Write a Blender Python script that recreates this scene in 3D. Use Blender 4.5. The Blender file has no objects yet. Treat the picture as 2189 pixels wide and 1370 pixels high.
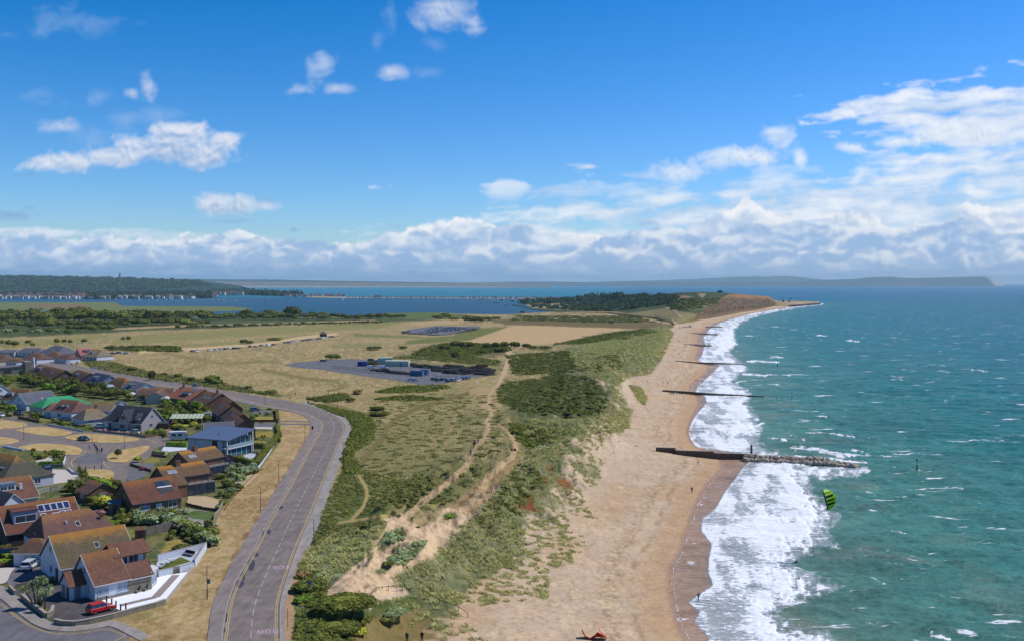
import bpy, bmesh, math, random
import numpy as np
from mathutils import Vector, Matrix
random.seed(7); RNG = np.random.default_rng(11)
scene = bpy.context.scene
COL = scene.collection
R = math.radians
# ------------------------------------------------------------ camera, sky, sun, exposure
F, CX, CY, CZ = 2150.0,1094.5,685.0,59.0          # focal length and centre in photo pixels, camera height over the sea (m)
TH = math.atan(77.0 / F); KF = F/1563.0
cam_d = bpy.data.cameras.new('camera'); cam = bpy.data.objects.new('camera', cam_d); COL.objects.link(cam)
cam.location = (0,0, CZ); cam.rotation_euler = (math.pi/2 - TH, 0,0)
cam_d.sensor_width = 36; cam_d.lens = F / 2189 * 36; cam_d.clip_start = 0.5; cam_d.clip_end = 400000
scene.camera = cam
SUN_AZ, SUN_EL = R(72), R(52)                          # azimuth from +Y towards +X
sun_d = bpy.data.lights.new('sun', 'SUN'); sun_d.energy = 4.2; sun_d.angle = R(0.5); sun_d.color = (1.0,0.955,0.88)
sun = bpy.data.objects.new('sun', sun_d); COL.objects.link(sun)
SDIR = Vector((math.sin(SUN_AZ)*math.cos(SUN_EL), math.cos(SUN_AZ)*math.cos(SUN_EL), math.sin(SUN_EL)))
sun.rotation_euler = SDIR.to_track_quat('Z', 'Y').to_euler(); sun.location = (200,100,300)
scene.view_settings.view_transform = 'Standard'; scene.view_settings.look = 'None'
scene.view_settings.exposure = 0.0; scene.view_settings.gamma = 1.0; scene.view_settings.use_curve_mapping = False
scene.cycles.max_bounces = 6; scene.cycles.diffuse_bounces = 2; scene.cycles.glossy_bounces = 2
scene.cycles.transparent_max_bounces = 8; scene.cycles.volume_bounces = 0; scene.cycles.caustics_reflective = False
scene.cycles.caustics_refractive = False
class NT:
 """small helper for building node maths"""
 def __init__(s, tree): s.t = tree
 def n(s, kind, **kw):
  nd = s.t.nodes.new(kind)
  for k, v in kw.items(): setattr(nd, k, v)
  return nd
 def plug(s, sock, v):
  if v is None: return
  if isinstance(v, bpy.types.NodeSocket): s.t.links.new(v, sock)
  else:
   if hasattr(sock, 'default_value'):
    try: sock.default_value = v
    except Exception:
     sock.default_value = (v, v, v) if not hasattr(v, '__len__') else tuple(v) + (1,)
 def m(s, op, a, b=None, c=None, clamp=False):
  nd = s.n('ShaderNodeMath', operation=op, use_clamp=clamp)
  for i, v in enumerate((a, b, c)): s.plug(nd.inputs[i], v)
  return nd.outputs[0]
 def vm(s, op, a, b=None, scale=None):
  nd = s.n('ShaderNodeVectorMath', operation=op)
  s.plug(nd.inputs[0], a); s.plug(nd.inputs[1], b)
  if scale is not None: s.plug(nd.inputs[3], scale)
  return nd.outputs[1] if op in ('LENGTH', 'DOT_PRODUCT', 'DISTANCE') else nd.outputs[0]
 def mr(s, v, a, b, c=0.0, d=1.0, smooth=False):
  nd = s.n('ShaderNodeMapRange'); nd.clamp = True
  if smooth: nd.interpolation_type = 'SMOOTHSTEP'
  for i, q in enumerate((v, a, b, c, d)): s.plug(nd.inputs[i], q)
  return nd.outputs[0]
 def noise(s, vec, scale, detail=4, rough=0.55, dist=0.0, dim='3D'):
  nd = s.n('ShaderNodeTexNoise', noise_dimensions=dim)
  s.plug(nd.inputs['Vector'], vec); nd.inputs['Scale'].default_value = scale
  nd.inputs['Detail'].default_value = detail; nd.inputs['Roughness'].default_value = rough
  nd.inputs['Distortion'].default_value = dist
  return nd.outputs[0]
 def vor(s, vec, scale, feature='F1', smooth=0.6):
  nd = s.n('ShaderNodeTexVoronoi', feature=feature); s.plug(nd.inputs['Vector'], vec)
  nd.inputs['Scale'].default_value = scale
  return nd.outputs['Distance']
 def mix(s, f, a, b, mode='MIX'):
  nd = s.n('ShaderNodeMix', data_type='RGBA', blend_type=mode)
  s.plug(nd.inputs[0], f); s.plug(nd.inputs[6], a if isinstance(a, bpy.types.NodeSocket) else (*a, 1)[:4])
  s.plug(nd.inputs[7], b if isinstance(b, bpy.types.NodeSocket) else (*b, 1)[:4])
  return nd.outputs[2]
 def xyz(s, x, y, z=0.0):
  nd = s.n('ShaderNodeCombineXYZ')
  for i, v in enumerate((x, y, z)): s.plug(nd.inputs[i], v)
  return nd.outputs[0]
def lin(r, g, b):
 f = lambda c: ((c/255+0.055)/1.055)**2.4 if c/255 > 0.04045 else c/255/12.92
 return (f(r), f(g), f(b))
def alb(r, g, b, k=0.80): return tuple(min(0.9, c*k) for c in lin(r, g, b))
# ------------------------------------------------------------ sky
def pxdir(px, py):
 """azimuth and elevation (rad) of a photo pixel"""
 x = (px-CX)/F; y0 = (CY-py)/F
 fy = math.cos(TH) + y0*math.sin(TH); fz = -math.sin(TH) + y0*math.cos(TH)
 return math.atan2(x, fy), math.atan2(fz, math.hypot(x, fy))
world = bpy.data.worlds.new('World'); scene.world = world; world.use_nodes = True
def build_world():
 t = world.node_tree; t.nodes.clear(); N = NT(t)
 sky = N.n('ShaderNodeTexSky', sky_type='NISHITA'); sky.sun_disc = False
 sky.sun_elevation = SUN_EL; sky.sun_rotation = SUN_AZ; sky.altitude = 0; sky.air_density = 1.0
 sky.dust_density = 0.15; sky.ozone_density = 3.0
 hs = N.n('ShaderNodeHueSaturation'); hs.inputs['Saturation'].default_value = 1.10
 t.links.new(sky.outputs[0], hs.inputs['Color'])
 gm = N.n('ShaderNodeGamma'); N.plug(gm.inputs[0], N.vm('MULTIPLY', hs.outputs[0],(0.10,0.115,0.125))); gm.inputs[1].default_value = 1.45
 dk = N.vm('MAXIMUM', N.vm('SUBTRACT', N.vm('MULTIPLY', gm.outputs[0],(10.5,9.0,10.7)),(0.60,0.0,0.0)),(0.04,0.1,0.1))
 bg = N.n('ShaderNodeBackground'); N.plug(bg.inputs[0], dk); bg.inputs[1].default_value = 0.115
 out = N.n('ShaderNodeOutputWorld'); t.links.new(bg.outputs[0], out.inputs[0])
build_world()
# ------------------------------------------------------------ numpy noise
_PT = RNG.permutation(1024).astype(np.int64); _PV = RNG.random(1024); _PG = RNG.random(1024)*2*math.pi
def _h(ix, iy): return _PT[(_PT[ix & 1023] + iy) & 1023]
def vnoise(x, y):
 """gradient noise about 0..1, mean 0.5"""
 ix = np.floor(x).astype(np.int64); iy = np.floor(y).astype(np.int64); fx = x-ix; fy = y-iy
 ux = fx*fx*fx*(fx*(fx*6-15)+10); uy = fy*fy*fy*(fy*(fy*6-15)+10)
 def g(a, b):
  t = _PG[_h(ix+a, iy+b)]; return np.cos(t)*(fx-a) + np.sin(t)*(fy-b)
 a = g(0,0); b = g(1,0); c = g(0,1); d = g(1,1)
 return 0.5 + 0.75*((a+(b-a)*ux)*(1-uy) + (c+(d-c)*ux)*uy)
def fbm(x, y, o=5, r=0.5, seed=0.0):
 s = 0; a = 1; t = 0
 for i in range(o):
  s = s + a*vnoise(x*2**i+seed+17.3*i, y*2**i-seed+9.1*i); t += a; a *= r
 return s/t
def worley(x, y, seed=0):
 ix = np.floor(x).astype(np.int64); iy = np.floor(y).astype(np.int64); best = np.full(x.shape, 9.0)
 for dx in (-1,0,1):
  for dy in (-1,0,1):
   h = _h(ix+dx+seed, iy+dy); px_ = ix+dx+_PV[h]; py_ = iy+dy+_PV[(h+371) & 1023]
   best = np.minimum(best, (x-px_)**2+(y-py_)**2)
 return np.sqrt(best)
def sstep(a, b, v):
 t = np.clip((v-a)/(b-a),0,1); return t*t*(3-2*t)
# ------------------------------------------------------------ photo pixel <-> world
cT, sT = math.cos(TH), math.sin(TH)
def project(x, y, z):
 dz = z-CZ; f = y*cT - dz*sT; u = y*sT + dz*cT
 return CX+F*x/f, CY-F*u/f
def U(px, py, z):
 """world point where the ray through photo pixel (px, py) meets height z"""
 y0 = (CY-py)/F; dx = (px-CX)/F; dy = cT+y0*sT; dz = -sT+y0*cT; t = (z-CZ)/dz
 return dx*t, dy*t
def seg_dist(X, Y, P, closed=True):
 """distance from points to a polyline"""
 d2 = np.full(X.shape, 1e18); n = len(P)
 for i in range(n if closed else n-1):
  x0, y0 = P[i]; x1, y1 = P[(i+1) % n]; ex, ey = x1-x0, y1-y0; L = ex*ex+ey*ey+1e-12
  t = np.clip(((X-x0)*ex+(Y-y0)*ey)/L, 0,1)
  d2 = np.minimum(d2,(X-x0-t*ex)**2+(Y-y0-t*ey)**2)
 return np.sqrt(d2)
def inside(X, Y, P):
 r = np.zeros(X.shape, bool); n = len(P)
 for i in range(n):
  x0, y0 = P[i]; x1, y1 = P[(i+1) % n]
  if y0 == y1: continue
  r ^= ((Y < y0) != (Y < y1)) & (X < (x1-x0)*(Y-y0)/(y1-y0)+x0)
 return r
def sdist(X, Y, P): return np.where(inside(X, Y, P),1,-1)*seg_dist(X, Y, P)
SHORE_PX = [(1600,1900),(1545,1600),(1500,1480),(1480,1400),(1472,1362),(1449,1342),(1438,1301),(1438,1242),(1422,1209),(1456,1196),(1456,1173),(1468,1148),(1469,1122),(1489,1092),
 (1492,1066),(1510,1033),(1527,1020),(1551,1001),(1551,980),(1512,970),(1476,952),(1460,920),(1481,887),(1506,856),(1490,846),(1469,835),(1471,826),(1495,810),(1513,793),(1527,779),
 (1500,775),(1481,770),(1490,758),(1496,749),(1494,731),(1487,722),(1501,703),(1528,690),(1560,681),(1600,671),(1650,662),(1700,655),(1745,648.5)]
SHORE_PX = [(0.5*a[0]+0.25*(p[0]+n[0]),0.5*a[1]+0.25*(p[1]+n[1])) for p, a, n in zip(SHORE_PX[:1]+SHORE_PX, SHORE_PX, SHORE_PX[1:]+SHORE_PX[-1:])]
SHORE = [U(px, py, 0) for px, py in SHORE_PX]
LANDP = SHORE + [U(1760,645,0), U(1640,643,0), U(1400,640,0),(600,3200*KF),(-9000,3200*KF),(-9000,-300),(60,-300)]
HARB_PX = [(-300,641),(455,640),(470,633),(550,631),(655,634),(740,636.5),(1000,637.5),(1200,639),(1330,641),(1200,643),(1113,646),(1118,653),(1129,659),(1204,665),(1124,669),(1074,672),(992,671),(937,667),
 (827,669),(747,675),(614,676),(430,675),(435,667),(520,664.5),(555,661),(500,655.5),(270,654),(251,646.5),(-300,645.5)]
HARB = [U(px, py, 0) for px, py in HARB_PX]
def H(x, y):
 x = np.asarray(x, float); y = np.asarray(y, float)
 d = sdist_shore(x, y); yk = y/KF
 plain = np.interp(yk, [0,450,700,1000,1300,1500,4000],[9,9,6.5,4,1.8, .9, .9])
 toe = np.interp(yk, [0,110,135,150,300,450,600,900,1100],[44,42,37,28,26,34,36,40,60])
 nz = fbm(x/11, y/11,4,0.5,50)-0.5
 t = sstep(0,17, d-toe+nz*16)
 zone = sstep(0,8, d-toe)*(1-sstep(0,9, d-np.interp(yk, [60,115,140,180,260],[50,52,58,62,66])))*np.interp(yk, [1100,1300],[1,0])
 bump = zone*(1.3+5.0*(fbm(x/8, y/10,5,0.5,60)-0.5)+2.2*(fbm(x/2.6, y/2.6,3,0.5,65)-0.5))
 he = np.interp(yk, [60,112,140,200,260,400],[50,52,60,80,100,120])
 heath = sstep(36,50, d)*(1-sstep(0,10, d-he))*(fbm(x/26, y/26,4,0.5,90)-0.5)*1.3*np.interp(yk, [60,120,320,700],[.0, .8, .8,0.2])
 b = np.where(d > 0,0.105*np.minimum(d, 60),0.055*d)+(fbm(x/3, y/3,3,0.5,70)-0.5)*0.18*sstep(3,9, d)
 h = b*(1-t)+(plain+bump+heath)*t
 wtr = sdist_fast(x, y, HARB)
 h = np.where(wtr > -60, np.minimum(h, 0.5-1.5*sstep(-30,20, wtr)+0.0*h), h)
 return np.where(d < -40,-3.0, h)
def sdist_shore(x, y):
 return np.where(inside(x, y, LANDP),1,-1)*seg_dist(x, y, SHORE, False)
def sdist_fast(x, y, P):
 r = np.full(x.shape, -999.0); xs = [p[0] for p in P]; ys = [p[1] for p in P]
 m = (x > min(xs)-80) & (x < max(xs)+80) & (y > min(ys)-80) & (y < max(ys)+80)
 if m.any(): r[m] = sdist(x[m], y[m], P)
 return r
def W(px, py, dz=0.0):
 """world point on the ground under photo pixel"""
 z = 9.0
 for i in range(14):
  x, y = U(px, py, z+dz*0)
  z = 0.5*z+0.5*float(H(np.array([x]), np.array([y]))[0])
 x, y = U(px, py, z); return Vector((x, y, z+dz))
def hz(x, y): return float(H(np.array([float(x)]), np.array([float(y)]))[0])
def on_land(px, py):
 x, y = U(px, py, 9.0); return Vector((x, y, 9.0))
def grid_mesh(name, co, keep=None):
 """mesh from an (n, m, 3) array of points; keep is an optional (n-1, m-1) mask of faces"""
 n, m = co.shape[:2]; idx = np.arange(n*m).reshape(n, m)
 q = np.stack([idx[:-1, :-1], idx[:-1,1:], idx[1:, 1:], idx[1:, :-1]],-1)
 q = q.reshape(-1,4) if keep is None else q[keep]
 me = bpy.data.meshes.new(name); me.vertices.add(n*m); me.vertices.foreach_set('co', co.astype(np.float32).ravel())
 me.loops.add(q.size); me.loops.foreach_set('vertex_index', q.astype(np.int32).ravel())
 me.polygons.add(len(q)); me.polygons.foreach_set('loop_start', np.arange(0, q.size, 4, dtype=np.int32))
 me.polygons.foreach_set('use_smooth', np.ones(len(q), bool))
 me.update(calc_edges=True); me.validate()
 return me
def quads_mesh(name, V):
 """mesh of loose quads from an (n, 4,3) array"""
 n = len(V); me = bpy.data.meshes.new(name); me.vertices.add(n*4); me.vertices.foreach_set('co', V.astype(np.float32).ravel())
 me.loops.add(n*4); me.loops.foreach_set('vertex_index', np.arange(n*4, dtype=np.int32))
 me.polygons.add(n); me.polygons.foreach_set('loop_start', np.arange(0, n*4,4, dtype=np.int32)); me.update(calc_edges=True)
 return me
def set_color(me, name, c, alpha=None):
 a = me.color_attributes.new(name, 'FLOAT_COLOR', 'POINT'); c = c.reshape(-1,3)
 al = np.ones((len(c),1)) if alpha is None else alpha.reshape(-1,1)
 a.data.foreach_set('color', np.concatenate([c, al],1).astype(np.float32).ravel())
def link(name, me, mat=None, parent=None, kind=None):
 o = bpy.data.objects.new(name, me); COL.objects.link(o)
 if mat is not None: me.materials.append(mat)
 if parent is not None: o.parent = parent
 if kind: o['kind'] = kind
 return o
def new_mat(name):
 m = bpy.data.materials.new(name); m.use_nodes = True; t = m.node_tree; t.nodes.clear(); N = NT(t)
 b = N.n('ShaderNodeBsdfPrincipled'); o = N.n('ShaderNodeOutputMaterial'); t.links.new(b.outputs[0], o.inputs[0])
 return m, N, b
# ------------------------------------------------------------ what covers the ground (true surface colours, no light)
DRY, DRY2, OLIVE = (184,160,110),(166,140,94),(130,126,76)
GREEN, DGREEN, BGREEN, MARR = (104,110,60),(86,94,52),(84,100,50),(136,142,108)
SAND, PSAND, DIRT = (208,182,152),(222,190,150),(196,166,124)
def ground_colour(px, py, x, y, head=False):
 """px, py: photo position of each vertex, x, y: world position"""
 sh = px.shape; col = np.zeros(sh+(3,))
 L = lambda c: np.array(alb(*c))
 n1 = fbm(x/18, y/26,5,0.55,1); n2 = fbm(x/4, y/6,4,0.55,2); n3 = fbm(x/1.3, y/1.6,3,0.6,3); nb = fbm(x/60, y/90,4,0.5,4)
 s = np.maximum(y, 60)/160; ne = fbm(x/s/2.2, np.log(np.maximum(y, 30))*60,5,0.6,5)-0.5
 def put(m, c, k=1.0):
  c = L(c) if not isinstance(c, np.ndarray) else c
  m = (np.clip(m, 0,1)*k)[..., None]; col[:] = col*(1-m)+c*m
 def poly(P, soft=4, rough=14):
  xs = [p[0] for p in P]; ys = [p[1] for p in P]; e = soft+rough*0.6
  b = (px > min(xs)-e) & (px < max(xs)+e) & (py > min(ys)-e) & (py < max(ys)+e); r = np.zeros(sh)
  if b.any():
   sd = sdist(px[b],(py[b]), P); ysc = np.clip((py[b]-600)/160,0.12,1.0)
   r[b] = sstep(-soft*ysc, soft*ysc, sd+ne[b]*2*rough*ysc)
  return r
 def line(P, w0, w1, soft=2, rough=2):
  xs = [p[0] for p in P]; ys = [p[1] for p in P]; e = max(w0, w1)+soft+8
  b = (px > min(xs)-e) & (px < max(xs)+e) & (py > min(ys)-e) & (py < max(ys)+e); r = np.zeros(sh)
  if b.any():
   q = seg_dist(px[b], py[b]*1.0, P, False); t = np.clip((py[b]-P[0][1])/(P[-1][1]-P[0][1]+1e-6),0,1)
   w = (w0+(w1-w0)*t)/2; r[b] = sstep(soft, -soft*0.2, q-w+ne[b]*rough)
  return r
 col[:] = L(DRY); put(sstep(0.42,0.62, n1), DRY2,0.55); put(sstep(0.45,0.6, nb)*sstep(0.4,0.62, n2), OLIVE, 0.75)
 n4 = fbm(x/5.5, y/9,5,0.62,7); n5 = fbm(x/1.9, y/4.5,4,0.6,8)
 put(sstep(0.5,0.6, n4),(142,130,82),0.65); put(sstep(0.55,0.66, n5),(210,188,138),0.6); put(sstep(0.46,0.36, n5),(146,126,84),0.5)
 if not head:
  d_ = sdist_shore(x, y); toe_ = np.interp(y/KF, [0,110,135,150,300,450,600,900,1100,1250],[44,42,37,28,26,34,36,40,26,18]); put(sstep(26,14, d_-toe_), SAND)
 if not head:
  for P in ([(-300,730),(0,727),(120,722),(215,714),(240,718),(190,728),(110,737),(0,742),(-300,748)],[(250,722),(330,714),(520,702),(720,694),(850,690),(830,700),(640,711),(480,722),(330,733),(235,737)],
     [(330,742),(520,728),(640,718),(600,728),(440,740),(350,748)],[(700,690),(800,687),(860,690),(800,698),(720,697)]):
   put(poly(P, 3,10),(146,140,80),0.85)
  put(poly([(868,729),(970,716),(1000,702),(1085,699),(1062,708),(1072,715),(1050,722),(955,731),(868,736)],2,3),(120,122,62))
  put(poly([(755,712),(940,721),(930,724),(755,719)],2,3),(132,130,74))
  put(poly([(700,737),(760,732),(830,734),(800,742),(720,744)],2,6),(140,136,82), .7)
  put(poly([(985,734),(1075,703),(1110,692),(1350,700),(1300,712),(1185,735),(1050,742)],2,3),(206,172,124), .9)
  put(poly([(-300,650),(200,655),(420,664),(450,674),(620,679),(870,678),(940,684),(800,690),(640,693),(500,700),(300,707),(180,714),(0,722),(-300,732)],3,6),(88,98,56))
  put(poly([(230,702),(380,695),(600,690),(800,684),(810,686),(600,693),(380,699),(240,705)],1,2),(196,164,116), .8)
  put(poly([(-300,643),(250,644),(270,652),(500,654),(560,661),(520,666),(440,668),(420,676),(200,668),(0,664),(-300,660)],2,4),(120,128,76))
  put(poly([(30,655),(90,651),(190,653),(185,658),(110,659)],1.5,6),(146,112,82), .8)
  put(poly([(740,678),(800,668),(935,666),(945,670),(1000,673),(1000,682),(870,682)],2,4),(100,116,60))
  put(poly([(870,690),(930,686),(1000,681),(1010,690),(900,697)],2,5),(204,172,124), .6)
  put(poly([(1040,684),(1290,681),(1440,693),(1440,703),(1330,702),(1080,694)],2,4),(124,106,64))
  put(poly([(1150,672),(1300,664),(1440,668),(1500,690),(1440,692),(1290,682),(1120,683)],2,5),(186,158,112), .85)
  put(sstep(0.5, .6, n1)*poly([(1090,672),(1300,664),(1440,668),(1490,690),(1300,692),(1000,690)],2,5),(96,100,58), .9)
  for P, c, k in (([(845,760),(905,744),(960,733),(1080,738),(1092,752),(1060,762),(960,770),(880,772)], DGREEN, .8),([(800,800),(900,772),(1060,768),(1080,785),(1060,800),(960,800)],(128,122,72), .7),
      ([(1085,758),(1200,748),(1320,758),(1330,790),(1250,806),(1100,792)], GREEN, .9),([(1060,780),(1200,765),(1290,775),(1270,800),(1110,800)], DGREEN, .7),
      ([(1180,736),(1290,713),(1385,702),(1410,708),(1350,724),(1240,736)], BGREEN, 1),([(1200,742),(1330,728),(1420,712),(1420,760),(1340,770),(1210,760)],(104,110,66), .9),
      ([(1062,832),(1082,816),(1130,812),(1190,798),(1250,800),(1290,822),(1305,850),(1290,885),(1255,905),(1200,892),(1130,886),(1085,872),(1066,858)], DGREEN, 1),
      ([(1078,870),(1140,884),(1220,892),(1300,888),(1290,932),(1190,925),(1100,908)],(92,102,60), .9),
      ([(1060,905),(1200,915),(1230,930),(1180,960),(1110,985),(1060,960)],(104,108,62), .9),
      ([(880,1000),(990,905),(1050,920),(1040,960),(1000,1000),(930,1040),(870,1035)],(134,128,80), .35),
      ([(730,845),(850,840),(960,826),(1040,826),(1060,850),(1000,870),(800,866)],(152,138,86), .6)):
   put(poly(P, 6,22), c, k)
  put(poly([(340,742),(380,742),(388,752),(300,752),(235,750),(220,744)],2,3),(84,92,50), .9)
  put(poly([(686,1095),(712,1040),(735,1000),(800,1010),(860,1030),(905,1010),(960,1030),(985,1060),(930,1085),(870,1103),(830,1107),(800,1150),(760,1205),(700,1262),(680,1300),(790,1300),(800,1285),(900,1270),(960,1300),(1010,1360),(1020,1600),(560,1600),(622,1370),(630,1290),(618,1262),(646,1195),(670,1140)],4,16),(94,104,56))
  put(poly([(690,1150),(760,1125),(830,1118),(812,1160),(770,1207),(700,1245),(640,1225),(645,1185)],6,20),(138,148,110), .95)
  put(poly([(720,1090),(800,1080),(900,1040),(960,1060),(900,1095),(830,1105),(740,1120)],6,25),(70,88,44), .7)
  put(poly([(790,1320),(900,1300),(980,1340),(1000,1420),(760,1420),(740,1360)],6,20),(148,122,76), .7)
  put(poly([(655,860),(720,872),(790,886),(806,912),(795,945),(762,965),(742,990),(728,985),(742,950),(756,918),(748,895),(700,876)],3,10), BGREEN)
  put(poly([(735,1000),(730,985),(760,985),(770,1010),(745,1015)],3,8),(84,96,46), .9)
  for P in ([(176,764),(235,772),(330,797),(450,812),(560,836),(622,845),(600,849),(470,832),(330,811),(200,789),(178,778)],[(655,852),(735,842),(745,852),(700,862)]):
   put(poly(P, 2,8),(98,104,56), .95)
  mo = poly([(1062,832),(1082,816),(1190,798),(1290,822),(1305,850),(1290,885),(1200,892),(1085,872)],6,20)*sstep(.5, .62, n4); put(mo, (112,114,66), .8)
  sc = poly([(686,1095),(735,1000),(960,1030),(985,1060),(870,1103),(760,1205),(700,1262),(640,1300),(640,1200)],6,20); put(sc*sstep(.46, .58, n4),(120,124,68), .8); put(sc*sstep(.54, .64, n5),(74,88,48), .8); put(sc*sstep(.60, .68, n2),(160,148,96), .6)
  put(poly([(1340,810),(1353,812),(1376,836),(1383,852),(1378,868),(1368,858),(1350,832)],3,5),(124,122,80))
  mz = poly([(1425,697),(1440,712),(1418,760),(1388,800),(1345,806),(1322,830),(1352,875),(1346,915),(1325,926),(1290,938),(1275,960),(1290,985),(1278,1035),(1230,1055),(1262,1095),(1278,1108),(1200,1100),(1180,1130),(1245,1145),(1250,1165),(1215,1205),(1172,1212),(1168,1280),(1080,1285),(1010,1298),(1060,1370),(1080,1480),(960,1480),(940,1330),(900,1275),(836,1246),(850,1222),(920,1192),(960,1150),(985,1125),(1060,1050),(1110,985),(1180,935),(1230,905),(1280,890),(1305,850),(1290,815),(1200,790),(1215,745),(1300,727),(1390,704)],6,20)
  put(mz, (134,132,92)); put(mz*sstep(0.46,0.6, n1),(100,108,66), .6); put(mz*sstep(.52, .64, n4),(156,148,108), .6); put(mz*sstep(.55, .64, n5),(78,88,52), .7)
  rev = poly([(1400,790),(1345,812),(1352,870),(1345,930),(1285,945),(1300,1000),(1290,1060),(1290,1180),(1200,1300),(1180,1500),(1000,1500),(1000,1340),(980,1290),(1060,1230),(1110,1160),(1130,1090),(1200,1030),(1215,950),(1260,915),(1310,880),(1320,830)],8,14)
  put(rev*sstep(0.40,0.54, n1*0.5+n2*0.5+ne*0.25), SAND)
  for P, c in (([(1098,1062),(1125,1052),(1142,1062),(1140,1080),(1155,1090),(1140,1096),(1115,1085)],(136,78,48)),([(1182,1020),(1210,1024),(1226,1038),(1224,1046),(1196,1038)],(146,84,50)),([(1150,1015),(1175,1028),(1172,1038),(1155,1030)],(146,84,40)),
      ([(1105,1060),(1130,1052),(1140,1066),(1130,1078),(1110,1075)],(110,92,40)),([(1095,1078),(1112,1080),(1108,1090),(1096,1088)],(132,74,32)),([(1168,992),(1188,1002),(1180,1008),(1168,1002)],(128,84,44)),([(1162,960),(1195,958),(1200,972),(1180,978)],(128,96,56))):
   put(poly(P, 2,4), c)
  put(poly([(860,1000),(960,900),(1030,880),(1062,905),(1110,920),(1180,935),(1100,990),(1010,1100),(940,1085),(850,1100)],30,50),(128,124,76), .8)
  gg = poly([(745,960),(830,900),(960,850),(1062,850),(1110,920),(1180,935),(1100,990),(1010,1100),(850,1100),(745,1000)],34,50); put(gg*sstep(.5, .62, n4),(180,160,110), .8); put(gg*sstep(.52, .62, n5),(100,104,58), .8); put(gg*sstep(.47, .56, n1)*sstep(.42, .55, n5),(178,160,112), .7); put(gg*sstep(.50, .58, nb),(108,110,62), .6)
  put(poly([(745,960),(830,900),(960,870),(1000,880),(960,930),(900,1000),(800,1020)],40,60),(146,136,88), .6)
  put(poly([(1088,985),(1105,976),(1118,985),(1080,1040),(1020,1098),(1000,1112),(975,1100),(958,1085),(1000,1050),(1050,1010)],5,10),(166,136,96), .85)
  put(poly([(985,838),(1030,828),(1064,822),(1060,842),(1068,872),(1056,885),(1036,880),(1020,850)],4,14),(190,162,118), .75)
  for P, a, b, c in (([(1065,822),(1048,840),(1044,862),(1051,884),(1041,900),(1046,915),(1036,933),(1018,957),(1006,982),(990,1003),(972,1017),(940,1045),(905,1070),(868,1105)],4,11, DIRT),
       ([(1068,908),(1088,922),(1099,942),(1103,958),(1094,976),(1070,995),(1047,1015),(1036,1038),(1020,1065),(990,1092)],4,16, DIRT),
       ([(768,1018),(783,1042),(785,1060),(775,1085),(752,1110)],4,5,(178,156,96)),([(725,1117),(770,1110),(830,1100)],3,3,(178,156,96)),([(745,1130),(790,1118),(825,1108)],3,3,(178,156,96)),
       ([(1000,840),(960,852),(900,868),(850,893),(828,913),(815,940),(790,968),(770,990)],5,11,(128,116,66)),([(700,862),(760,880),(800,890),(828,913)],4,5,(132,118,70)),([(1010,862),(980,880),(960,925),(900,960)],3,5,(170,146,98)),
       ([(1085,745),(1090,760),(1086,775),(1078,795),(1066,820)],9,5,(204,172,130)),([(690,862),(735,870),(790,888),(820,905)],3,3,(140,126,76)),([(600,775),(560,772),(480,778),(440,770),(390,762),(350,754)],4,3,(150,134,84)),([(440,778),(400,790),(385,800)],4,4,(150,134,84)),
       ([(560,790),(650,808),(720,815),(735,828),(700,835)],5,3,(140,128,78)),([(1250,775),(1310,790),(1345,812),(1375,845)],2,5,(206,176,134)),
       ([(960,722),(975,735),(990,745)],3,3,(140,126,76)),([(870,740),(700,755),(640,770)],2,2,(160,142,92)),([(300,752),(420,745),(560,735),(640,722),(720,714)],3,3,(214,184,136))):
   put(line(P, a*1.25, b*1.25), c, 1.0)
  put(poly([(1325,812),(1345,812),(1382,842),(1395,862),(1372,872),(1350,850)],3,4), SAND, .95)
  put(poly([(688,1287),(700,1262),(735,1230),(765,1202),(790,1168),(812,1135),(822,1108),(860,1100),(880,1118),(908,1128),(935,1115),(950,1085),(965,1085),(1005,1097),(1005,1110),(962,1150),(928,1190),(890,1207),(845,1230),(836,1250),(845,1268),(790,1282),(740,1275)],3,9), PSAND)
  for P in ([(828,1137),(860,1128),(864,1150),(835,1162),(820,1177),(806,1175)],[(888,1157),(912,1153),(906,1170),(882,1195),(862,1206),(814,1213),(830,1195),(852,1178)],[(945,1098),(975,1092),(978,1106),(950,1113)],[(785,1185),(800,1178),(795,1195),(786,1198)],[(838,1170),(855,1164),(850,1178),(838,1184)],
     [(778,1207),(789,1204),(785,1212)],[(800,1218),(835,1210),(825,1225),(800,1228)]):
   put(poly(P, 2,6),(116,118,76))
  put(poly([(-400,752),(60,755),(178,786),(330,818),(510,852),(592,868),(602,905),(596,950),(552,1010),(472,1092),(455,1170),(438,1180),(330,1290),(240,1320),(60,1360),(-500,1700)],2,2),(122,118,72))
  gz = poly([(-400,770),(180,800),(500,856),(590,880),(560,1000),(460,1100),(300,1290),(-400,1500)],2,2)
  put(gz*sstep(0.42,0.56, n2),(80,92,52), .85); put(gz*sstep(0.6,0.7, n3),(164,148,104), .5)
  vz = poly([(602,876),(650,888),(662,908),(664,922),(640,962),(600,1022),(560,1085),(500,1190),(455,1275),(440,1400),(180,1500),(200,1350),(330,1318),(440,1180),(470,1092),(552,1008),(597,950)],2,6)
  put(vz, (190,160,114)); put(vz*sstep(0.44,0.6, n2),(150,128,72), .6); put(vz*sstep(0.52, .66, n1),(152,118,74), .6); put(vz*sstep(.5, .6, n3),(206,180,134), .5)
  edge = line([(662,935),(636,975),(600,1035),(562,1090),(520,1165),(480,1250),(455,1300),(445,1400)],8,24,5,14); put(edge*sstep(.4, .6, n2),(146,106,68), .8)
  put(line([(660,1165),(640,1200),(622,1255),(612,1300),(612,1400)],10,34,6,14),(186,152,112), .9)
 d = sdist_shore(x, y)
 toe = np.interp(y/KF, [0,110,135,150,300,450,600,900,1100,1250],[44,42,37,28,26,34,36,40,26,18])
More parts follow.
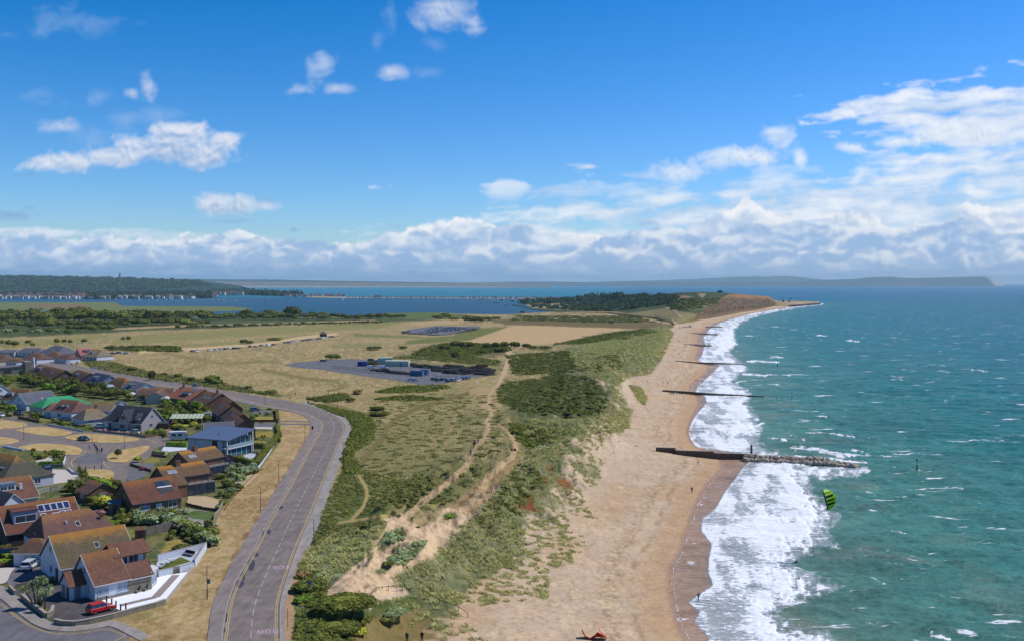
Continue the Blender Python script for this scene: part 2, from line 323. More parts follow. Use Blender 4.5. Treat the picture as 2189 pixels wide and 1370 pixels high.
 beach = sstep(2.5,-2.5, d-toe+ne*10+1.5)
 put(beach, SAND)
 put(beach*sstep(0.45,0.62, n1),(200,160,118), .5); put(beach*sstep(0.5,0.62, n2*0.6+nb*0.4),(226,194,154), .6); put(beach*sstep(0.60,0.70, n3),(178,142,106), .35)
 put(beach*np.exp(-((d-12-6*(n2-0.5))/1.6)**2)*sstep(.45, .6, n3),(150,126,86), .6); put(beach*np.exp(-((d-7.5-5*(n1-0.5))/.7)**2)*sstep(.4, .6, n2),(140,116,84), .6); put(beach*sstep(.56, .66, n5)*sstep(8,14, d),(186,152,118), .5); put(beach*sstep(.62, .7, n4),(228,204,170), .5)
 put(sstep(9,3.5, d+ne*3),(196,158,118), .75)
 put(sstep(1.6,0.2, d),(176,144,120))
 return col
def ground_material(name='ground', bump=0.5, scale=1.0):
 m, N, b = new_mat(name); t = m.node_tree
 at = N.n('ShaderNodeAttribute', attribute_name='tint'); geo = N.n('ShaderNodeNewGeometry'); P = geo.outputs['Position']
 a = N.noise(P, 1.1*scale, 5,0.65); bq = N.noise(P, 5.0*scale, 3,0.6); c = N.noise(P, 0.16*scale, 4,0.6)
 v = N.m('ADD', N.m('MULTIPLY', a, 0.7), N.m('ADD', N.m('MULTIPLY', bq, 0.45), N.m('MULTIPLY', c, 0.35)))
 v = N.mr(v, 0.5,1.0,0.60,1.30)
 cc = N.vm('MULTIPLY', at.outputs['Color'], N.xyz(v, v, v))
 N.plug(b.inputs['Base Color'], cc); b.inputs['Roughness'].default_value = 0.95; b.inputs['Specular IOR Level'].default_value = 0.12
 bp = N.n('ShaderNodeBump'); bp.inputs['Distance'].default_value = 0.25; bp.inputs['Strength'].default_value = bump
 N.plug(bp.inputs['Height'], N.m('ADD', a, N.m('MULTIPLY', bq, 0.5))); t.links.new(bp.outputs[0], b.inputs['Normal'])
 return m
GROUND = ground_material()
def build_ground():
 rows = np.concatenate([np.arange(1900,1500,-12), np.arange(1500,1380,-4), np.arange(1380,720,-2.0), np.arange(720,636.5,-1.0)])
 Yr = 50*F/(rows-608.0)
 u = np.concatenate([np.arange(-700,-20,14), np.arange(-20,1760,2.0)])
 X = ((u-CX)/F)[None, :]*Yr[:, None]; Y = np.repeat(Yr[:, None], len(u),1)
 Z = H(X, Y); px, py = project(X, Y, Z)
 d = sdist_shore(X, Y)
 keep = (d > -14) | (Y > 3000*KF)
 keep = (keep[:-1, :-1] & keep[1:, 1:] & keep[1:, :-1] & keep[:-1,1:])
 keep &= ~((Y[:-1, :-1] > 1150) & (X[:-1, :-1] > (1440-CX)/F*Y[:-1, :-1]) & (d[:-1, :-1] > 60) & False)
 me = grid_mesh('ground', np.stack([X, Y, Z],-1), keep)
 set_color(me, 'tint', ground_colour(px, py, X, Y))
 link('ground', me, GROUND, kind='structure')
build_ground()
# ------------------------------------------------------------ the headland
def build_headland():
 foot = [(1095,652,2),(1113,655,.8),(1140,662,.8),(1200,668,1),(1300,668,3),(1400,680,4),(1440,694,5),(1485,684,4.5),(1528,677,4.2),(1585,666,4),(1620,661,4),(1656,655,3),(1690,654,2),(1720,652.5,2),(1750,650,.6)]
 sky_ = [(1095,648,2900),(1113,645.5,2850),(1150,644,2800),(1200,641.5,2700),(1250,638,2600),(1300,634,2450),(1340,631.5,2250),(1400,630,2050),(1450,626.5,1850),(1500,624.5,1700),(1540,626,1640),(1570,628,1640),(1600,631.5,1740),(1643,634,1880),(1652,640,1935),(1660,647.5,1990),(1690,650,2050),(1720,650,2090),(1750,648.3,2120)]
 u = np.arange(1095,1750.1,2.0)
 fy, fz = [np.interp(u, [p[0] for p in foot],[p[i] for p in foot]) for i in (1,2)]
 ty, tD = [np.interp(u, [p[0] for p in sky_],[p[i] for p in sky_]) for i in (1,2)]; tD = tD*KF
 fD = np.array([U(a, b, c)[1] for a, b, c in zip(u, fy, fz)])
 tD = np.maximum(tD, fD+25)
 n = 90; v = np.linspace(0,1, n)
 PX = np.repeat(u[None, :], n, 0); py = fy[None]+(ty-fy)[None]*v[:, None]
 cl = np.interp(u, [1095,1440,1490,1530,1560,1660,1700,1750],[1,1, .9, .55, .35, .35,1,1])[None]
 edge_y = np.interp(u, [1440,1487,1505,1525,1542,1560,1750],[690,676,660,648,637,628,628])[None]
 D = fD[None]+(tD-fD)[None]*v[:, None]**np.interp(u, [1095,1300,1440,1520,1750],[1.3,1.2,1.6,3.0,3.0])[None]
 x = (PX-CX)/F*D; nn = fbm(x/22, D/60,5,0.55,200)-0.5; gl = fbm(PX/5.0, v[:, None]*np.ones_like(PX)*1.6,5,0.6,210)-0.5
 cliff = sstep(-3,3, py-edge_y)*sstep(1470,1500, PX)*(1-sstep(1655,1670, PX))
 D = D + (gl*34*cliff + nn*14*(1-cliff))*np.sin(np.pi*np.clip(v*1.05,0,1))[:, None]**0.5
 D = np.maximum.accumulate(D, 0)
 y0 = (CY-py)/F; dy = cT+y0*sT; dz = -sT+y0*cT; t_ = D/dy
 Xw = (PX-CX)/F*t_; Z = CZ+dz*t_
 back = []; top = Z[-1].copy()
 for k, (dd, f) in enumerate([(12,1.0),(40, .97),(90, .85),(150, .6),(210, .25),(260,-.05)]):
  Dk = D[-1]+dd; zz = top*f*np.interp(u, [1640,1660],[1, .6]) if k else top+0.1
  back.append(np.stack([Xw[-1]/D[-1]*Dk, Dk, zz],-1))
 co = np.concatenate([np.stack([Xw, D, Z],-1), np.array(back)],0)
 x0 = co[0].copy(); x0[:, 2] = -1.0; x0[:, 1] -= 3; co = np.concatenate([x0[None], co],0)
 PXa, PYa = project(co[..., 0], co[..., 1], co[..., 2])
 PXa = np.repeat(u[None], co.shape[0],0)
 L = lambda c: np.array(alb(*c)); X_, Y_ = co[..., 0], co[..., 1]
 n1 = fbm(X_/28, Y_/70,5, .6,220); n2 = fbm(X_/7, Y_/20,4, .6,230); n3 = fbm(PXa/3.2, PYa/9,4, .6,240)
 col = np.zeros(co.shape); col[:] = L((72,84,50))
 def put(m, c, k=1.0):
  m = (np.clip(m, 0,1)*k)[..., None]; col[:] = col*(1-m)+L(c)*m
 def poly(P, soft=1.5, rough=3):
  return sstep(-soft, soft, sdist(PXa, PYa, P)+(n2-.5)*2*rough)
 put(sstep(.48, .6, n1),(96,100,60), .7); put(sstep(.5, .62, n2),(52,64,38), .6)
 put(poly([(1330,672),(1390,664),(1425,658),(1445,664),(1490,672),(1500,685),(1440,697),(1330,690),(1200,672),(1260,668)]),(150,134,86), .9)
 put(poly([(1200,668),(1300,664),(1340,670),(1300,676),(1200,676)]),(172,148,100), .7)
 put(poly([(1430,632),(1475,633),(1480,636),(1450,641),(1435,638)],1,2),(176,138,100), .8)
 put(poly([(1490,627),(1510,628),(1503,637),(1498,636)],1,1),(180,160,126), .7)
 put(poly([(1500,652),(1540,650),(1530,656),(1490,664),(1460,662)],1,3),(140,136,100), .6)
 put(sstep(1.6, .4, seg_dist(PXa, PYa, [(1425,658),(1440,662),(1448,670),(1458,678)], False)),(196,180,156), .9)
 put(sstep(1.8, .4, seg_dist(PXa, PYa, [(1436,680),(1440,688),(1452,694)], False)),(204,184,156), .9)
 put(sstep(2, .4, seg_dist(PXa, PYa, [(1452,640),(1458,646),(1452,652)], False)),(180,150,118), .6)
 cf = sstep(-2,2, PYa-np.interp(PXa, [1440,1487,1505,1525,1542,1560,1750],[692,677,661,649,638,629,629]))*sstep(1478,1496, PXa)*(1-sstep(1658,1672, PXa))
 put(cf, (126,102,78)); put(cf*sstep(.42, .56, n3),(78,66,50), .9); put(cf*sstep(.56, .7, n3),(160,118,78), .7)
 vv = (PYa-np.interp(PXa, u, ty))/np.maximum(np.interp(PXa, u, fy-ty),1)
 put(cf*sstep(.34, .1, vv)*sstep(.4, .6, n1+.1),(188,140,88), .75); put(cf*sstep(.5, .64, n1),(92,92,60), .6)
 put(cf*sstep(.8,1., vv),(156,128,96), .7)
 put(sstep(1655,1668, PXa),(170,150,112), .9)
 me = grid_mesh('headland', co); set_color(me, 'tint', col)
 link('headland', me, ground_material('headland_ground', 0.8,0.25), kind='structure')
 return co, u
HEAD_CO, HEAD_U = build_headland()
# ------------------------------------------------------------ water
def water_material(name, harbour=False):
 m, N, b = new_mat(name); t = m.node_tree
 at = N.n('ShaderNodeAttribute', attribute_name='water'); fo = N.n('ShaderNodeAttribute', attribute_name='foam')
 geo = N.n('ShaderNodeNewGeometry'); P = geo.outputs['Position']
 sp = N.n('ShaderNodeSeparateXYZ'); t.links.new(P, sp.inputs[0])
 Q = N.vm('MULTIPLY', P, (0.62,1.0,1.0))
 big = N.noise(Q, 0.035,5,0.6); mid = N.noise(Q, 0.18,5,0.6); fine = N.noise(Q, 0.9,5,0.65)
 v = N.mr(N.m('ADD', N.m('MULTIPLY', big, 0.5), N.m('ADD', N.m('MULTIPLY', mid, 0.45), N.m('MULTIPLY', fine, 0.45))),0.45,0.95,0.42,1.55)
 base = N.vm('MULTIPLY', at.outputs['Color'], N.xyz(v, v, v))
 lace = N.noise(N.vm('MULTIPLY', P, (0.8,1.5,1)),0.85,7,0.68,0.6); lace2 = N.noise(N.vm('MULTIPLY', P, (0.5,1.3,1)),0.16,4,0.55)
 fac = N.m('ADD', fo.outputs['Fac'], N.m('ADD', N.m('MULTIPLY', N.m('SUBTRACT', lace, 0.5),2.3), N.m('MULTIPLY', N.m('SUBTRACT', lace2,0.5),0.9)))
 foam = N.mr(fac, 0.38,0.70,0,1, True)
 foam = N.m('MULTIPLY', foam, N.mr(fo.outputs['Fac'],0.02,0.12))
 wc = N.noise(N.vm('MULTIPLY', P, (0.33,1.0,1)),0.16 if not harbour else 0.4,3,0.55,0.4)
 wc2 = N.noise(N.vm('MULTIPLY', P, (0.5,1.6,1)),1.1,4,0.6)
 gate = N.noise(P, 0.02,3,0.6)
 cap = N.mr(N.m('ADD', wc, N.m('ADD', N.m('MULTIPLY', N.m('SUBTRACT', wc2,0.5),0.16), N.m('MULTIPLY', N.m('SUBTRACT', gate, 0.5),0.22))),0.655 if not harbour else 0.80,0.70 if not harbour else 0.86,0,0.95, True)
 c2 = N.mr(N.m('ADD', N.noise(N.vm('MULTIPLY', P, (0.4,1.2,1)),0.5,3,0.6,0.3), N.m('MULTIPLY', N.m('SUBTRACT', gate, 0.5),0.3)),0.70,0.74,0,0.75, True); cap = N.m('MAXIMUM', cap, c2)
 foam = N.m('MAXIMUM', foam, N.m('MULTIPLY', cap, N.mr(fo.outputs['Fac'],0.3,0.0)))
 N.plug(b.inputs['Base Color'], N.mix(foam, base, (0.80,0.82,0.84)))
 N.plug(b.inputs['Roughness'], N.mr(foam, 0,1,0.34,0.9)); b.inputs['IOR'].default_value = 1.33
 N.plug(b.inputs['Specular IOR Level'], N.mr(foam, 0,1,0.09,0.1))
 bp = N.n('ShaderNodeBump'); bp.inputs['Distance'].default_value = 1.1 if not harbour else .25; bp.inputs['Strength'].default_value = 0.75
 N.plug(bp.inputs['Height'], N.m('ADD', N.m('MULTIPLY', mid, 1.6), N.m('ADD', N.m('MULTIPLY', fine, 0.5), N.m('MULTIPLY', foam, 0.22)))); t.links.new(bp.outputs[0], b.inputs['Normal'])
 return m
SWASH_PX = [(1560,1600),(1530,1480),(1512,1362),(1482,1329),(1492,1309),(1469,1286),(1500,1265),(1523,1250),(1512,1224),(1513,1200),(1520,1163),(1498,1135),(1498,1109),(1528,1086),(1553,1043),(1570,1022),(1585,1000),(1600,985),
 (1580,968),(1488,957),(1468,930),(1476,905),(1486,887),(1510,860),(1506,848),(1485,840),(1490,826),(1508,810),(1524,795),(1538,781),(1490,772),(1500,760),(1503,748),(1507,735),(1503,722),(1516,704),(1536,691),(1566,681),(1604,671),(1652,662),(1700,655.5),(1760,648.5)]
OUTER_PX = [(1760,648),(1770,650.5),(1715,658),(1680,664),(1650,670),(1610,680),(1585,692),(1572,705),(1572,722),(1580,738),(1560,752),(1575,765),(1592,778),(1600,790),(1580,800),(1572,815),(1598,830),(1610,845),(1602,860),(1612,875),(1622,892),(1632,915),(1625,940),(1640,955),
 (1680,968),(1720,985),(1840,995),(1870,1005),(1830,1020),(1740,1030),(1745,1055),(1790,1085),(1800,1105),(1770,1135),(1795,1165),(1740,1185),(1690,1205),(1740,1225),(1810,1252),(1760,1275),(1700,1295),(1660,1310),(1700,1330),(1770,1345),(1790,1370),(1840,1480),(1900,1600)]
def build_sea():
 rows = np.concatenate([np.arange(1900,1500,-12), np.arange(1500,1380,-4), np.arange(1380,640,-1.6), np.arange(640,612,-.8), np.arange(612,608.6,-.3),[608.5,608.35,608.2,608.1]])
 Yr = 59*F/(rows-608.0)
 u = np.concatenate([np.arange(1330,2260,2.2), np.arange(2262,2950,14)])
 X = ((u-CX)/F)[None, :]*Yr[:, None]; Y = np.repeat(Yr[:, None], len(u),1)
 px, py = project(X, Y, np.zeros_like(X)); d = -sdist_shore(X, Y)
 surf = SWASH_PX + OUTER_PX
 sp_ = sdist(px, py, surf); ysc = np.clip((py-600)/400,0.06,1.3)
 s = np.maximum(Y, 60)/160; ne = fbm(X/s/1.4, np.log(Y)*40,5, .6,300)-.5; nl = fbm(X/9, Y/16,4, .6,310)-.5
 dout = seg_dist(px, py, OUTER_PX, False)*np.where(sp_ > 0,1,-1); din = seg_dist(px, py, SWASH_PX, False)*np.where(sp_ > 0,1,-1)
 foam = sstep(-2.5,5, din/ysc+ne*2)*sstep(-22,34, dout/ysc+ne*70+nl*50)
 solid = sstep(40,110, din/ysc)*sstep(-10,40, dout/ysc+ne*60)
 roll = fbm((X-Y*.12)/7, Y/38,4, .55,316); body = foam*(0.60+0.36*solid+(fbm(X/14, Y/12,4, .55,315)-.5)*0.8+(sstep(.40, .60, roll)-.5)*0.42); body = np.maximum(body, foam*.44) + foam*0.34*np.exp(-(din/ysc/5)**2)
 w_ = (d > 0.3) & (sp_ < 0) & (din > -90)
 edge1 = np.exp(-((d-0.35)/0.28)**2)*0.55; streaks = sstep(.60, .68, fbm(X/3.5+Y/9, Y/0.8,4, .6,320))*0.42
 body = np.where(w_ & (px < 1620), np.maximum(body, np.maximum(edge1, streaks)), body)
 ST = [((1597,772),(1663,775),5,.9),((1588,799),(1640,804),6,.85),((1630,800),(1690,803),3,.8),((1574,818),(1597,814),5,.85),((1647,763),(1674,764),4,.8),((1636,822),(1670,822),3,.8),((1722,924),(1826,932),4,.75),((1705,901),(1750,899),4,.7),((1745,890),(1770,894),4,.85),
   ((1740,717),(1757,717),2.5,.9),((1808,728),(1836,730),3,.95),((1820,961),(1845,963),4,.8),((1690,955),(1800,975),16,.72),((1790,972),(1925,976),7,.75),((1700,975),(1850,990),10,.75),((1652,937),(1680,940),5,.8),((1625,905),(1640,905),3,.8),((1617,699),(1640,701),2,.9),((1648,698),(1680,700),1.5,.7),
   ((1588,717),(1618,719),2,.8),((1740,717),(1775,719),2,.8),((1690,930),(1720,938),4,.6),((1905,1134),(1935,1140),5,.8),((1850,1050),(1880,1060),5,.7),((2075,790),(2110,794),3,.8),((1900,800),(1930,812),3,.6),((2090,940),(2189,945),4,.6),((2020,1040),(2060,1046),4,.6),((1990,1355),(2030,1362),8,.7),((1860,1235),(1890,1245),4,.6)]
 for (a, b, w, k) in ST:
  q = seg_dist(px, py, [a, ((a[0]+b[0])/2,(a[1]+b[1])/2-w*.3), b], False)
  body = np.maximum(body, k*sstep(w, 0, q*1.6+ne*w*2.5))
 amp = np.interp(Y/KF, [60,300,900,1600],[0.32,0.32,0.2,0.0])*sstep(2,40, d)
 Z = ((fbm(X/16+Y/60, Y/7.5,4, .5,330)-.5)*3.0 + (fbm(X/5, Y/2.6,3, .5,340)-.5)*1.0)*amp*2.2 + 0.38*sstep(.7, .95, body)*sstep(8,30, d) + 0.10*foam
 Z = np.where(d < 1.0,0.0, Z)
 L = lambda c: np.array(alb(*c))
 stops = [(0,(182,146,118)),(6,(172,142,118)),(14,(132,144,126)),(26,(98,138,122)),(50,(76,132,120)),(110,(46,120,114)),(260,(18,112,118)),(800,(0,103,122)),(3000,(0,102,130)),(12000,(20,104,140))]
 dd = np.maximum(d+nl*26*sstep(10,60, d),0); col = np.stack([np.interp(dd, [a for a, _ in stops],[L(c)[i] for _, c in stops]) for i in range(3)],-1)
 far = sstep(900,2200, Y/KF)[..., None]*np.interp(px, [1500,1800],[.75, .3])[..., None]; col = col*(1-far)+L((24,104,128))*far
 br = (sstep(.54, .68, fbm(X/26, Y/30,4, .55,350))*sstep(90,20, d)*sstep(6,20, d))[..., None]*0.5; col = col*(1-br)+L((138,142,120))*br
 sh_ = (sstep(1.6,0.3, np.abs(py-631-(px-1850)*0.0015))*sstep(1780,1840, px)*sstep(1990,1930, px))[..., None]*0.5; col = col*(1-sh_*0.0)
 fw = (sstep(.15, .6, foam)*.75*(d > 2))[..., None]; col = col*(1-fw)+L((172,182,186))*fw
 keep = (d > -3); keep = keep[:-1, :-1] | keep[1:, 1:]
 me = grid_mesh('sea', np.stack([X, Y, Z],-1), keep); set_color(me, 'water', col)
 a = me.attributes.new('foam', 'FLOAT', 'POINT'); a.data.foreach_set('value', body.astype(np.float32).ravel())
 me.polygons.foreach_set('use_smooth', np.ones(len(me.polygons), bool))
 link('sea', me, water_material('sea_water'), kind='structure')
 for name, z, zy, c1, c2, ux in (('bay', -0.04,(3285,21000),(0,116,134),(24,122,144),(-900,1350)),('harbour_water', 0.02,(1300,3300),(30,70,86),(34,80,100),(-900,1350))):
  Yr = np.geomspace(zy[0]*KF, zy[1]*KF, 40); u = np.arange(ux[0], ux[1],8.0)
  X = ((u-CX)/F)[None, :]*Yr[:, None]; Y = np.repeat(Yr[:, None], len(u),1)
  t_ = np.linspace(0,1,40)[:, None, None]; col = np.ones(X.shape+(3,))*(L(c1)*(1-t_)+L(c2)*t_)
  me = grid_mesh(name, np.stack([X, Y, np.full_like(X, z)],-1)); set_color(me, 'water', col)
  a = me.attributes.new('foam', 'FLOAT', 'POINT'); a.data.foreach_set('value', np.zeros(X.size, np.float32))
  link(name, me, water_material(name+'_water', name != 'bay'), kind='structure')
build_sea()
# ------------------------------------------------------------ far land
def ridge(name, pts, D0, D1, col, seed, tree=6.0, base_py=None, spots=(), step=3.0):
 """far land: pts = skyline in photo pixels, D0 = distance of its foot, D1 = distance of its crest"""
 D0 *= KF; D1 *= KF; xs = [p[0] for p in pts]; ys = [p[1] for p in pts]; u = np.arange(xs[0], xs[-1]+.1, step); n = 26
 T = np.interp(u, xs, ys)-(fbm(u/14, u*0+seed, 5, .65, seed)-.5)*tree*F/D1
 v = np.linspace(0,1, n)[:, None]; D = D0+(D1-D0)*v**1.2*np.ones_like(u)[None]
 zt = np.array([CZ+(-sT+(CY-t)/F*cT)/(cT+(CY-t)/F*sT)*D1 for t in T])
 Z = -0.5+np.maximum(zt, 1)[None]*sstep(0,1, v)**0.8+(fbm(((u-CX)/F)[None]*D/60, D/90,4, .6, seed+3)-.5)*tree*1.6*np.sin(np.pi*np.clip(v, 0,1))
 X = ((u-CX)/F)[None]*D
 co = np.stack([X, D, Z],-1); bk = co[-1].copy(); bk[:, 1] += 300; bk[:, 0] *= bk[:, 1]/D1; bk2 = bk.copy(); bk2[:, 2] = -2; bk2[:, 1] += 500
 co = np.concatenate([co, bk[None], bk2[None]],0)
 L = lambda c: np.array(alb(*c)); px, py = project(co[..., 0], co[..., 1], co[..., 2])
 c = np.zeros(co.shape); c[:] = L(col[0]); nn = fbm(co[..., 0]/110, co[..., 1]/220,5, .6, seed+9)
 m = sstep(.42, .62, nn)[..., None]; c = c*(1-m)+L(col[1])*m
 for P, cc, k, soft in spots:
  m = (sstep(-soft, soft, sdist(px, py, P)+(nn-.5)*soft*4)*k)[..., None]; c = c*(1-m)+L(cc)*m
 me = grid_mesh(name, co); set_color(me, 'tint', c); link(name, me, ground_material(name+'_ground', 0.9,0.02), kind='structure')
 return co
FAR_HILLS = ridge('far_hills', [(-700,592),(0,589),(60,589),(120,591),(250,594),(330,596),(390,598),(430,601),(470,605.5),(500,609),(515,612)],5200,7600,[(40,66,50),(58,80,56)],400, tree=22)
ridge('bay_coast', [(300,597),(420,597),(500,598),(560,598),(620,599),(700,600.5),(800,602),(900,603.5),(1000,605),(1100,607),(1180,609.5)],14000,16500,[(104,112,82),(146,118,92)],410, tree=24,
  spots=[([(380,611.5),(560,612.3),(1100,613.6),(1100,616),(380,616)],(200,188,162), .6, .5),([(300,590),(1180,602),(1180,606),(900,605.5),(620,603),(400,601.5),(300,601)],(46,66,52), .9, .6)])
ridge('island_downs', [(1100,608),(1200,605),(1300,602),(1400,600),(1500,596),(1560,593),(1600,591.5),(1640,592),(1680,590.5),(1720,594),(1760,598),(1850,604)],23000,27000,[(84,100,84),(120,124,96)],420, tree=60)
ridge('far_island', [(850,608),(950,605),(1050,604),(1100,602.5),(1160,602),(1260,604),(1350,603),(1450,604),(1560,603),(1700,602),(1760,599),(1820,597),(1860,593.5),(1900,592),(1940,595),(2000,594),(2080,592),(2110,591.5),(2122,594),(2136,600),(2142,608),(2145,611)],20500,22500,[(70,88,72),(96,104,82)],430, tree=30,
  spots=[([(2104,592),(2150,596),(2150,612),(2125,612),(2118,600)],(200,200,196), .8,1.5),([(1900,608),(1960,606),(1990,612),(1900,612)],(150,120,96), .5,1.5)], step=2.0)
# ------------------------------------------------------------ clouds: densities on a grid of azimuth and elevation
def cloud_grid(step=2.0):
 """returns px, py grids and premixed cloud colour (linear) and cover"""
 U = np.arange(-420,2610, step); V = np.arange(608,-260,-step)   # photo pixels, bottom row first
 X, Y = np.meshgrid(U, V)
 rgb = np.zeros(X.shape+(3,)); A = np.zeros(X.shape)
 x = X/100; y = Y/100
 wx = (fbm(x*1.1, y*1.1,4,0.5,3)-0.5)*0.9; wy = (fbm(x*1.1, y*1.1,4,0.5,8)-0.5)*0.6
 xw, yw = x+wx, y+wy
 def L(c): return np.array(lin(*c))
 def over(a, col):
  nonlocal rgb, A
  a = np.clip(a, 0,1)
  rgb = rgb*(1-a)[..., None] + (col if col.ndim == 3 else col[None, None, :])*a[..., None]
  A = A*(1-a)+a
 def field(blobs):
  f = np.full(X.shape, -3.0)
  for (px, py, rx, ry, k) in blobs:
   d = np.sqrt(((X-px)/rx)**2+((Y-py)/ry)**2); f = np.logaddexp(f*7, k*(1-d)*7)/7
  return f
 def march(D, k=1.0, dx=1, dy=4, n=9):
  """light that is left after passing through the cloud towards the upper right"""
  s = np.zeros_like(D)
  for i in range(1, n+1):
   ox, oy = dx*i, dy*i
   s += np.roll(np.roll(D, -ox, 1),-oy, 0)
  return np.exp(-k*s*step/2)
 def puff(blobs, amp, freq, hi, lo, amax=1.0, dens=2.2, thr=0.0, k=0.10, st=1.2, seed=0, wisp=0.0, gam=1.0, md=3):
  f = field(blobs)
  n = fbm(xw*freq, yw*freq*st, 7,0.56, seed+5)
  n2 = fbm(xw*freq*2.2+3, yw*freq*st*2.2,6,0.6, seed+9)
  D = np.clip(f, -3,1.5) + (n-0.5)*amp*1.25 + (n2-0.5)*amp*0.28 - thr*0.7
  if wisp: D = D + (fbm(xw*freq*2.5, yw*freq*st*4,5,0.55, seed+40)-0.5)*wisp
  D = np.clip(D, 0,1.6)
  a = (1-np.exp(-dens*0.55*D**1.3))*amax
  l = march(D, k, 1, md)**gam
  l = np.clip(l + (n2-np.roll(np.roll(n2,-2,1),-4,0))*1.6 + (n-0.5)*0.3,0,1)
  over(a, L(lo)+(L(hi)-L(lo))*l[..., None])
 vs = fbm(x*0.7+wx*0.5, y*3.6+wy*1.2+x*0.25,8,0.62,21); vb = fbm(xw*0.7, yw*1.6,5,0.55,33)
 f = field([(2189,270,430,110,1.9),(2050,232,330,30,1.9),(1940,250,180,22,1.2),(1980,450,620,110,1.9),(1480,455,480,75,1.3),
    (1190,410,230,22,1.5),(1450,372,200,18,1.2),(1680,392,250,22,1.3),(1000,520,270,40,0.9),(1780,430,520,60,1.5),
    (2230,370,470,95,1.9),(80,500,300,13,1.6),(300,505,200,12,1.4),(1255,357,50,7,1.0),(1330,350,50,6,0.8)])
 D = np.clip(f + (vs-0.5)*4.2 + (vb-0.5)*2.2 - 0.25,0,1.5)
 hole = sstep(60,0, np.abs(Y-345-(X-1780)*-0.12))*sstep(1930,1800, X)
 a = (1-np.exp(-2.4*D))*0.90*(1-0.55*hole)
 l = np.clip(0.45+(vs-0.5)*2.4+(vb-0.5)*1.6,0,1)
 over(a, L((176,204,238))+(L((250,252,255))-L((176,204,238)))*l[..., None])
 puff([(145,48,110,40,1.0),(235,48,70,18,0.8),(207,210,34,20,1.0),(70,205,70,22,0.5),(265,255,55,32,1.0),(335,245,60,24,0.9),
   (830,25,24,34,0.8),(808,90,18,45,0.7),(930,95,34,26,0.9),(905,158,46,18,0.8),(210,300,90,36,0.9),(740,190,46,16,0.7),
   (40,70,90,20,0.5),(1830,320,60,20,0.8)],
   1.7,1.6,(170,200,240),(120,168,226), amax=0.62, dens=1.5, thr=0.15, seed=3, k=0.06)
 puff([(318,185,26,42,1.4),(282,200,22,16,1.2),(692,140,40,34,1.6),(650,192,52,16,1.4),(715,188,56,14,1.2),(680,165,30,30,1.0),
   (840,155,42,22,1.5),(950,25,85,45,2.2),(1015,50,32,40,1.4),(900,52,34,26,1.3),(135,270,72,22,1.3)],
   1.9,1.9,(222,230,244),(150,184,228), amax=0.86, dens=1.6, thr=0.25, seed=11, k=0.05)
 puff([(1665,292,46,34,2.0),(1600,335,100,28,1.9),(1540,345,70,24,1.5),(1440,365,75,26,1.4),(1712,340,18,24,1.5),
   (1820,315,42,16,1.2),(1920,303,60,18,1.7),(1840,365,50,16,1.2),(2080,285,170,40,1.9),(2010,290,110,26,1.6)],
   2.0,1.9,(242,247,254),(184,208,238), amax=0.95, dens=2.2, thr=0.25, seed=17, k=0.05)
 puff([(390,290,90,44,2.6),(478,306,58,34,2.2),(330,316,130,36,2.3),(410,328,140,40,2.3),(240,336,140,32,2.2),(120,348,110,24,1.9),
   (160,344,90,26,1.8)],2.3,1.7,(233,237,246),(142,172,214), amax=0.97, dens=2.8, thr=0.45, seed=23, k=0.075, md=3)
 puff([(490,440,84,32,2.5),(450,436,48,28,2.0),(565,440,44,16,1.2)],1.7,1.9,(232,236,245),(128,158,206), amax=0.97, dens=2.6, thr=0.4, seed=29, k=0.09)
 puff([(20,460,80,16,1.4),(60,445,26,12,0.9),(835,482,30,8,1.0),(575,432,45,14,0.9),(490,473,80,6,0.9),(5,385,26,8,0.8),
   (150,398,24,10,0.7),(750,490,20,6,0.6),(630,492,22,5,0.9),(1380,476,50,9,1.2),(70,375,130,9,0.7)],
   1.8,2.2,(132,168,216),(100,140,198), amax=0.85, dens=1.8, thr=0.3, seed=31, k=0.05)
 def bank(tops, seed, hi, lo, bs, bump, amax=1.0, k=0.06, base=575, mottle=1.0, floor=0.0):
  tx, ty = zip(*tops); T = np.interp(X, tx, ty)
  q = lambda s: (xw*s+seed, yw*s*1.35+seed*0.6)
  b = 0.62-worley(*q(bs), seed); b2 = 0.62-worley(*q(bs*2.3), seed+3); b3 = 0.62-worley(*q(bs*5), seed+5)
  n = fbm(*q(bs*0.42),7,0.56, seed)
  B = b*0.7 + b2*0.42 + b3*0.2 + (n-0.5)*3.0
  h = (Y-T) + B*bump
  a = sstep(-1.5,6+5*(n-0.5)*2, h)*amax
  dens = np.clip(h/30,0,1)*np.clip(0.55 + B*0.55,0,2)
  l = march(dens, k, 1,2,8)
  rel = B - np.roll(np.roll(B, -3,1),-5,0)           # lit upper right faces of each billow
  big = fbm(xw*1.3+seed, yw*2.6,5,0.55, seed)-0.5
  edge = np.exp(-np.clip(h, 0,99)/9.0)
  l = np.clip(floor + 0.30 + edge*0.55*np.clip(0.6+big*4,0,1.3) + rel*0.42 + big*mottle*2.0 - np.clip((h-25)/60,0,1)*0.18,0,1)
  l = l*l*(3-2*l)
  a = a*(1-sstep(base, base+25, Y)*0.6)
  over(a, L(lo)+(L(hi)-L(lo))*l[..., None])
 bank([(-700,510),(0,512),(150,520),(300,510),(470,505),(520,490),(560,508),(700,528),(800,520),(880,492),(1000,470),(1100,490),(1180,505),(1400,510),(1500,470),
   (1560,455),(1595,420),(1640,455),(1690,450),(1720,490),(1790,450),(1850,455),(1900,490),(2000,480),(2070,440),(2130,450),(2189,470),(2900,470)],
   1,(252,253,255),(192,212,238),2.6,15, k=0.05, floor=0.12)
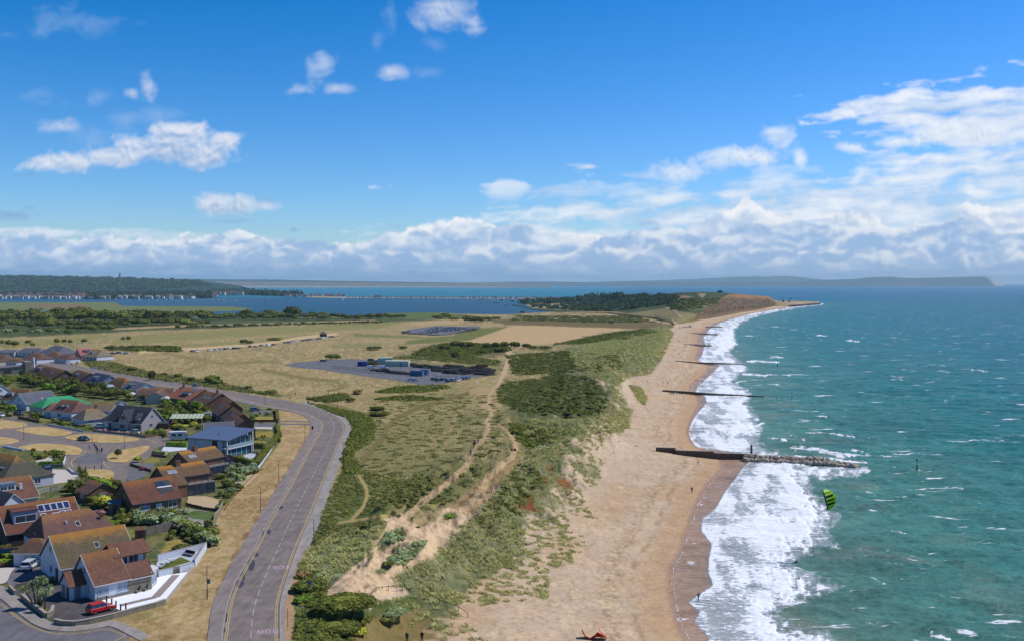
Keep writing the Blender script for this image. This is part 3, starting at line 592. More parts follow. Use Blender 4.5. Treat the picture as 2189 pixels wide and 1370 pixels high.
 bank([(-700,515),(0,512),(110,500),(150,520),(190,500),(330,540),(380,530),(470,500),(520,520),(700,520),(770,530),(860,505),(950,490),(1100,485),(1220,520),(1300,505),(1440,490),(1500,510),(1600,480),
   (1700,470),(1780,480),(1850,500),(1950,490),(2050,470),(2110,490),(2189,500),(2900,500)],
   5,(234,241,250),(162,192,230),2.2,16, k=0.085, mottle=1.2)
 bank([(-700,540),(0,545),(200,540),(300,530),(450,525),(560,515),(650,540),(800,545),(950,535),(1100,545),(1300,535),(1500,520),(1700,540),(1900,530),
   (2050,520),(2189,540),(2900,540)],
   9,(240,245,252),(160,190,228),2.9,14, amax=0.92, k=0.075, mottle=1.3, floor=-0.05)
 st = fbm(x*0.8, y*9+wy*1.2,6,0.55,77)
 side = np.clip((X-300)/1900,0,1)[..., None]
 mk = sstep(538,600, Y)*0.86
 c1 = L((122,160,208))*(1-side)+L((166,192,222))*side; c2 = L((156,186,222))*(1-side)+L((206,220,238))*side
 over(mk, c1+(c2-c1)*np.clip((st-0.38)*3.2,0,1)[..., None])
 A = A*sstep(-260,-180, Y)*sstep(-420,-330, X)*sstep(2610,2520, X)
 blur = lambda q: (lambda a: (np.roll(a, 1,1)+2*a+np.roll(a, -1,1))/4)((np.roll(q, 1,0)+2*q+np.roll(q, -1,0))/4)
 for _ in range(1): rgb = blur(rgb); A = blur(A)
 return X, Y, rgb, A
def build_sky_dome():
 X, Y, rgb, A = cloud_grid(2.0)
 x = (X-CX)/F; y0 = (CY-Y)/F
 fy = math.cos(TH)+y0*math.sin(TH); fz = -math.sin(TH)+y0*math.cos(TH)
 n = np.sqrt(x*x+fy*fy+fz*fz); D = 90000.0
 co = np.stack([x/n*D, fy/n*D, fz/n*D+CZ],-1)
 me = grid_mesh('sky', co); ob = bpy.data.objects.new('sky', me); COL.objects.link(ob); ob['kind'] = 'structure'
 a = me.color_attributes.new('cloud', 'FLOAT_COLOR', 'POINT')
 safe = np.where(A[..., None] > 1e-4, rgb/np.maximum(A[..., None],1e-4),0.5)
 a.data.foreach_set('color', np.concatenate([safe, A[..., None]],-1).astype(np.float32).ravel())
 m = bpy.data.materials.new('sky_clouds'); m.use_nodes = True; t = m.node_tree; t.nodes.clear(); N = NT(t)
 at = N.n('ShaderNodeAttribute', attribute_name='cloud')
 em = N.n('ShaderNodeEmission'); t.links.new(at.outputs['Color'], em.inputs[0]); em.inputs[1].default_value = 1.0
 tr = N.n('ShaderNodeBsdfTransparent'); mx = N.n('ShaderNodeMixShader')
 t.links.new(at.outputs['Alpha'], mx.inputs[0]); t.links.new(tr.outputs[0], mx.inputs[1]); t.links.new(em.outputs[0], mx.inputs[2])
 o = N.n('ShaderNodeOutputMaterial'); t.links.new(mx.outputs[0], o.inputs[0])
 m.cycles.emission_sampling = 'NONE'
 me.materials.append(m)
build_sky_dome()
# ------------------------------------------------------------ materials and mesh helpers for built things
_MATS = {}
def mat(name, rgb, rough=0.8, spec=0.25, metal=0.0, var=0.10, scale=2.0, bump=0.0, k=0.80, coat=0.0):
 """a plain surface with some unevenness of its own; rgb as it looks in sunlight"""
 if name in _MATS: return _MATS[name]
 m, N, b = new_mat(name); c = alb(*rgb, k=k)
 tc = N.n('ShaderNodeTexCoord'); n = N.noise(tc.outputs['Object'], scale, 4,0.6)
 v = N.mr(n, 0.3,0.7,1-var, 1+var); rgbn = N.n('ShaderNodeRGB'); rgbn.outputs[0].default_value = (*c, 1)
 N.plug(b.inputs['Base Color'], N.vm('MULTIPLY', rgbn.outputs[0], N.xyz(v, v, v)))
 b.inputs['Roughness'].default_value = rough; b.inputs['Specular IOR Level'].default_value = spec; b.inputs['Metallic'].default_value = metal
 b.inputs['Coat Weight'].default_value = coat
 if bump:
  bp = N.n('ShaderNodeBump'); bp.inputs['Strength'].default_value = bump; bp.inputs['Distance'].default_value = 0.05
  N.plug(bp.inputs['Height'], N.noise(tc.outputs['Object'], scale*6,3,0.6)); N.t.links.new(bp.outputs[0], b.inputs['Normal'])
 _MATS[name] = m; return m
def tile_mat(name, rgb, lichen=(186,128,52), lich=0.5, course=0.32, rgb2=None):
 """roof tiles: courses run along the object's x axis, lichen gathers along the ridge (z of the object)"""
 if name in _MATS: return _MATS[name]
 m, N, b = new_mat(name); t = N.t
 tc = N.n('ShaderNodeTexCoord'); O = tc.outputs['Object']; sp = N.n('ShaderNodeSeparateXYZ'); t.links.new(O, sp.inputs[0])
 row = N.m('FRACT', N.m('DIVIDE', sp.outputs[2], course*0.6)); colm = N.m('FRACT', N.m('DIVIDE', sp.outputs[0],0.30))
 groove = N.m('MULTIPLY', N.mr(row, 0.0,0.28,0.62,1.0), N.mr(N.m('ABSOLUTE', N.m('SUBTRACT', colm, 0.5)),0.32,0.5,1.0,0.72))
 n = N.noise(O, 1.3,5,0.65); n2 = N.noise(N.vm('MULTIPLY', O, (3.3,3.3,5.5)),1.0,2,0.5)
 base = N.mix(N.mr(n2,0.35,0.65), alb(*rgb), alb(*(rgb2 or tuple(c*0.80 for c in rgb))))
 at = N.n('ShaderNodeAttribute', attribute_name='ridge')
 lf = N.mr(N.m('ADD', N.m('MULTIPLY', at.outputs['Fac'],0.62), N.m('MULTIPLY', n, 0.75)),0.62,0.88,0, lich)
 base = N.mix(lf, base, alb(*lichen))
 v = N.m('MULTIPLY', groove, N.mr(N.noise(O, 0.5,3,0.6),0.3,0.7,0.86,1.12))
 N.plug(b.inputs['Base Color'], N.vm('MULTIPLY', base, N.xyz(v, v, v))); b.inputs['Roughness'].default_value = 0.85; b.inputs['Specular IOR Level'].default_value = 0.2
 bp = N.n('ShaderNodeBump'); bp.inputs['Strength'].default_value = 0.6; bp.inputs['Distance'].default_value = 0.04
 N.plug(bp.inputs['Height'], N.m('ADD', groove, N.m('MULTIPLY', n2,0.4))); t.links.new(bp.outputs[0], b.inputs['Normal'])
 _MATS[name] = m; return m
def brick_mat(name, c1, c2, mortar, scale=1.0, bump=0.4):
 if name in _MATS: return _MATS[name]
 m, N, b = new_mat(name); t = N.t
 tc = N.n('ShaderNodeTexCoord'); O = tc.outputs['Object']; sp = N.n('ShaderNodeSeparateXYZ'); t.links.new(O, sp.inputs[0])
 br = N.n('ShaderNodeTexBrick'); N.plug(br.inputs['Vector'], N.xyz(N.m('ADD', sp.outputs[0], sp.outputs[1]), sp.outputs[2],0.0))
 br.inputs['Color1'].default_value = (*alb(*c1),1); br.inputs['Color2'].default_value = (*alb(*c2),1); br.inputs['Mortar'].default_value = (*alb(*mortar),1)
 br.inputs['Scale'].default_value = 4.4*scale; br.inputs['Mortar Size'].default_value = 0.018; br.inputs['Bias'].default_value = 0.0
 v = N.mr(N.noise(O, 0.9,5,0.65),0.3,0.7,0.84,1.14)
 N.plug(b.inputs['Base Color'], N.vm('MULTIPLY', br.outputs[0], N.xyz(v, v, v))); b.inputs['Roughness'].default_value = 0.9; b.inputs['Specular IOR Level'].default_value = 0.15
 _MATS[name] = m; return m
def leaf_mat(name, rgb, rgb2=None, var=0.35, trans=0.15):
 """foliage: patches of two greens, a little light passes through the leaves"""
 if name in _MATS: return _MATS[name]
 m = bpy.data.materials.new(name); m.use_nodes = True; t = m.node_tree; t.nodes.clear(); N = NT(t)
 geo = N.n('ShaderNodeNewGeometry'); oi = N.n('ShaderNodeObjectInfo')
 n = N.noise(geo.outputs['Position'],1.2,3,0.6); n2 = N.noise(geo.outputs['Position'],7.0,2,0.6)
 c = N.mix(N.mr(n, 0.4,0.62), alb(*rgb, k=1.85), alb(*(rgb2 or tuple(q*0.72 for q in rgb)), k=1.85))
 nl = N.noise(geo.outputs['Position'],0.16,4,0.65); c = N.mix(N.mr(nl, 0.46,0.62,0,0.6), c, N.vm('MULTIPLY', c, (0.66,0.62,0.60)))
 v = N.m('MULTIPLY', N.mr(n2,0.3,0.7,1-var, 1+var), N.mr(oi.outputs['Random'],0,1,0.80,1.16))
 c = N.vm('MULTIPLY', c, N.xyz(v, v, N.m('MULTIPLY', v, 0.92)))
 d = N.n('ShaderNodeBsdfDiffuse'); N.plug(d.inputs[0], c); tr = N.n('ShaderNodeBsdfTranslucent'); N.plug(tr.inputs[0], c)
 mx = N.n('ShaderNodeMixShader'); mx.inputs[0].default_value = trans; t.links.new(d.outputs[0], mx.inputs[1]); t.links.new(tr.outputs[0], mx.inputs[2])
 o = N.n('ShaderNodeOutputMaterial'); t.links.new(mx.outputs[0], o.inputs[0]); _MATS[name] = m; return m
class MB:
 """collects simple solids and links them as one mesh object"""
 def __init__(s): s.v = []; s.f = []; s.a = None
 def add(s, vs, fs):
  o = len(s.v); s.v += [Vector(v) for v in vs]; s.f += [tuple(i+o for i in f) for f in fs]; return s
 def box(s, x0, x1, y0, y1, z0, z1, rot=0.0, piv=(0,0)):
  vs = [(x, y, z) for z in (z0, z1) for x, y in ((x0, y0),(x1, y0),(x1, y1),(x0, y1))]
  if rot:
   c, q = math.cos(rot), math.sin(rot); vs = [(piv[0]+(x-piv[0])*c-(y-piv[1])*q, piv[1]+(x-piv[0])*q+(y-piv[1])*c, z) for x, y, z in vs]
  return s.add(vs, [(0,3,2,1),(4,5,6,7),(0,1,5,4),(1,2,6,5),(2,3,7,6),(3,0,4,7)])
 def prism(s, poly, z0, z1, cap=True):
  """upright prism on a polygon of (x, y)"""
  n = len(poly); ar = sum(poly[i][0]*poly[(i+1) % n][1]-poly[(i+1) % n][0]*poly[i][1] for i in range(n))
  P = poly if ar > 0 else poly[::-1]
  vs = [(x, y, z0) for x, y in P]+[(x, y, z1) for x, y in P]
  return s.add(vs, ([tuple(range(n, 2*n)), tuple(range(n-1,-1,-1))] if cap else [])+[(i, (i+1) % n, n+(i+1) % n, n+i) for i in range(n)])
 def cyl(s, x, y, z0, z1, r0, r1=None, n=8):
  r1 = r0 if r1 is None else r1
  vs = [(x+math.cos(2*math.pi*i/n)*r, y+math.sin(2*math.pi*i/n)*r, z) for z, r in ((z0, r0),(z1, r1)) for i in range(n)]
  return s.add(vs, [tuple(range(n-1,-1,-1)), tuple(range(n, 2*n))]+[(i, (i+1) % n, n+(i+1) % n, n+i) for i in range(n)])
 def tube(s, a, b, r0, r1=None, n=6):
  r1 = r0 if r1 is None else r1; a = Vector(a); b = Vector(b); d = (b-a).normalized()
  e = d.orthogonal().normalized(); g = d.cross(e)
  vs = [p+(e*math.cos(2*math.pi*i/n)+g*math.sin(2*math.pi*i/n))*r for p, r in ((a, r0),(b, r1)) for i in range(n)]
  return s.add(vs, [tuple(range(n-1,-1,-1)), tuple(range(n, 2*n))]+[(i, (i+1) % n, n+(i+1) % n, n+i) for i in range(n)])
 def slab(s, pts, th):
  """a plate: pts (3 or 4 corners seen from outside, counter-clockwise) with thickness below it"""
  pts = [Vector(p) for p in pts]; n = (pts[1]-pts[0]).cross(pts[2]-pts[0]).normalized()
  q = [p-n*th for p in pts]; k = len(pts)
  return s.add(pts+q, [tuple(range(k)), tuple(range(2*k-1, k-1,-1))]+[(i, k+i, k+(i+1) % k, (i+1) % k) for i in range(k)])
 def mesh(s, name):
  me = bpy.data.meshes.new(name); me.from_pydata([tuple(v) for v in s.v],[], s.f); me.update(); return me
 def build(s, name, m, parent=None, loc=None, smooth=False, bevel=0.0):
  me = s.mesh(name); me.materials.append(m)
  if bevel:
   bm = bmesh.new(); bm.from_mesh(me); bmesh.ops.bevel(bm, geom=bm.edges[:], offset=bevel, segments=1, affect='EDGES', clamp_overlap=True); bm.to_mesh(me); bm.free()
  if smooth: me.polygons.foreach_set('use_smooth', [True]*len(me.polygons))
  o = bpy.data.objects.new(name, me); COL.objects.link(o)
  if parent is not None: o.parent = parent
  if loc is not None: o.location = loc
  return o
def tag(o, label=None, cat=None, group=None, kind=None):
 if label: o['label'] = label
 if cat: o['category'] = cat
 if group: o['group'] = group
 if kind: o['kind'] = kind
 return o
def empty(name, loc, rz=0.0, label=None, cat=None, group=None):
 o = bpy.data.objects.new(name, None); COL.objects.link(o); o.location = loc; o.rotation_euler = (0,0, rz); o.empty_display_size = 0.3
 return tag(o, label, cat, group)
def copy_tree(o, parent=None):
 c = o.copy(); COL.objects.link(c); c.parent = parent
 for ch in [q for q in COL.objects if q.parent == o]: copy_tree(ch, c)
 return c
_KIDS = {}
def proto_copy(o, loc, rz=0.0, sc=1.0, label=None, group=None):
 """copy a thing, its parts and sub-parts"""
 def cp(s, par):
  c = s.copy(); COL.objects.link(c); c.parent = par
  for k in _KIDS.get(s.name, ()): cp(k, c)
  return c
 if o.name not in _KIDS:
  def reg(s):
   _KIDS[s.name] = list(s.children)
   for k in _KIDS[s.name]: reg(k)
  reg(o)
 c = cp(o, None); c.location = loc; c.rotation_euler = (0,0, rz); c.scale = (sc, sc, sc) if not hasattr(sc, '__len__') else sc
 if label: c['label'] = label
 if group: c['group'] = group
 return c
_USED = set()
def use(o, loc, rz=0.0, sc=1.0, label=None, group=None, cat=None):
 """place a thing: the first time moves the thing itself, later times copies"""
 if o.name not in _USED:
  if o.name not in _KIDS:
   def reg(s):
    _KIDS[s.name] = list(s.children)
    for k in _KIDS[s.name]: reg(k)
   reg(o)
  _USED.add(o.name); c = o; c.location = loc; c.rotation_euler = (0,0, rz); c.scale = (sc, sc, sc) if not hasattr(sc, '__len__') else sc
  if label: c['label'] = label
  if group: c['group'] = group
  return c
 return proto_copy(o, loc, rz, sc, label, group)
def ordinal(n): return ['first', 'second', 'third', 'fourth', 'fifth', 'sixth', 'seventh', 'eighth', 'ninth', 'tenth', 'eleventh', 'twelfth', 'thirteenth', 'fourteenth', 'fifteenth', 'sixteenth', 'seventeenth', 'eighteenth', 'nineteenth', 'twentieth'][n] if n < 20 else \
 ['twenty', 'thirty', 'forty', 'fifty', 'sixty', 'seventy', 'eighty', 'ninety', 'hundred'][(n+1)//10-2]+('-'+ordinal((n+1) % 10-1) if (n+1) % 10 else 'th').replace('y-th', 'ieth')
def P9(px, py, z=9.0): return U(px, py, z)
def poly9(pts, z=9.0): return [U(a, b, z) for a, b in pts]
def resample(P, n):
 P = np.array(P, float); d = np.concatenate([[0], np.cumsum(np.hypot(*(P[1:]-P[:-1]).T))]); t = np.linspace(0, d[-1], n)
 return np.stack([np.interp(t, d, P[:, 0]), np.interp(t, d, P[:, 1])],1)
def smooth_line(P, n=120, it=6):
 P = resample(P, n)
 for _ in range(it): P[1:-1] = (P[:-2]+2*P[1:-1]+P[2:])/4
 return P
# ------------------------------------------------------------ roads, pavements and their markings
def asphalt(name, rgb, rgb2, patch=True):
 m, N, b = new_mat(name); t = N.t
 geo = N.n('ShaderNodeNewGeometry'); P = geo.outputs['Position']
 n = N.noise(P, 0.35,5,0.6); f = N.noise(P, 9.0,3,0.7); w = N.noise(N.vm('MULTIPLY', P, (1.2,0.10,1)),1.0,4,0.6)
 c = N.mix(N.mr(n, 0.38,0.64), alb(*rgb), alb(*rgb2)); v = N.m('MULTIPLY', N.mr(f, 0.3,0.7,0.86,1.14), N.mr(w, 0.35,0.65,0.84,1.12))
 N.plug(b.inputs['Base Color'], N.vm('MULTIPLY', c, N.xyz(v, v, v))); b.inputs['Roughness'].default_value = 0.9; b.inputs['Specular IOR Level'].default_value = 0.15
 return m
ROAD = asphalt('road_asphalt', (142,129,122),(124,114,109)); PAVE = asphalt('pavement_asphalt', (150,138,132),(136,124,118)); PAVE2 = asphalt('pale_pavement', (168,158,150),(150,142,136))
DARKT = asphalt('dark_tarmac', (86,82,84),(100,94,92)); GREYT = asphalt('grey_tarmac', (122,118,122),(110,106,110)); CARP = asphalt('car_park_tarmac', (122,121,124),(106,105,108))
KERB = mat('kerb_stone', (170,164,152)); YEL = mat('yellow_paint', (204,178,112), var=0.3, scale=1.5); WHT = mat('white_paint', (186,182,184), var=0.35, scale=1.5); PINK = mat('worn_red_surface', (150,122,124), var=.15)
def flat(name, pts, m, z=9.0, top=0.02, world=False, kind='structure', tri=True):
 """flat ground surface: polygon of photo pixels at height z, raised by top (with a vertical edge)"""
 P = pts if world else poly9(pts, z)
 bm = bmesh.new(); vs = [bm.verts.new((x, y, z+top)) for x, y in P]; f = bm.faces.new(vs)
 if f.normal.z < 0 or True:
  f.normal_update()
  if f.normal.z < 0: f.normal_flip()
 if top > 0.05:
  ex = bmesh.ops.extrude_face_region(bm, geom=[f]); vv = [q for q in ex['geom'] if isinstance(q, bmesh.types.BMVert)]
  for q in vv: q.co.z = z+top
  for q in vs: q.co.z = z-0.05
 bmesh.ops.triangulate(bm, faces=bm.faces[:]); bmesh.ops.recalc_face_normals(bm, faces=bm.faces[:])
 me = bpy.data.meshes.new(name); bm.to_mesh(me); bm.free()
 if top <= 0.05 and len(me.polygons) and me.polygons[0].normal.z < 0: me.flip_normals()
 return link(name, me, m, kind=kind)
def ribbon(P, w, z, mb, off=0.0, dash=None):
 """a strip of width w along a world polyline, shifted sideways by off; dash = (length, gap)"""
 P = np.asarray(P); d = np.gradient(P, axis=0); d /= np.hypot(d[:, 0], d[:, 1])[:, None]+1e-9; nrm = np.stack([-d[:, 1], d[:, 0]],1)
 s = np.concatenate([[0], np.cumsum(np.hypot(*(P[1:]-P[:-1]).T))]); a = P+nrm*(off-w/2); b = P+nrm*(off+w/2)
 def at(t): return [(np.interp(t, s, q[:, 0]), np.interp(t, s, q[:, 1]), z) for q in (a, b)]
 if dash:
  t = 0.0
  while t+dash[0] < s[-1]:
   p, q = at(t), at(t+dash[0]); mb.add([p[0], q[0], q[1], p[1]],[(0,1,2,3)]); t += sum(dash)
 else:
  vs = []; n = len(P)
  for i in range(n): vs += [(a[i][0], a[i][1], z),(b[i][0], b[i][1], z)]
  mb.add(vs, [(2*i, 2*i+2,2*i+3,2*i+1) for i in range(n-1)])
LE = [(443,1600),(462,1450),(475,1370),(479,1336),(485,1297),(497,1258),(516,1222),(536,1189),(556,1149),(571,1120),(583,1098),(595,1077),(619,1037),(650,979),(670,943),(684,922),(689,908),(684,899),(668,890),(642,880),(611,873),(574,868),(510,851),(440,833),(405,828),(338,820),(243,804),(175,792)]
RE = [(598,1600),(598,1450),(598,1370),(597,1317),(598,1281),(605,1262),(619,1218),(636,1169),(664,1105),(683,1055),(695,1024),(711,983),(725,949),(734,930),(739,916),(736,905),(723,894),(703,883),(674,872),(645,862),(611,855),(574,849),(510,839),(446,828),(373,815),(300,803),(256,795),(175,783)]
LPV = [(405,1600),(432,1450),(443,1370),(453,1287),(458,1271),(479,1246),(485,1218),(510,1179),(554,1104),(587,1049),(621,996),(654,941),(665,920),(665,908),(658,893),(636,882),(600,876),(560,870),(505,858),(440,840),(400,834),(338,826),(243,810),(175,797)]
RPV = [(616,1600),(612,1450),(609,1370),(609,1297),(619,1254),(642,1195),(670,1152),(686,1108),(711,1032),(730,983),(738,945),(751,918),(745,899),(728,884),(683,866),(646,857)]
def build_roads():
 L = smooth_line(poly9(LE),160,4); Rr = smooth_line(poly9(RE),160,4)
 far = [(175,783),(150,777),(120,772),(60,770),(20,772),(-40,778),(-40,790),(60,784),(120,786),(150,790),(175,792)]
 P = [tuple(p) for p in L]+[tuple(q) for q in poly9([(150,789),(120,786),(40,786),(-60,796),(-60,778),(20,773),(90,770),(125,772),(150,777)])]+[tuple(p) for p in Rr[::-1]]
 flat('road', P, ROAD, 9.0,0.012, world=True)
 lp = smooth_line(poly9(LPV),160,4); rp = smooth_line(poly9(RPV),120,4)
 def inset(Q, k): return Q
 flat('pavement', [tuple(p) for p in lp]+[tuple(p) for p in L[::-1]], PAVE, 9.0,0.12, world=True)
 k = int(len(Rr)*0.64); Rcut = smooth_line(poly9([p for p in RE if p[1] > 860]),120,4)
 flat('pavement', [tuple(p) for p in Rcut]+[tuple(p) for p in rp[::-1]], PAVE2,9.0,0.12, world=True)
 yl = MB(); wt = MB()
 Lm = L[:int(len(L)*0.80)]; Rm = Rcut
 for off in (-0.35,-0.62): ribbon(Lm, 0.10,9.022, yl, off)
 for off in (0.35,0.62): ribbon(Rm, 0.10,9.022, yl, off)
 o = yl.build('double_yellow_line', YEL); tag(o, kind='structure')
 C = smooth_line(poly9([(534,1450),(536,1362),(538,1336),(541,1307),(547,1283),(556,1258),(567,1230),(577,1206),(589,1185),(599,1161),(613,1130),(628,1098),(658,1037),(683,988),(703,945),(715,918),(713,902),(703,891),(683,880),(650,871)]),200,5)
 ribbon(C, 0.13,9.024, wt, 0.0,(3.2,1.8)); tag(wt.build('centre_line', WHT), kind='structure')
 kb = MB(); ribbon(L, 0.15,9.126, kb, 0.08); ribbon(Rcut, 0.15,9.126, kb, -0.08); tag(kb.build('kerb', KERB), kind='structure')
 TAR = mat('fresh_tar', (74,72,84), rough=.6, var=.1)
 mb = MB()
 for cx, cy, rx, ry in ((574,1136,5,6.0),(547,1185,6,5),(537,1207,8,14),(520,1231,5,10),(512,1247,10,8),(481,1318,6,11),(478,1346,5,6),(600,1084,7,3.5),(637,1040,2.4,1),(641,979,5,1.8),(622,1012,4,1.4),(691,1020,4,1.6),(562,1138,3,6)):
  q = [(cx+rx*math.cos(a)*(1+.15*math.sin(3*a+cx)), cy+ry*math.sin(a)*(1+.12*math.cos(2*a+cy))) for a in np.linspace(0,2*math.pi, 14)[:-1]]
  w = poly9(q, 9.0); z_ = 9.124 if cx < 600 and cx in (641,622,562) else 9.017
  mb.add([(x, y, z_+(cx % 7)*1e-4) for x, y in w][::-1],[tuple(range(len(w)))])
 o = mb.build('tar_patch', TAR); tag(o, kind='structure')
 def word(txt, px, py, w, h, ang_pts, red):
  c = bpy.data.curves.new('slow_marking', 'FONT'); c.body = txt; c.size = 1.0; c.align_x = 'CENTER'; c.align_y = 'CENTER'; c.resolution_u = 3
  tmp = bpy.data.objects.new('slow_marking', c); COL.objects.link(tmp); dg = bpy.context.evaluated_depsgraph_get()
  me = bpy.data.meshes.new_from_object(tmp.evaluated_get(dg)); bpy.data.objects.remove(tmp)
  me.materials.clear(); o = link('slow_marking', me, WHT, kind='structure'); x, y = U(px, py, 9.0)
  a, b = [Vector(U(*q, 9.0)) for q in ang_pts]; d = (b-a); ang = math.atan2(d.y, d.x)
  bx = max(v.co.x for v in me.vertices)-min(v.co.x for v in me.vertices); by = max(v.co.y for v in me.vertices)-min(v.co.y for v in me.vertices)
  o.scale = (w/bx, h/by, 1); o.rotation_euler = (0,0, ang-math.pi/2+math.pi); o.location = (x, y, 9.030)
  q = MB(); q.box(-w*.56-.6, w*.56+.3,-h*.62, h*.62,0,0.002); r = q.build('red_band', PINK); r.location = (x, y, 9.0185); r.rotation_euler = o.rotation_euler; tag(r, kind='structure')
  return o
 word('SLOW', 571.5,1349,3.0,1.9,((541,1370),(543,1320)), True)
 word('LOS', 601,1212,2.5,2.0,((572,1240),(590,1190)), True)
build_roads()
# ------------------------------------------------------------ plants
def leaf_quads(C, Rr, n, leaf, lump=0.25, up=0.0, lo=-0.25, seed=0, flat=1.0, shape=2.0):
 """n leaf-sized quads spread over each of the mounds C (k,3) with radii Rr (k,3)"""
 rg = np.random.default_rng(seed); k = len(C)
 u = rg.normal(size=(k, n, 3)); u /= np.linalg.norm(u, axis=2, keepdims=True)
 u[..., 2] = np.where(u[..., 2] < lo, -u[..., 2]*rg.random((k, n)), u[..., 2])
 if shape != 2.0:                                     # squarer forms for clipped bushes and hedges
  u /= (np.abs(u)**shape).sum(2, keepdims=True)**(1/shape)
 ph = rg.random((k, 1))*50
 b = 1+lump*(vnoise(u[..., 0]*2.3+ph, u[..., 1]*2.3+u[..., 2]*1.9+ph)-0.5)*2+lump*0.6*(vnoise(u[..., 0]*5+ph, u[..., 1]*5+u[..., 2]*4+ph)-0.5)*2
 rad = b*(1-0.22*rg.random((k, n))**2); Pp = C[:, None]+u*rad[..., None]*Rr[:, None]
 nn = u/np.maximum(Rr[:, None],1e-6); nn /= np.linalg.norm(nn, axis=2, keepdims=True); nn = nn+rg.normal(size=nn.shape)*0.55; nn[..., 2] += up; nn /= np.linalg.norm(nn, axis=2, keepdims=True)
 t = np.cross(nn, rg.normal(size=nn.shape)); t /= np.linalg.norm(t, axis=2, keepdims=True); w = np.cross(nn, t)
 s = leaf*(0.6+0.8*rg.random((k, n, 1))) if np.isscalar(leaf) else leaf[:, None, None]*(0.6+0.8*rg.random((k, n, 1)))
 q = np.stack([Pp-t*s-w*s*.6, Pp+t*s-w*s*.6, Pp+t*s+w*s*.6, Pp-t*s+w*s*.6],2)
 return q.reshape(-1,4,3)
def core(C, Rr, k=0.80, n=8, m=6):
 """closed inner bodies that stop the light passing straight through"""
 a = np.linspace(0,2*np.pi, n+1); e = np.linspace(-0.5, np.pi/2, m)
 A, E = np.meshgrid(a, e); P = np.stack([np.cos(A)*np.cos(E), np.sin(A)*np.cos(E), np.sin(E)],-1)
 P = P*(0.9+0.2*vnoise(A*1.1, E*1.5)[..., None]); P[:, -1] = P[:, 0]
 q = np.stack([P[:-1, :-1], P[:-1,1:], P[1:, 1:], P[1:, :-1]],2).reshape(-1,4,3)
 return (C[:, None, None]+q[None]*Rr[:, None, None]*k).reshape(-1,4,3)
def crown_mesh(name, seed, n_lumps=9, n_leaf=140, leaf=0.13, lumpy=0.35, spread=0.55, top=1.0, shape=2.0, lump_r=0.5):
 """crown of unit radius standing on z = 0, height 2*top"""
 rg = np.random.default_rng(seed); C = [[0,0, top*0.95]]; Q = [[0.78,0.78, top*0.85]]
 for i in range(n_lumps):
  a = 2*np.pi*(i/n_lumps+rg.random()*0.1); e = rg.uniform(-0.35,0.9)
  C.append([np.cos(a)*np.cos(e)*spread, np.sin(a)*np.cos(e)*spread, top*(0.95+0.62*np.sin(e))]); r = lump_r*rg.uniform(0.75,1.15); Q.append([r, r, r*top*0.9])
 C = np.array(C); Q = np.array(Q)
 V = np.concatenate([leaf_quads(C, Q, n_leaf, leaf, lumpy, 0.1,-0.6, seed, shape=shape), core(C, Q, 0.80)])
 V[..., 2] = np.maximum(V[..., 2],0.02)
 return quads_mesh(name, V)
GR = dict(deep=((54,66,44),(40,52,36)), dark=((94,98,50),(70,74,38)), mid=((106,110,54),(82,88,44)), bright=((108,128,50),(82,104,44)), yellow=((158,154,58),(118,124,52)), olive=((104,104,60),(82,84,50)),
   grey=((128,138,112),(100,114,92)), blue=((104,122,112),(80,98,92)), red=((120,62,58),(88,52,50)), pink=((196,130,160),(98,104,62)), sage=((134,144,104),(98,110,76)), brown=((130,108,72),(104,90,60)))
def gmat(k): return leaf_mat('foliage_'+k, *GR[k])
CROWNS = {}
def crown(kind):
 if kind not in CROWNS:
  CROWNS[kind] = {'ball': lambda: crown_mesh('foliage', 3,8,90,0.12,0.18,0.30,0.95), 'loose': lambda: crown_mesh('foliage', 5,9,80,0.16,0.5,0.55,0.85), 'low': lambda: crown_mesh('foliage', 7,10,90,0.13,0.4,0.62,0.5),
      'tree1': lambda: crown_mesh('crown', 11,13,130,0.10,0.4,0.62,0.8, lump_r=.42), 'tree2': lambda: crown_mesh('crown', 13,16,120,0.10,0.45,0.66,0.7, lump_r=.40), 'tree3': lambda: crown_mesh('crown', 17,11,140,0.11,0.5,0.55,1.0, lump_r=.45),
      'hill': lambda: crown_mesh('foliage', 29,40,420,0.034,0.45,0.74,0.30, lump_r=.24), 'mound': lambda: crown_mesh('foliage', 19,14,100,0.09,0.35,0.7,0.42, lump_r=.38), 'spiky': lambda: spiky_mesh(23)}[kind]()
  CROWNS[kind].materials.append(gmat('mid'))
 return CROWNS[kind]
def spiky_mesh(seed):
 """upright strap leaves from one base, as New Zealand flax or yucca"""
 rg = np.random.default_rng(seed); Q = []
 for i in range(90):
  a = rg.uniform(0,2*np.pi); tilt = rg.uniform(0.1,1.15); L = rg.uniform(0.8,1.25); d = np.array([np.cos(a)*np.sin(tilt), np.sin(a)*np.sin(tilt), np.cos(tilt)])
  s = np.array([-np.sin(a), np.cos(a),0])*0.055; p0 = np.zeros(3); p1 = d*L*0.55; p2 = p1+(d+np.array([0,0,-0.45*tilt]))*L*0.5
  Q += [[p0-s, p0+s, p1+s, p1-s],[p1-s, p1+s, p2+s*.2, p2-s*.2]]
 return quads_mesh('foliage', np.array(Q)*np.array([1,1,1.4]))
LABQ = []
def reg(o, base, group=None, cat=None, axis='x', words=('from the left', 'from the top')):
 """label made at the end: same base labels are told apart by their order in the picture"""
 o['label'] = base
 if cat: o['category'] = cat
 if group: o['group'] = group
 LABQ.append((o, base, axis)); return o
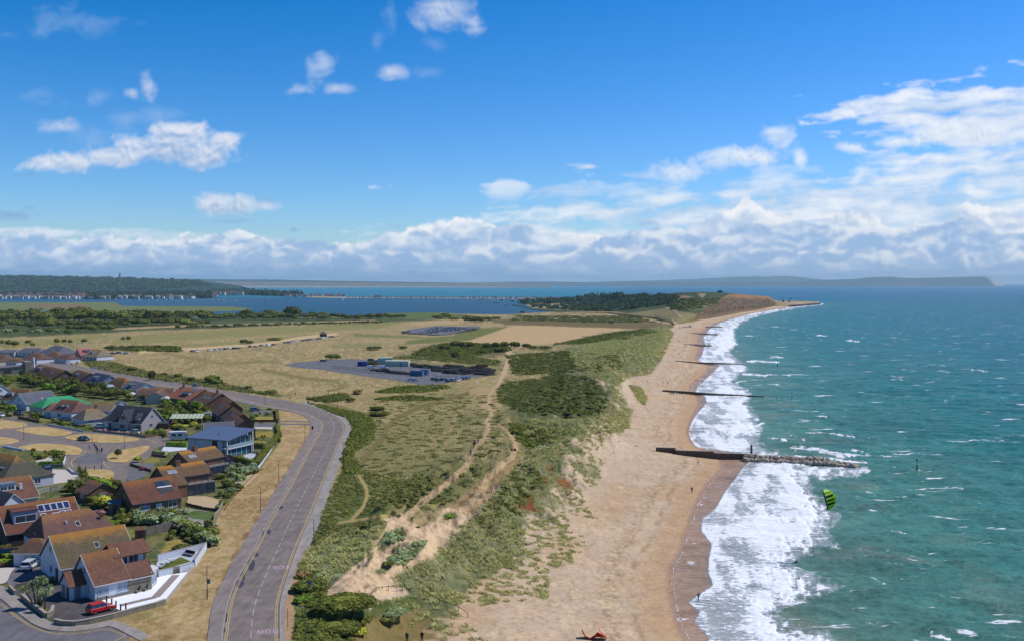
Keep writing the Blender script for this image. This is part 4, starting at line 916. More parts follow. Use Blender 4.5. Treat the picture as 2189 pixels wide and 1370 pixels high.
def bush(px, py, r, h, kind='ball', col='mid', base=None, group=None, z=None, name='bush', cat='bush', world=None, dz=0.0):
 me = crown(kind); o = bpy.data.objects.new(name, me); COL.objects.link(o)
 p = Vector(world) if world is not None else (W(px, py) if z is None else Vector((*U(px, py, z), z)))
 top = {'ball': .95, 'loose': .85, 'low': .5, 'mound': .42, 'hill': .30, 'spiky': 1.0}[kind]
 o.location = (p.x, p.y, p.z-0.03+dz); o.rotation_euler = (0,0, random.uniform(0,6.28)); f = random.uniform(.9,1.1)
 o.scale = (r*f, r/f, h/(2*top) if kind != 'spiky' else h/1.6)
 o.material_slots[0].link = 'OBJECT'; o.material_slots[0].material = gmat(col)
 reg(o, base or 'garden bush', group, cat); return o
TRUNK = mat('bark', (98,84,66), rough=.95, bump=.4)
def tree(px, py, r, h, kind='tree1', col='dark', base='tree', group=None, trunk=0.22, p=None, name='tree'):
 p = p or W(px, py); e = empty(name, (p.x, p.y, p.z), random.uniform(0,6.28))
 c = bpy.data.objects.new('crown', crown(kind)); COL.objects.link(c); c.parent = e; top = {'tree1': .8, 'tree2': .7, 'tree3': 1.0, 'ball': .95, 'loose': .85, 'low': .5, 'mound': .42}[kind]
 c.scale = (r, r*random.uniform(.85,1.1), h*(1-trunk)/(2*top)*1.04); c.location = (0,0, h*trunk*0.75)
 c.material_slots[0].link = 'OBJECT'; c.material_slots[0].material = gmat(col)
 if 'trunk' not in CROWNS:
  mb = MB(); mb.cyl(0,0,-0.15,0.55,0.10,0.06,7)
  for a in (0.3,2.3,4.4): mb.tube((0,0, .5),(math.cos(a)*.35, math.sin(a)*.35,1.0), .05, .025,5)
  CROWNS['trunk'] = mb.mesh('trunk'); CROWNS['trunk'].materials.append(TRUNK)
 t = bpy.data.objects.new('trunk', CROWNS['trunk']); COL.objects.link(t); t.parent = e; t.scale = (r*.45, r*.45, h*0.55)
 reg(e, base, group, 'tree'); return e
def hedge(pts, w, h, col='mid', base='hedge', z=9.0, leaf=0.11, dens=34, name='hedge'):
 """clipped hedge along photo pixels on the ground"""
 P = resample(poly9(pts, z), max(2, int(sum(math.dist(a, b) for a, b in zip(poly9(pts, z), poly9(pts, z)[1:]))/0.5)+1))
 rg = np.random.default_rng(len(pts)*7+int(pts[0][0])); d = np.gradient(P, axis=0); d /= np.hypot(*d.T)[:, None]+1e-9; nv = np.stack([-d[:, 1], d[:, 0]],1)
 Q = []; mb = MB()
 n = len(P)*dens
 i = rg.integers(0, len(P)-1, n); f = rg.random(n)[:, None]; base_p = P[i]*(1-f)+P[i+1]*f; nn = nv[i]
 side = rg.random(n); t = rg.random(n)
 off = np.where(side < .35,-1, np.where(side < .7,1, rg.uniform(-1,1, n))); zz = np.where(side < .7, t, 1.0)*h
 wob = 1+0.12*(vnoise(base_p[:, 0]*.9, base_p[:, 1]*.9)-.5)*2
 pos = np.concatenate([base_p+nn*(off*w/2*wob)[:, None],(z+zz*wob)[:, None]],1)
 N3 = np.concatenate([nn*np.where(side < .7, off, 0)[:, None], np.where(side < .7,0.15,1)[:, None]],1)+rg.normal(size=(n, 3))*.45; N3 /= np.linalg.norm(N3, axis=1, keepdims=True)
 tt = np.cross(N3, rg.normal(size=(n, 3))); tt /= np.linalg.norm(tt, axis=1, keepdims=True); ww = np.cross(N3, tt); s = leaf*rg.uniform(.7,1.4,(n, 1))
 Q = np.stack([pos-tt*s-ww*s*.6, pos+tt*s-ww*s*.6, pos+tt*s+ww*s*.6, pos-tt*s+ww*s*.6],1)
 L_, R_ = P-nv*w/2*.88, P+nv*w/2*.88; B = []
 for k in range(len(P)-1):
  a, b, c, e = [*L_[k], z],[*L_[k+1], z],[*R_[k+1], z],[*R_[k], z]; up = lambda q: [q[0], q[1], z+h*.9]
  B += [[a, b, up(b), up(a)],[e, c, up(c), up(e)],[up(a), up(b), up(c), up(e)]]
  if k == 0: B.append([a, e, up(e), up(a)])
  if k == len(P)-2: B.append([b, c, up(c), up(b)])
 V = np.concatenate([Q, np.array(B)]); c0 = V.reshape(-1,3).mean(0); c0[2] = z
 me = quads_mesh(name, V-c0); me.materials.append(gmat(col)); o = bpy.data.objects.new(name, me); COL.objects.link(o); o.location = c0
 reg(o, base, None, 'hedge'); return o
def in_poly(px, py, P): return inside(px, py, P)
def blades(C, n, L, w, seed, lean=(-0.5,0.25), spread=1.0, rad=0.35):
 rg = np.random.default_rng(seed); k = len(C); L = np.broadcast_to(L, (k,)); rad = np.broadcast_to(rad, (k,)); w = np.broadcast_to(w, (k,))
 a = rg.uniform(0,2*np.pi, (k, n)); r = np.sqrt(rg.random((k, n)))*rad[:, None]
 b0 = C[:, None]+np.stack([np.cos(a)*r, np.sin(a)*r, np.zeros_like(a)-0.04],-1)
 d = np.stack([np.cos(a)*spread*rg.random((k, n))*.9+lean[0], np.sin(a)*spread*rg.random((k, n))*.9+lean[1], np.ones((k, n))*rg.uniform(.75,1.3,(k, n))],-1); d /= np.linalg.norm(d, axis=2, keepdims=True)
 LL = (L[:, None]*rg.uniform(.55,1.1,(k, n)))[..., None]; m = b0+d*LL*.55; d2 = d+np.array([lean[0]*.9, lean[1]*.9,-.55]); d2 /= np.linalg.norm(d2, axis=2, keepdims=True); e = m+d2*LL*.5
 s = np.cross(d, rg.normal(size=d.shape)); s /= np.linalg.norm(s, axis=2, keepdims=True); s = s*w[:, None, None]*.5
 return np.concatenate([np.stack([b0-s, b0+s, m+s, m-s],2).reshape(-1,4,3), np.stack([m-s, m+s, e+s*.3, e-s*.3],2).reshape(-1,4,3)])
DENSE = [(1425,699),(1440,712),(1418,760),(1388,800),(1345,806),(1318,826),(1345,872),(1344,912),(1310,925),(1262,930),(1215,965),(1160,990),(1120,1060),(1100,1110),(1130,1150),(1110,1190),(1080,1215),(1010,1215),(975,1215),(930,1250),(1010,1278),(1000,1300),(900,1275),(836,1246),(850,1222),(920,1192),(960,1150),(985,1125),(1060,1050),(1110,985),(1180,935),(1130,912),(1130,895),(1230,898),(1290,880),(1310,850),(1290,815),(1240,790),(1215,745),(1300,727),(1390,704)]
SPARSE = [(1310,880),(1352,875),(1346,918),(1300,935),(1278,962),(1292,990),(1280,1035),(1240,1052),(1262,1095),(1280,1110),(1200,1095),(1245,1140),(1252,1165),(1218,1208),(1180,1215),(1170,1280),(1080,1288),(1010,1298),(985,1215),(1080,1215),(1100,1110),(1120,1060),(1160,990),(1215,960)]
BOTTOM = [(800,1285),(900,1272),(965,1298),(1010,1345),(1060,1370),(1090,1500),(880,1500),(950,1400),(940,1350),(860,1335),(800,1320)]
SLOPE = [(692,1150),(760,1125),(826,1118),(810,1160),(768,1207),(700,1243),(642,1222),(652,1180)]
def scatter(P, Ymin, Ymax, xr, step, keep, seed):
 rg = np.random.default_rng(seed); X, Y = [],[]; Ymax = Ymax*KF; y = Ymin*KF
 while y < Ymax:
  xs = np.arange(xr[0], xr[1], step); X += list(xs+rg.uniform(-.5, .5, len(xs))*step); Y += list(y+rg.uniform(-.5, .5, len(xs))*step); y += step
 X = np.array(X); Y = np.array(Y); Z = H(X, Y); px, py = project(X, Y, Z)
 m = np.zeros(len(X), bool)
 for q in (P if isinstance(P[0], list) else [P]): m |= inside(px, py, q)
 m &= keep(X, Y, px, py); return np.stack([X, Y, Z],1)[m]
TRAILS = [[(1065,822),(1048,840),(1044,862),(1051,884),(1041,900),(1046,915),(1036,933),(1018,957),(1006,982),(990,1003),(972,1017),(940,1045),(905,1070),(868,1105)],[(1068,908),(1088,922),(1099,942),(1103,958),(1094,976),(1070,995),(1047,1015),(1036,1038),(1020,1065),(990,1092)],[(768,1018),(783,1042),(785,1060),(775,1085),(752,1110)],[(1000,840),(960,852),(900,868),(850,893),(828,913),(815,940),(790,968),(770,990)],[(725,1117),(770,1110),(830,1100)]]
def off_trail(px, py, w):
 k = w*np.clip((py-700)/300, .4,1.4); return np.minimum.reduce([seg_dist(px, py, t, False) for t in TRAILS])-k > 0
def build_marram():
 V = []
 nz = lambda X, Y, s=3.2, k=500: fbm(X/s, Y/s, 4, .55, k)
 D1 = scatter([DENSE, SLOPE],100,215,(-60,60),0.72, lambda X, Y, px, py: nz(X, Y) > 0.43,1); V.append(blades(D1,16, np.random.default_rng(1).uniform(.5,1.0, len(D1)),0.10,2, rad=.42))
 S1 = scatter([SPARSE, BOTTOM],100,215,(-40,70),0.75, lambda X, Y, px, py: nz(X, Y, 2.6) > 0.535,3); V.append(blades(S1,18, np.random.default_rng(4).uniform(.45, .9, len(S1)),0.10,4, rad=.40))
 D2 = scatter([DENSE],215,430,(-20,140),1.1, lambda X, Y, px, py: nz(X, Y, 4.5) > 0.44,5); V.append(blades(D2,12,1.0,0.17,6, rad=.7))
 S2 = scatter([SPARSE],215,330,(-10,110),1.0, lambda X, Y, px, py: nz(X, Y, 4) > 0.525,7); V.append(blades(S2,12, .95,0.16,8, rad=.6))
 D3 = scatter([DENSE],430,1000,(40,260),2.4, lambda X, Y, px, py: nz(X, Y, 9) > 0.43,9); V.append(blades(D3,9,1.5,0.42,10, rad=1.5))
 M1 = scatter([[(1340,810),(1353,812),(1376,836),(1383,852),(1378,868),(1368,858),(1350,832)]],215,400,(60,140),1.0, lambda X, Y, px, py: X > 0,11); V.append(blades(M1,12,1.0,0.17,12, rad=.7))
 T1 = scatter([[(735,1010),(740,950),(770,905),(800,850),(900,835),(1060,850),(1110,920),(1180,935),(1100,990),(1010,1100),(850,1100),(790,1020)],[(730,870),(800,845),(990,840),(960,880),(830,905)]],165,480,(-110,40),1.35, lambda X, Y, px, py: (nz(X, Y, 6,520)+(nz(X, Y, 22,540)-.5)*1.2 > 0.52) & (off_trail(px, py, 6)) & (py > 0),13)
 G = blades(T1,10, .38,0.10,14, rad=.55); mg = quads_mesh('dry_grass', G); mg.materials.append(leaf_mat('straw', (190,172,118),(138,132,82), .3, .2)); og = link('dry_grass', mg, kind='stuff'); tag(og, 'tufts of straw coloured rough grass on the plain beside the sandy trails', 'grass')
 V = np.concatenate(V)
 me = quads_mesh('marram_grass', V); me.materials.append(leaf_mat('marram', (156,152,104),(112,112,68), .34, .2)); o = link('marram_grass', me, kind='stuff')
 tag(o, 'grey-green marram grass in tufts over the sand dunes above the beach', 'grass')
build_marram()
COVER = [([(735,990),(745,930),(800,860),(900,840),(1060,845),(1090,930),(1000,1040),(850,1050),(760,1020)], .615, 'olive', .9, .14),([(1110,674),(1200,668),(1300,670),(1430,688),(1300,690),(1090,686)], .60, 'dark', 3.0, .8),([(828,1137),(860,1128),(864,1150),(835,1162),(820,1177),(806,1175)], .38, 'sage', .5, .3),([(888,1157),(912,1153),(906,1170),(882,1195),(862,1206),(814,1213),(830,1195),(852,1178)], .40, 'sage', .5, .3),
   ([(690,1092),(712,1042),(735,1002),(800,1010),(860,1030),(905,1012),(958,1036),(985,1062),(930,1085),(870,1101),(828,1106),(760,1112),(680,1150),(664,1170)], .575, 'olive', .58, .25),
   ([(690,1092),(712,1042),(735,1002),(800,1010),(860,1030),(905,1012),(958,1036),(985,1062),(930,1085),(870,1101),(828,1106),(760,1112),(680,1150),(664,1170)], .58, 'mid', .58, .25),
   ([(648,1200),(700,1248),(690,1285),(745,1280),(800,1288),(800,1320),(745,1345),(780,1420),(700,1500),(612,1500),(632,1370),(640,1290),(626,1265)], .49, 'mid', .7, .45),
   ([(700,1120),(760,1112),(830,1108),(812,1128),(700,1160),(668,1170)], .42, 'olive', .8, .5),
   ([(1062,832),(1082,817),(1130,812),(1190,799),(1250,801),(1288,822),(1303,850),(1290,884),(1255,903),(1200,890),(1130,884),(1085,870),(1066,857)], .535, 'dark', 1.1, .3),
   ([(1088,905),(1190,918),(1240,925),(1180,945),(1120,970),(1100,935)], .47, 'mid', 1.1, .5),
   ([(655,860),(720,873),(788,887),(804,912),(793,944),(760,964),(742,988),(728,984),(742,950),(756,918),(748,897),(700,878)], .38, 'mid', .9, .6),
   ([(1082,760),(1200,750),(1320,758),(1328,788),(1250,804),(1100,800)], .53, 'dark', 1.6, .5),([(905,745),(960,733),(1080,738),(1092,750),(980,764),(880,760)], .47, 'dark', 2.4,1.2),
   ([(820,766),(900,760),(1000,760),(1070,772),(1066,782),(1000,777),(880,766)], .46, 'olive', 2.0, .7),
   ([(178,766),(235,774),(330,799),(450,814),(560,838),(618,846),(560,842),(470,830),(330,810),(200,787)], .50, 'olive', 1.6, .8),([(655,853),(740,842),(748,852),(702,862)], .36, 'dark', 1.2,1.0),
   ([(1190,735),(1300,713),(1385,703),(1400,710),(1340,725),(1240,735)], .46, 'mid', 2.6, .8),([(220,744),(300,750),(385,752),(380,743),(300,741)], .40, 'dark', 2.4,1.6),
   ([(1060,1060),(1110,990),(1150,1000),(1160,1030),(1130,1060),(1110,1100),(1040,1110),(1000,1120)], .51, 'dark', .65, .3),
   ([(735,985),(765,985),(772,1012),(740,1016)], .3, 'mid', .8, .6),([(800,838),(862,826),(955,824),(960,832),(860,842)], .42, 'mid', 1.8, .8),
   ([(805,852),(870,846),(945,852),(940,858),(810,857)], .36, 'dark', 1.4, .7)]
def build_cover():
 """low scrub that grows as one mass"""
 by = {}
 for i, (P, thr, col, r, h) in enumerate(COVER):
  w = np.array([U(a, b, 8.0) for a, b in P]); x0, y0 = w.min(0)-3; x1, y1 = w.max(0)+3
  X, Y = [],[]; rg = np.random.default_rng(i+50); st = r*1.05
  gx, gy = np.meshgrid(np.arange(x0, x1, st), np.arange(y0, y1, st)); X = (gx+rg.uniform(-.5, .5, gx.shape)*st).ravel(); Y = (gy+rg.uniform(-.5, .5, gx.shape)*st).ravel()
  Z = H(X, Y); px, py = project(X, Y, Z); m = inside(px, py, P) & off_trail(px, py, 7) & (fbm(X/(r*4), Y/(r*4),4, .55,600+i) > thr)
  C = np.stack([X, Y, Z],1)[m]
  if len(C) == 0: continue
  s = rg.uniform(.65,1.35,(len(C),1)); Rr = s*np.array([[r, r, h]]); n = 34
  by.setdefault(col, []).append(leaf_quads(C, Rr, n, np.full(len(C), r*0.20), .35, .2,0.0, i)); by[col].append(core(C, Rr, .8,6,4))
 for col, L in by.items():
  V = np.concatenate(L); me = quads_mesh('ground_cover', V); me.materials.append(gmat(col)); o = link('ground_cover', me, kind='stuff')
  tag(o, {'mid': 'mid green scrub and brambles growing beside the coast road', 'dark': 'dark green heath and gorse scrub behind the dunes', 'bright': 'bright green scrub on the bank round the road bend', 'olive': 'olive green patchy scrub on the grassy plain', 'sage': 'sage green low plants on the islands in the sandy path'}[col], 'scrub')
 for k, (px, py, r, h, kind, col, base) in enumerate([(735,1302,4.6,2.2,'hill','mid','large windswept bush beside the start of the sandy path'),(716,1352,3.9,1.9,'hill','mid','broad dark bush by the road at the bottom edge'),(766,1356,1.3,1.0,'low','yellow','small yellow flowering bush between two large bushes'),
   (785,1127,1.0,.8,'mound','olive','rounded bush above the top of the sandy path'),(852,1146,1.5,1.0,'mound','olive','rounded bush on the island in the sandy path'),(962,1106,1.3,.8,'mound','bright','yellow-green bush island where the sandy paths fork'),(893,1130,.6,.7,'ball','dark','small dark bush at the edge of the sandy path'),
   (650,1264,2.0,1.6,'mound','dark','dark bush behind the blue road sign'),(650,1286,1.5,1.0,'mound','bright','yellow-green bush at the foot of the blue road sign'),(830,1208,1.0,.8,'mound','mid','green bush at the lower end of the path island'),
   (648,1232,1.3,.9,'low','brown','brown dried bush next to the pavement sand'),(838,1312,2.2,.9,'mound','sage','sage green bush right of the large windswept bush'),(826,1328,1.6,.9,'mound','olive','olive bush in front of the sage green bush'),
   (806,876,3.3,1.7,'hill','dark','dark oval bush on the dry plain, upper of two'),(810,888,3.6,1.8,'hill','dark','dark oval bush on the dry plain, lower of two'),(750,858,2.0,1.8,'mound','dark','dark bush beside the yellow goal posts'),(764,842,2.6,2.2,'loose','brown','brownish tangled bush right of the yellow goal posts')]):
  bush(px, py, r, h, kind, col, base)
build_cover()
def bush_row(items, base, group, kind='mound'):
 for px, py, r, h, col in items: bush(px, py, r*.62, h*1.15, kind, col, base, group)
bush_row([(275,728,4.5,4.5,'dark'),(263,728,4,4,'dark'),(180,733,5.5,4,'dark'),(0,738,7,5,'dark'),(20,740,7,5.5,'dark'),(33,741,6,5,'dark'),(60,736,5,4,'dark'),(70,740,4,3,'dark'),(122,735,5,5,'dark'),(137,734,4.5,4,'dark'),(150,735,4,4,'dark')], 'dark round bush on the golf course', 'bushes on the golf course', 'ball')
bush_row([(237,748,5.5,3.6,'dark'),(285,747,5,3,'dark'),(338,747,5,3.4,'dark'),(522,735,6,4,'dark'),(534,736,5,3.2,'dark'),(588,727,12,2.5,'mid'),(797,782,6,3,'dark'),(711,768,8,3.5,'mid'),(800,748,9,3,'dark'),(862,746,5,2.4,'dark')], 'dark windswept bush on the open dry plain', 'bushes on the open plain', 'mound')
bush_row([(455,818,6,3.5,'mid'),(463,822,4.5,2.6,'mid'),(409,814,3,2,'dark'),(380,807,3,2,'mid'),(351,803,3,1.6,'dark'),(325,812,3,4.5,'dark'),(283,792,4,2,'dark'),(580,841,4,1.6,'mid'),(530,832,3,1.6,'olive')], 'green bush in the strip along the far side of the road', 'bushes along the road', 'low')
bush_row([(1040,745,6,4.5,'dark'),(1060,744,6,4.6,'dark'),(1078,742,6,4.4,'dark'),(1100,743,7,4.6,'dark'),(1125,744,6,3.6,'dark'),(1000,742,9,4.4,'dark'),(975,741,9,4.6,'dark'),(950,748,8,3.6,'dark'),(1070,752,8,3.6,'dark'),(1030,756,6,2.8,'dark'),(972,764,4,3.6,'dark'),(1165,746,8,2.6,'mid'),(1140,746,6,2.6,'dark')], 'dark gorse bush in the clump right of the boat yard', 'gorse bushes by the dirt track', 'mound')
bush_row([(952,682,16,9,'mid'),(935,683,14,7,'mid'),(970,685,14,5,'mid'),(1003,689,16,9,'mid'),(1020,689,16,8,'dark'),(1040,686,14,6,'dark'),(1060,684,12,5,'mid'),(1117,671,7,5,'dark'),(1250,690,7,3,'dark'),(1306,692,7,4,'dark'),(1361,690,5,3.5,'dark'),(1330,712,6,2,'dark'),(1300,716,6,2,'dark')], 'green bush on the near shore of the harbour', 'bushes near the harbour shore', 'mound')
def build_belt():
 rg = random.Random(5)
 def row(x0, x1, base, step, hh, jit, kinds, cols, label, group):
  x = x0
  while x < x1:
   y = base(x)+rg.uniform(-jit, jit); h = hh(x)*rg.uniform(.75,1.2); tree(x, y, h*rg.uniform(.62, .95), h, rg.choice(kinds), rg.choice(cols), label, group, trunk=.10); x += step*rg.uniform(.75,1.3)
 K = ['tree1', 'tree2', 'tree3']
 row(-70,200, lambda x: 690,11, lambda x: 17 if x < 60 else 19,2.5, K, ['dark', 'mid', 'dark'], 'dark tree in the back row of the belt', 'trees in the back of the belt')
 row(200,440, lambda x: 688,11, lambda x: 16,2.5, K, ['dark', 'mid', 'dark'], 'dark tree in the back row of the belt', 'trees in the back of the belt')
 row(440,870, lambda x: 683.5-(x-440)*.004,9, lambda x: 10 if x < 700 else 7.5,1.8, K, ['dark', 'mid', 'olive'], 'small tree in the belt along the harbour', 'small trees along the harbour')
 for px, py, h, c in ((527,681,15,'dark'),(625,681,20,'dark'),(575,680,14,'mid'),(597,680,12,'sage'),(615,683,10,'grey'),(690,682,12,'mid'),(668,682,12,'mid'),(812,683,10,'dark'),(790,683,9,'dark'),(765,684,8,'dark'),(78,684,19,'blue'),(415,690,9,'grey'),(385,684,15,'dark'),(405,684,14,'dark'),(690,684,8,'grey'),(445,681,12,'dark'),(490,681,10,'mid')):
  tree(px, py, h*.75, h, 'tree2', c, 'tall rounded tree standing out of the belt', 'taller trees of the belt', trunk=.08)
 row(-70,110, lambda x: 702,13, lambda x: 10,2.5, K, ['dark', 'mid', 'olive'], 'low tree in the middle row of the belt', 'low trees of the middle row')
 row(110,440, lambda x: 699-(x-110)*.01,12, lambda x: 9.5,3,['tree1', 'tree2'],['dark', 'mid', 'olive'], 'low tree in the middle row of the belt', 'low trees of the middle row')
 row(150,245, lambda x: 708,20, lambda x: 8.5,2,['tree2'],['mid', 'dark'], 'broad green tree at the front of the belt', 'trees at the front of the belt')
 row(-70,150, lambda x: 713,24, lambda x: 5.5,2,['tree2'],['mid', 'sage', 'dark'], 'small bushy tree at the front of the belt', 'small trees at the front')
 row(380,820, lambda x: 703-(x-380)*.028,10, lambda x: 4.2,1.0,['tree1', 'tree2'],['dark', 'mid'], 'low thorn tree in the hedge beyond the golf course', 'thorn trees in the far hedge')
build_belt()
def wood(name, P, z, n, r, h, col, seed, label, Dfun=None, leafn=26):
 rg = np.random.default_rng(seed); xs = [p[0] for p in P]; ys = [p[1] for p in P]; C = []
 while len(C) < n:
  px = rg.uniform(min(xs), max(xs), n*3); py = rg.uniform(min(ys), max(ys), n*3); m = inside(px, py, P)
  for a, b in zip(px[m], py[m]):
   q = Dfun(a, b) if Dfun else (*U(a, b, z), z)
   if q is not None: C.append(q)
   if len(C) >= n: break
 C = np.array(C); s = rg.uniform(.6,1.4,(n, 1)); Rr = s*np.array([[r, r, h]])
 V = np.concatenate([leaf_quads(C, Rr, leafn, np.full(n, r*.24), .4, .2,0.0, seed), core(C, Rr, .82,7,4)])
 me = quads_mesh(name, V); me.materials.append(gmat(col)); o = link(name, me, kind='stuff'); tag(o, label, 'wood'); return o
HP = HEAD_CO.reshape(-1,3); HPX, HPY = project(HP[:, 0], HP[:, 1], HP[:, 2])
def on_head(a, b):
 d = (HPX-a)**2+((HPY-b)*3)**2; k = int(np.argmin(d))
 return tuple(HP[k]+np.random.default_rng(k).uniform(-3,3,3)*np.array([1,1,0])) if d[k] < 60 else None
wood('woodland', [(1115,648),(1180,642),(1250,638),(1300,633),(1345,631),(1400,631),(1440,634),(1455,641),(1440,650),(1400,655),(1330,664),(1290,668),(1240,664),(1210,662),(1150,660),(1118,652)],3,520,8.5,6, 'deep', 71, 'dark green woodland covering the harbour side of the headland', on_head)
wood('woodland', [(1115,646),(1200,642),(1260,636),(1330,632),(1330,640),(1250,645),(1180,652),(1118,652)],3,130,14,12, 'deep', 73, 'taller dark trees along the crest of the headland', on_head)
wood('heath', [(1440,640),(1545,640),(1520,650),(1470,664),(1430,662)],3,120,7,2.4, 'olive', 72, 'olive heath scrub below the top of the headland', on_head)
# ------------------------------------------------------------ houses
TILE = {'brown': tile_mat('tiles_brown', (120,94,80), lich=.3), 'lichen': tile_mat('tiles_lichen', (128,100,74), lich=.95), 'red': tile_mat('tiles_red', (128,84,70), lich=.35), 'orange': tile_mat('tiles_orange', (180,116,92), lich=.2),
  'slate': tile_mat('tiles_slate', (74,76,90), lichen=(104,104,108), lich=.25), 'grey': tile_mat('tiles_grey', (116,118,132), lichen=(130,128,124), lich=.25), 'blue': tile_mat('tiles_blue', (72,78,108), lichen=(100,104,124), lich=.2),
  'beige': tile_mat('tiles_beige', (150,136,112), lich=.35), 'mauve': tile_mat('tiles_mauve', (130,96,88), lich=.4), 'olive': tile_mat('tiles_olive', (122,108,82), lich=.75), 'darkbrown': tile_mat('tiles_darkbrown', (104,80,68), lich=.4),
  'green': tile_mat('tiles_green', (72,176,122), lichen=(90,190,140), lich=.3), 'moss': tile_mat('tiles_moss', (98,96,82), lichen=(170,124,60), lich=.75), 'pink': tile_mat('tiles_pink', (206,120,122), lichen=(176,140,120), lich=.2), 'warm': tile_mat('tiles_warm', (136,96,78), lich=.3)}
WALL = {'white': mat('render_white', (214,218,228), var=.05, scale=.6), 'cream': mat('render_cream', (200,192,172), var=.06), 'grey': mat('render_grey', (172,164,164), var=.06), 'brick': brick_mat('brick_brown', (128,92,70),(104,76,60),(150,130,110)),
  'red': brick_mat('brick_red', (150,84,66),(124,68,56),(150,124,110)), 'dark': mat('cladding_dark', (70,60,58), var=.1), 'pale': mat('render_pale', (190,196,206), var=.06), 'stone': brick_mat('stone_wall', (150,140,120),(120,110,96),(170,162,146), .5), 'blue': mat('cladding_blue', (150,166,186), var=.05), 'pink': mat('render_pink', (204,132,130), var=.06)}
FRAME = mat('window_frame_white', (224,226,230), rough=.5, var=.02); FRAMED = mat('window_frame_dark', (70,74,82), rough=.5, var=.02)
GLASS = mat('window_glass', (52,66,84), rough=.08, spec=.9, var=.25, scale=.7); GLASSB = mat('window_glass_pale', (136,160,178), rough=.12, spec=.8, var=.25, scale=.8); TRIM = mat('white_trim', (222,222,226), rough=.6, var=.02)
SOLAR = mat('solar_panel', (46,56,92), rough=.15, spec=.7, var=.06); LEAD = mat('lead_flashing', (120,124,134), rough=.6); GUT = mat('gutter_grey', (120,120,124), rough=.6); DOORM = {'white': TRIM, 'dark': mat('door_dark', (70,66,70)), 'brown': mat('door_brown', (110,76,54)), 'grey': mat('door_grey', (128,132,140))}
POT = mat('chimney_pot', (168,104,74))
FOOT = []                                            # footprints, so that plants keep clear of the houses
class House:
 def __init__(s, label, r1, r2, hr=6.6, he=2.8, hf=4.2, hb=4.2, roof='brown', wall='white', hipl=0.0, hipr=0.0, eave=.35, verge=.3, barge=True, hef=None, heb=None, name='house', cat='house', ground=9.0):
  hf *= 1.12; hb *= 1.12; FOOT.append(None)
  a = Vector((*U(*r1, ground+hr),0)); b = Vector((*U(*r2, ground+hr),0)); s.L = (b-a).length; c = (a+b)/2; s.ang = math.atan2(b.y-a.y, b.x-a.x)
  nrm = Vector((-math.sin(s.ang), math.cos(s.ang),0))
  s.hr, s.he, s.hf, s.hb, s.hef, s.heb = hr, he, hf, hb, he if hef is None else hef, he if heb is None else heb
  s.e = empty(name, (c.x, c.y, ground), s.ang, label, cat); s.roofm, s.wallm = TILE[roof], WALL[wall]; s.hipl, s.hipr, s.eave, s.verge = hipl, hipr, eave, verge
  l = s.L/2; x0, x1 = -l-hipl, l+hipr; s.x0, s.x1 = x0, x1; FOOT[-1] = (c.x, c.y, s.ang, x0, x1,-hf, hb)
  if not hipl: x0w = x0
  w = MB(); zf, zb = s.hef, s.heb
  V = [(x0,-hf, 0),(x1,-hf, 0),(x1, hb, 0),(x0, hb, 0),(x0,-hf, zf),(x1,-hf, zf),(x1, hb, zb),(x0, hb, zb)]
  k = .06; F_ = [(0,1,5,4),(2,3,7,6)]
  if hipr == 0: V.append((x1,0, hr-k)); F_.append((1,2,6, len(V)-1,5))
  else: F_.append((1,2,6,5))
  if hipl == 0: V.append((x0,0, hr-k)); F_.append((3,0,4, len(V)-1,7))
  else: F_.append((3,0,4,7))
  w.add(V, F_); s.wall = w.build('wall', s.wallm, s.e)
  r = MB(); th = .16; sf = (hr-zf)/hf; sb = (hr-zb)/hb
  vl = verge if hipl == 0 else 0; vr = verge if hipr == 0 else 0
  R1 = Vector((-l-vl, 0, hr)); R2 = Vector((l+vr, 0, hr))
  el = x0-(vl if hipl == 0 else eave); er = x1+(vr if hipr == 0 else eave)
  F1 = Vector((el, -hf-eave, zf-eave*sf)); F2 = Vector((er, -hf-eave, zf-eave*sf)); B1 = Vector((el, hb+eave, zb-eave*sb)); B2 = Vector((er, hb+eave, zb-eave*sb))
  up = Vector((0,0, .10)); s.pts = (R1, R2, F1, F2, B1, B2)
  r.slab([F1+up, F2+up, R2+up, R1+up], th); r.slab([B2+up, B1+up, R1+up, R2+up], th)
  if hipl: r.slab([B1+up, F1+up, R1+up], th)
  if hipr: r.slab([F2+up, B2+up, R2+up], th)
  s.roof = r.build('roof', s.roofm, s.e)
  at = s.roof.data.attributes.new('ridge', 'FLOAT', 'POINT'); at.data.foreach_set('value', [max(0, min(1,(v.co.z-zf)/(hr-zf)))**3 for v in s.roof.data.vertices])
  bm = bmesh.new(); bm.from_mesh(s.roof.data); bmesh.ops.subdivide_edges(bm, edges=bm.edges[:], cuts=3, use_grid_fill=True); lay = bm.verts.layers.float.get('ridge')
  for v in bm.verts: v[lay] = max(0, min(1,(v.co.z-zf)/(hr-zf)))**2.2
  bm.to_mesh(s.roof.data); bm.free()
  if barge:
   for (P, Q) in ([(F1, R1),(B1, R1)] if hipl == 0 else [])+([(F2, R2),(B2, R2)] if hipr == 0 else []):
    t = MB()
    sx = -1 if P.x < 0 else 1; n = Vector((sx*.05,0,0)); dn = Vector((0,0,-.16)); q = [P+up, Q+up, Q+up+dn, P+up+dn]
    t.add([v for v in q]+[v+n for v in q],[(0,1,2,3),(7,6,5,4),(0,4,5,1),(1,5,6,2),(2,6,7,3),(3,7,4,0)])
    t.build('bargeboard', TRIM if wall != 'brick' else FRAMED, s.e)
  g = MB(); g.box(el, er, -hf-eave-.10,-hf-eave+.02, F1.z-.06, F1.z+.06); g.build('gutter', TRIM if wall in ('white', 'pale', 'cream', 'grey') else GUT, s.e)
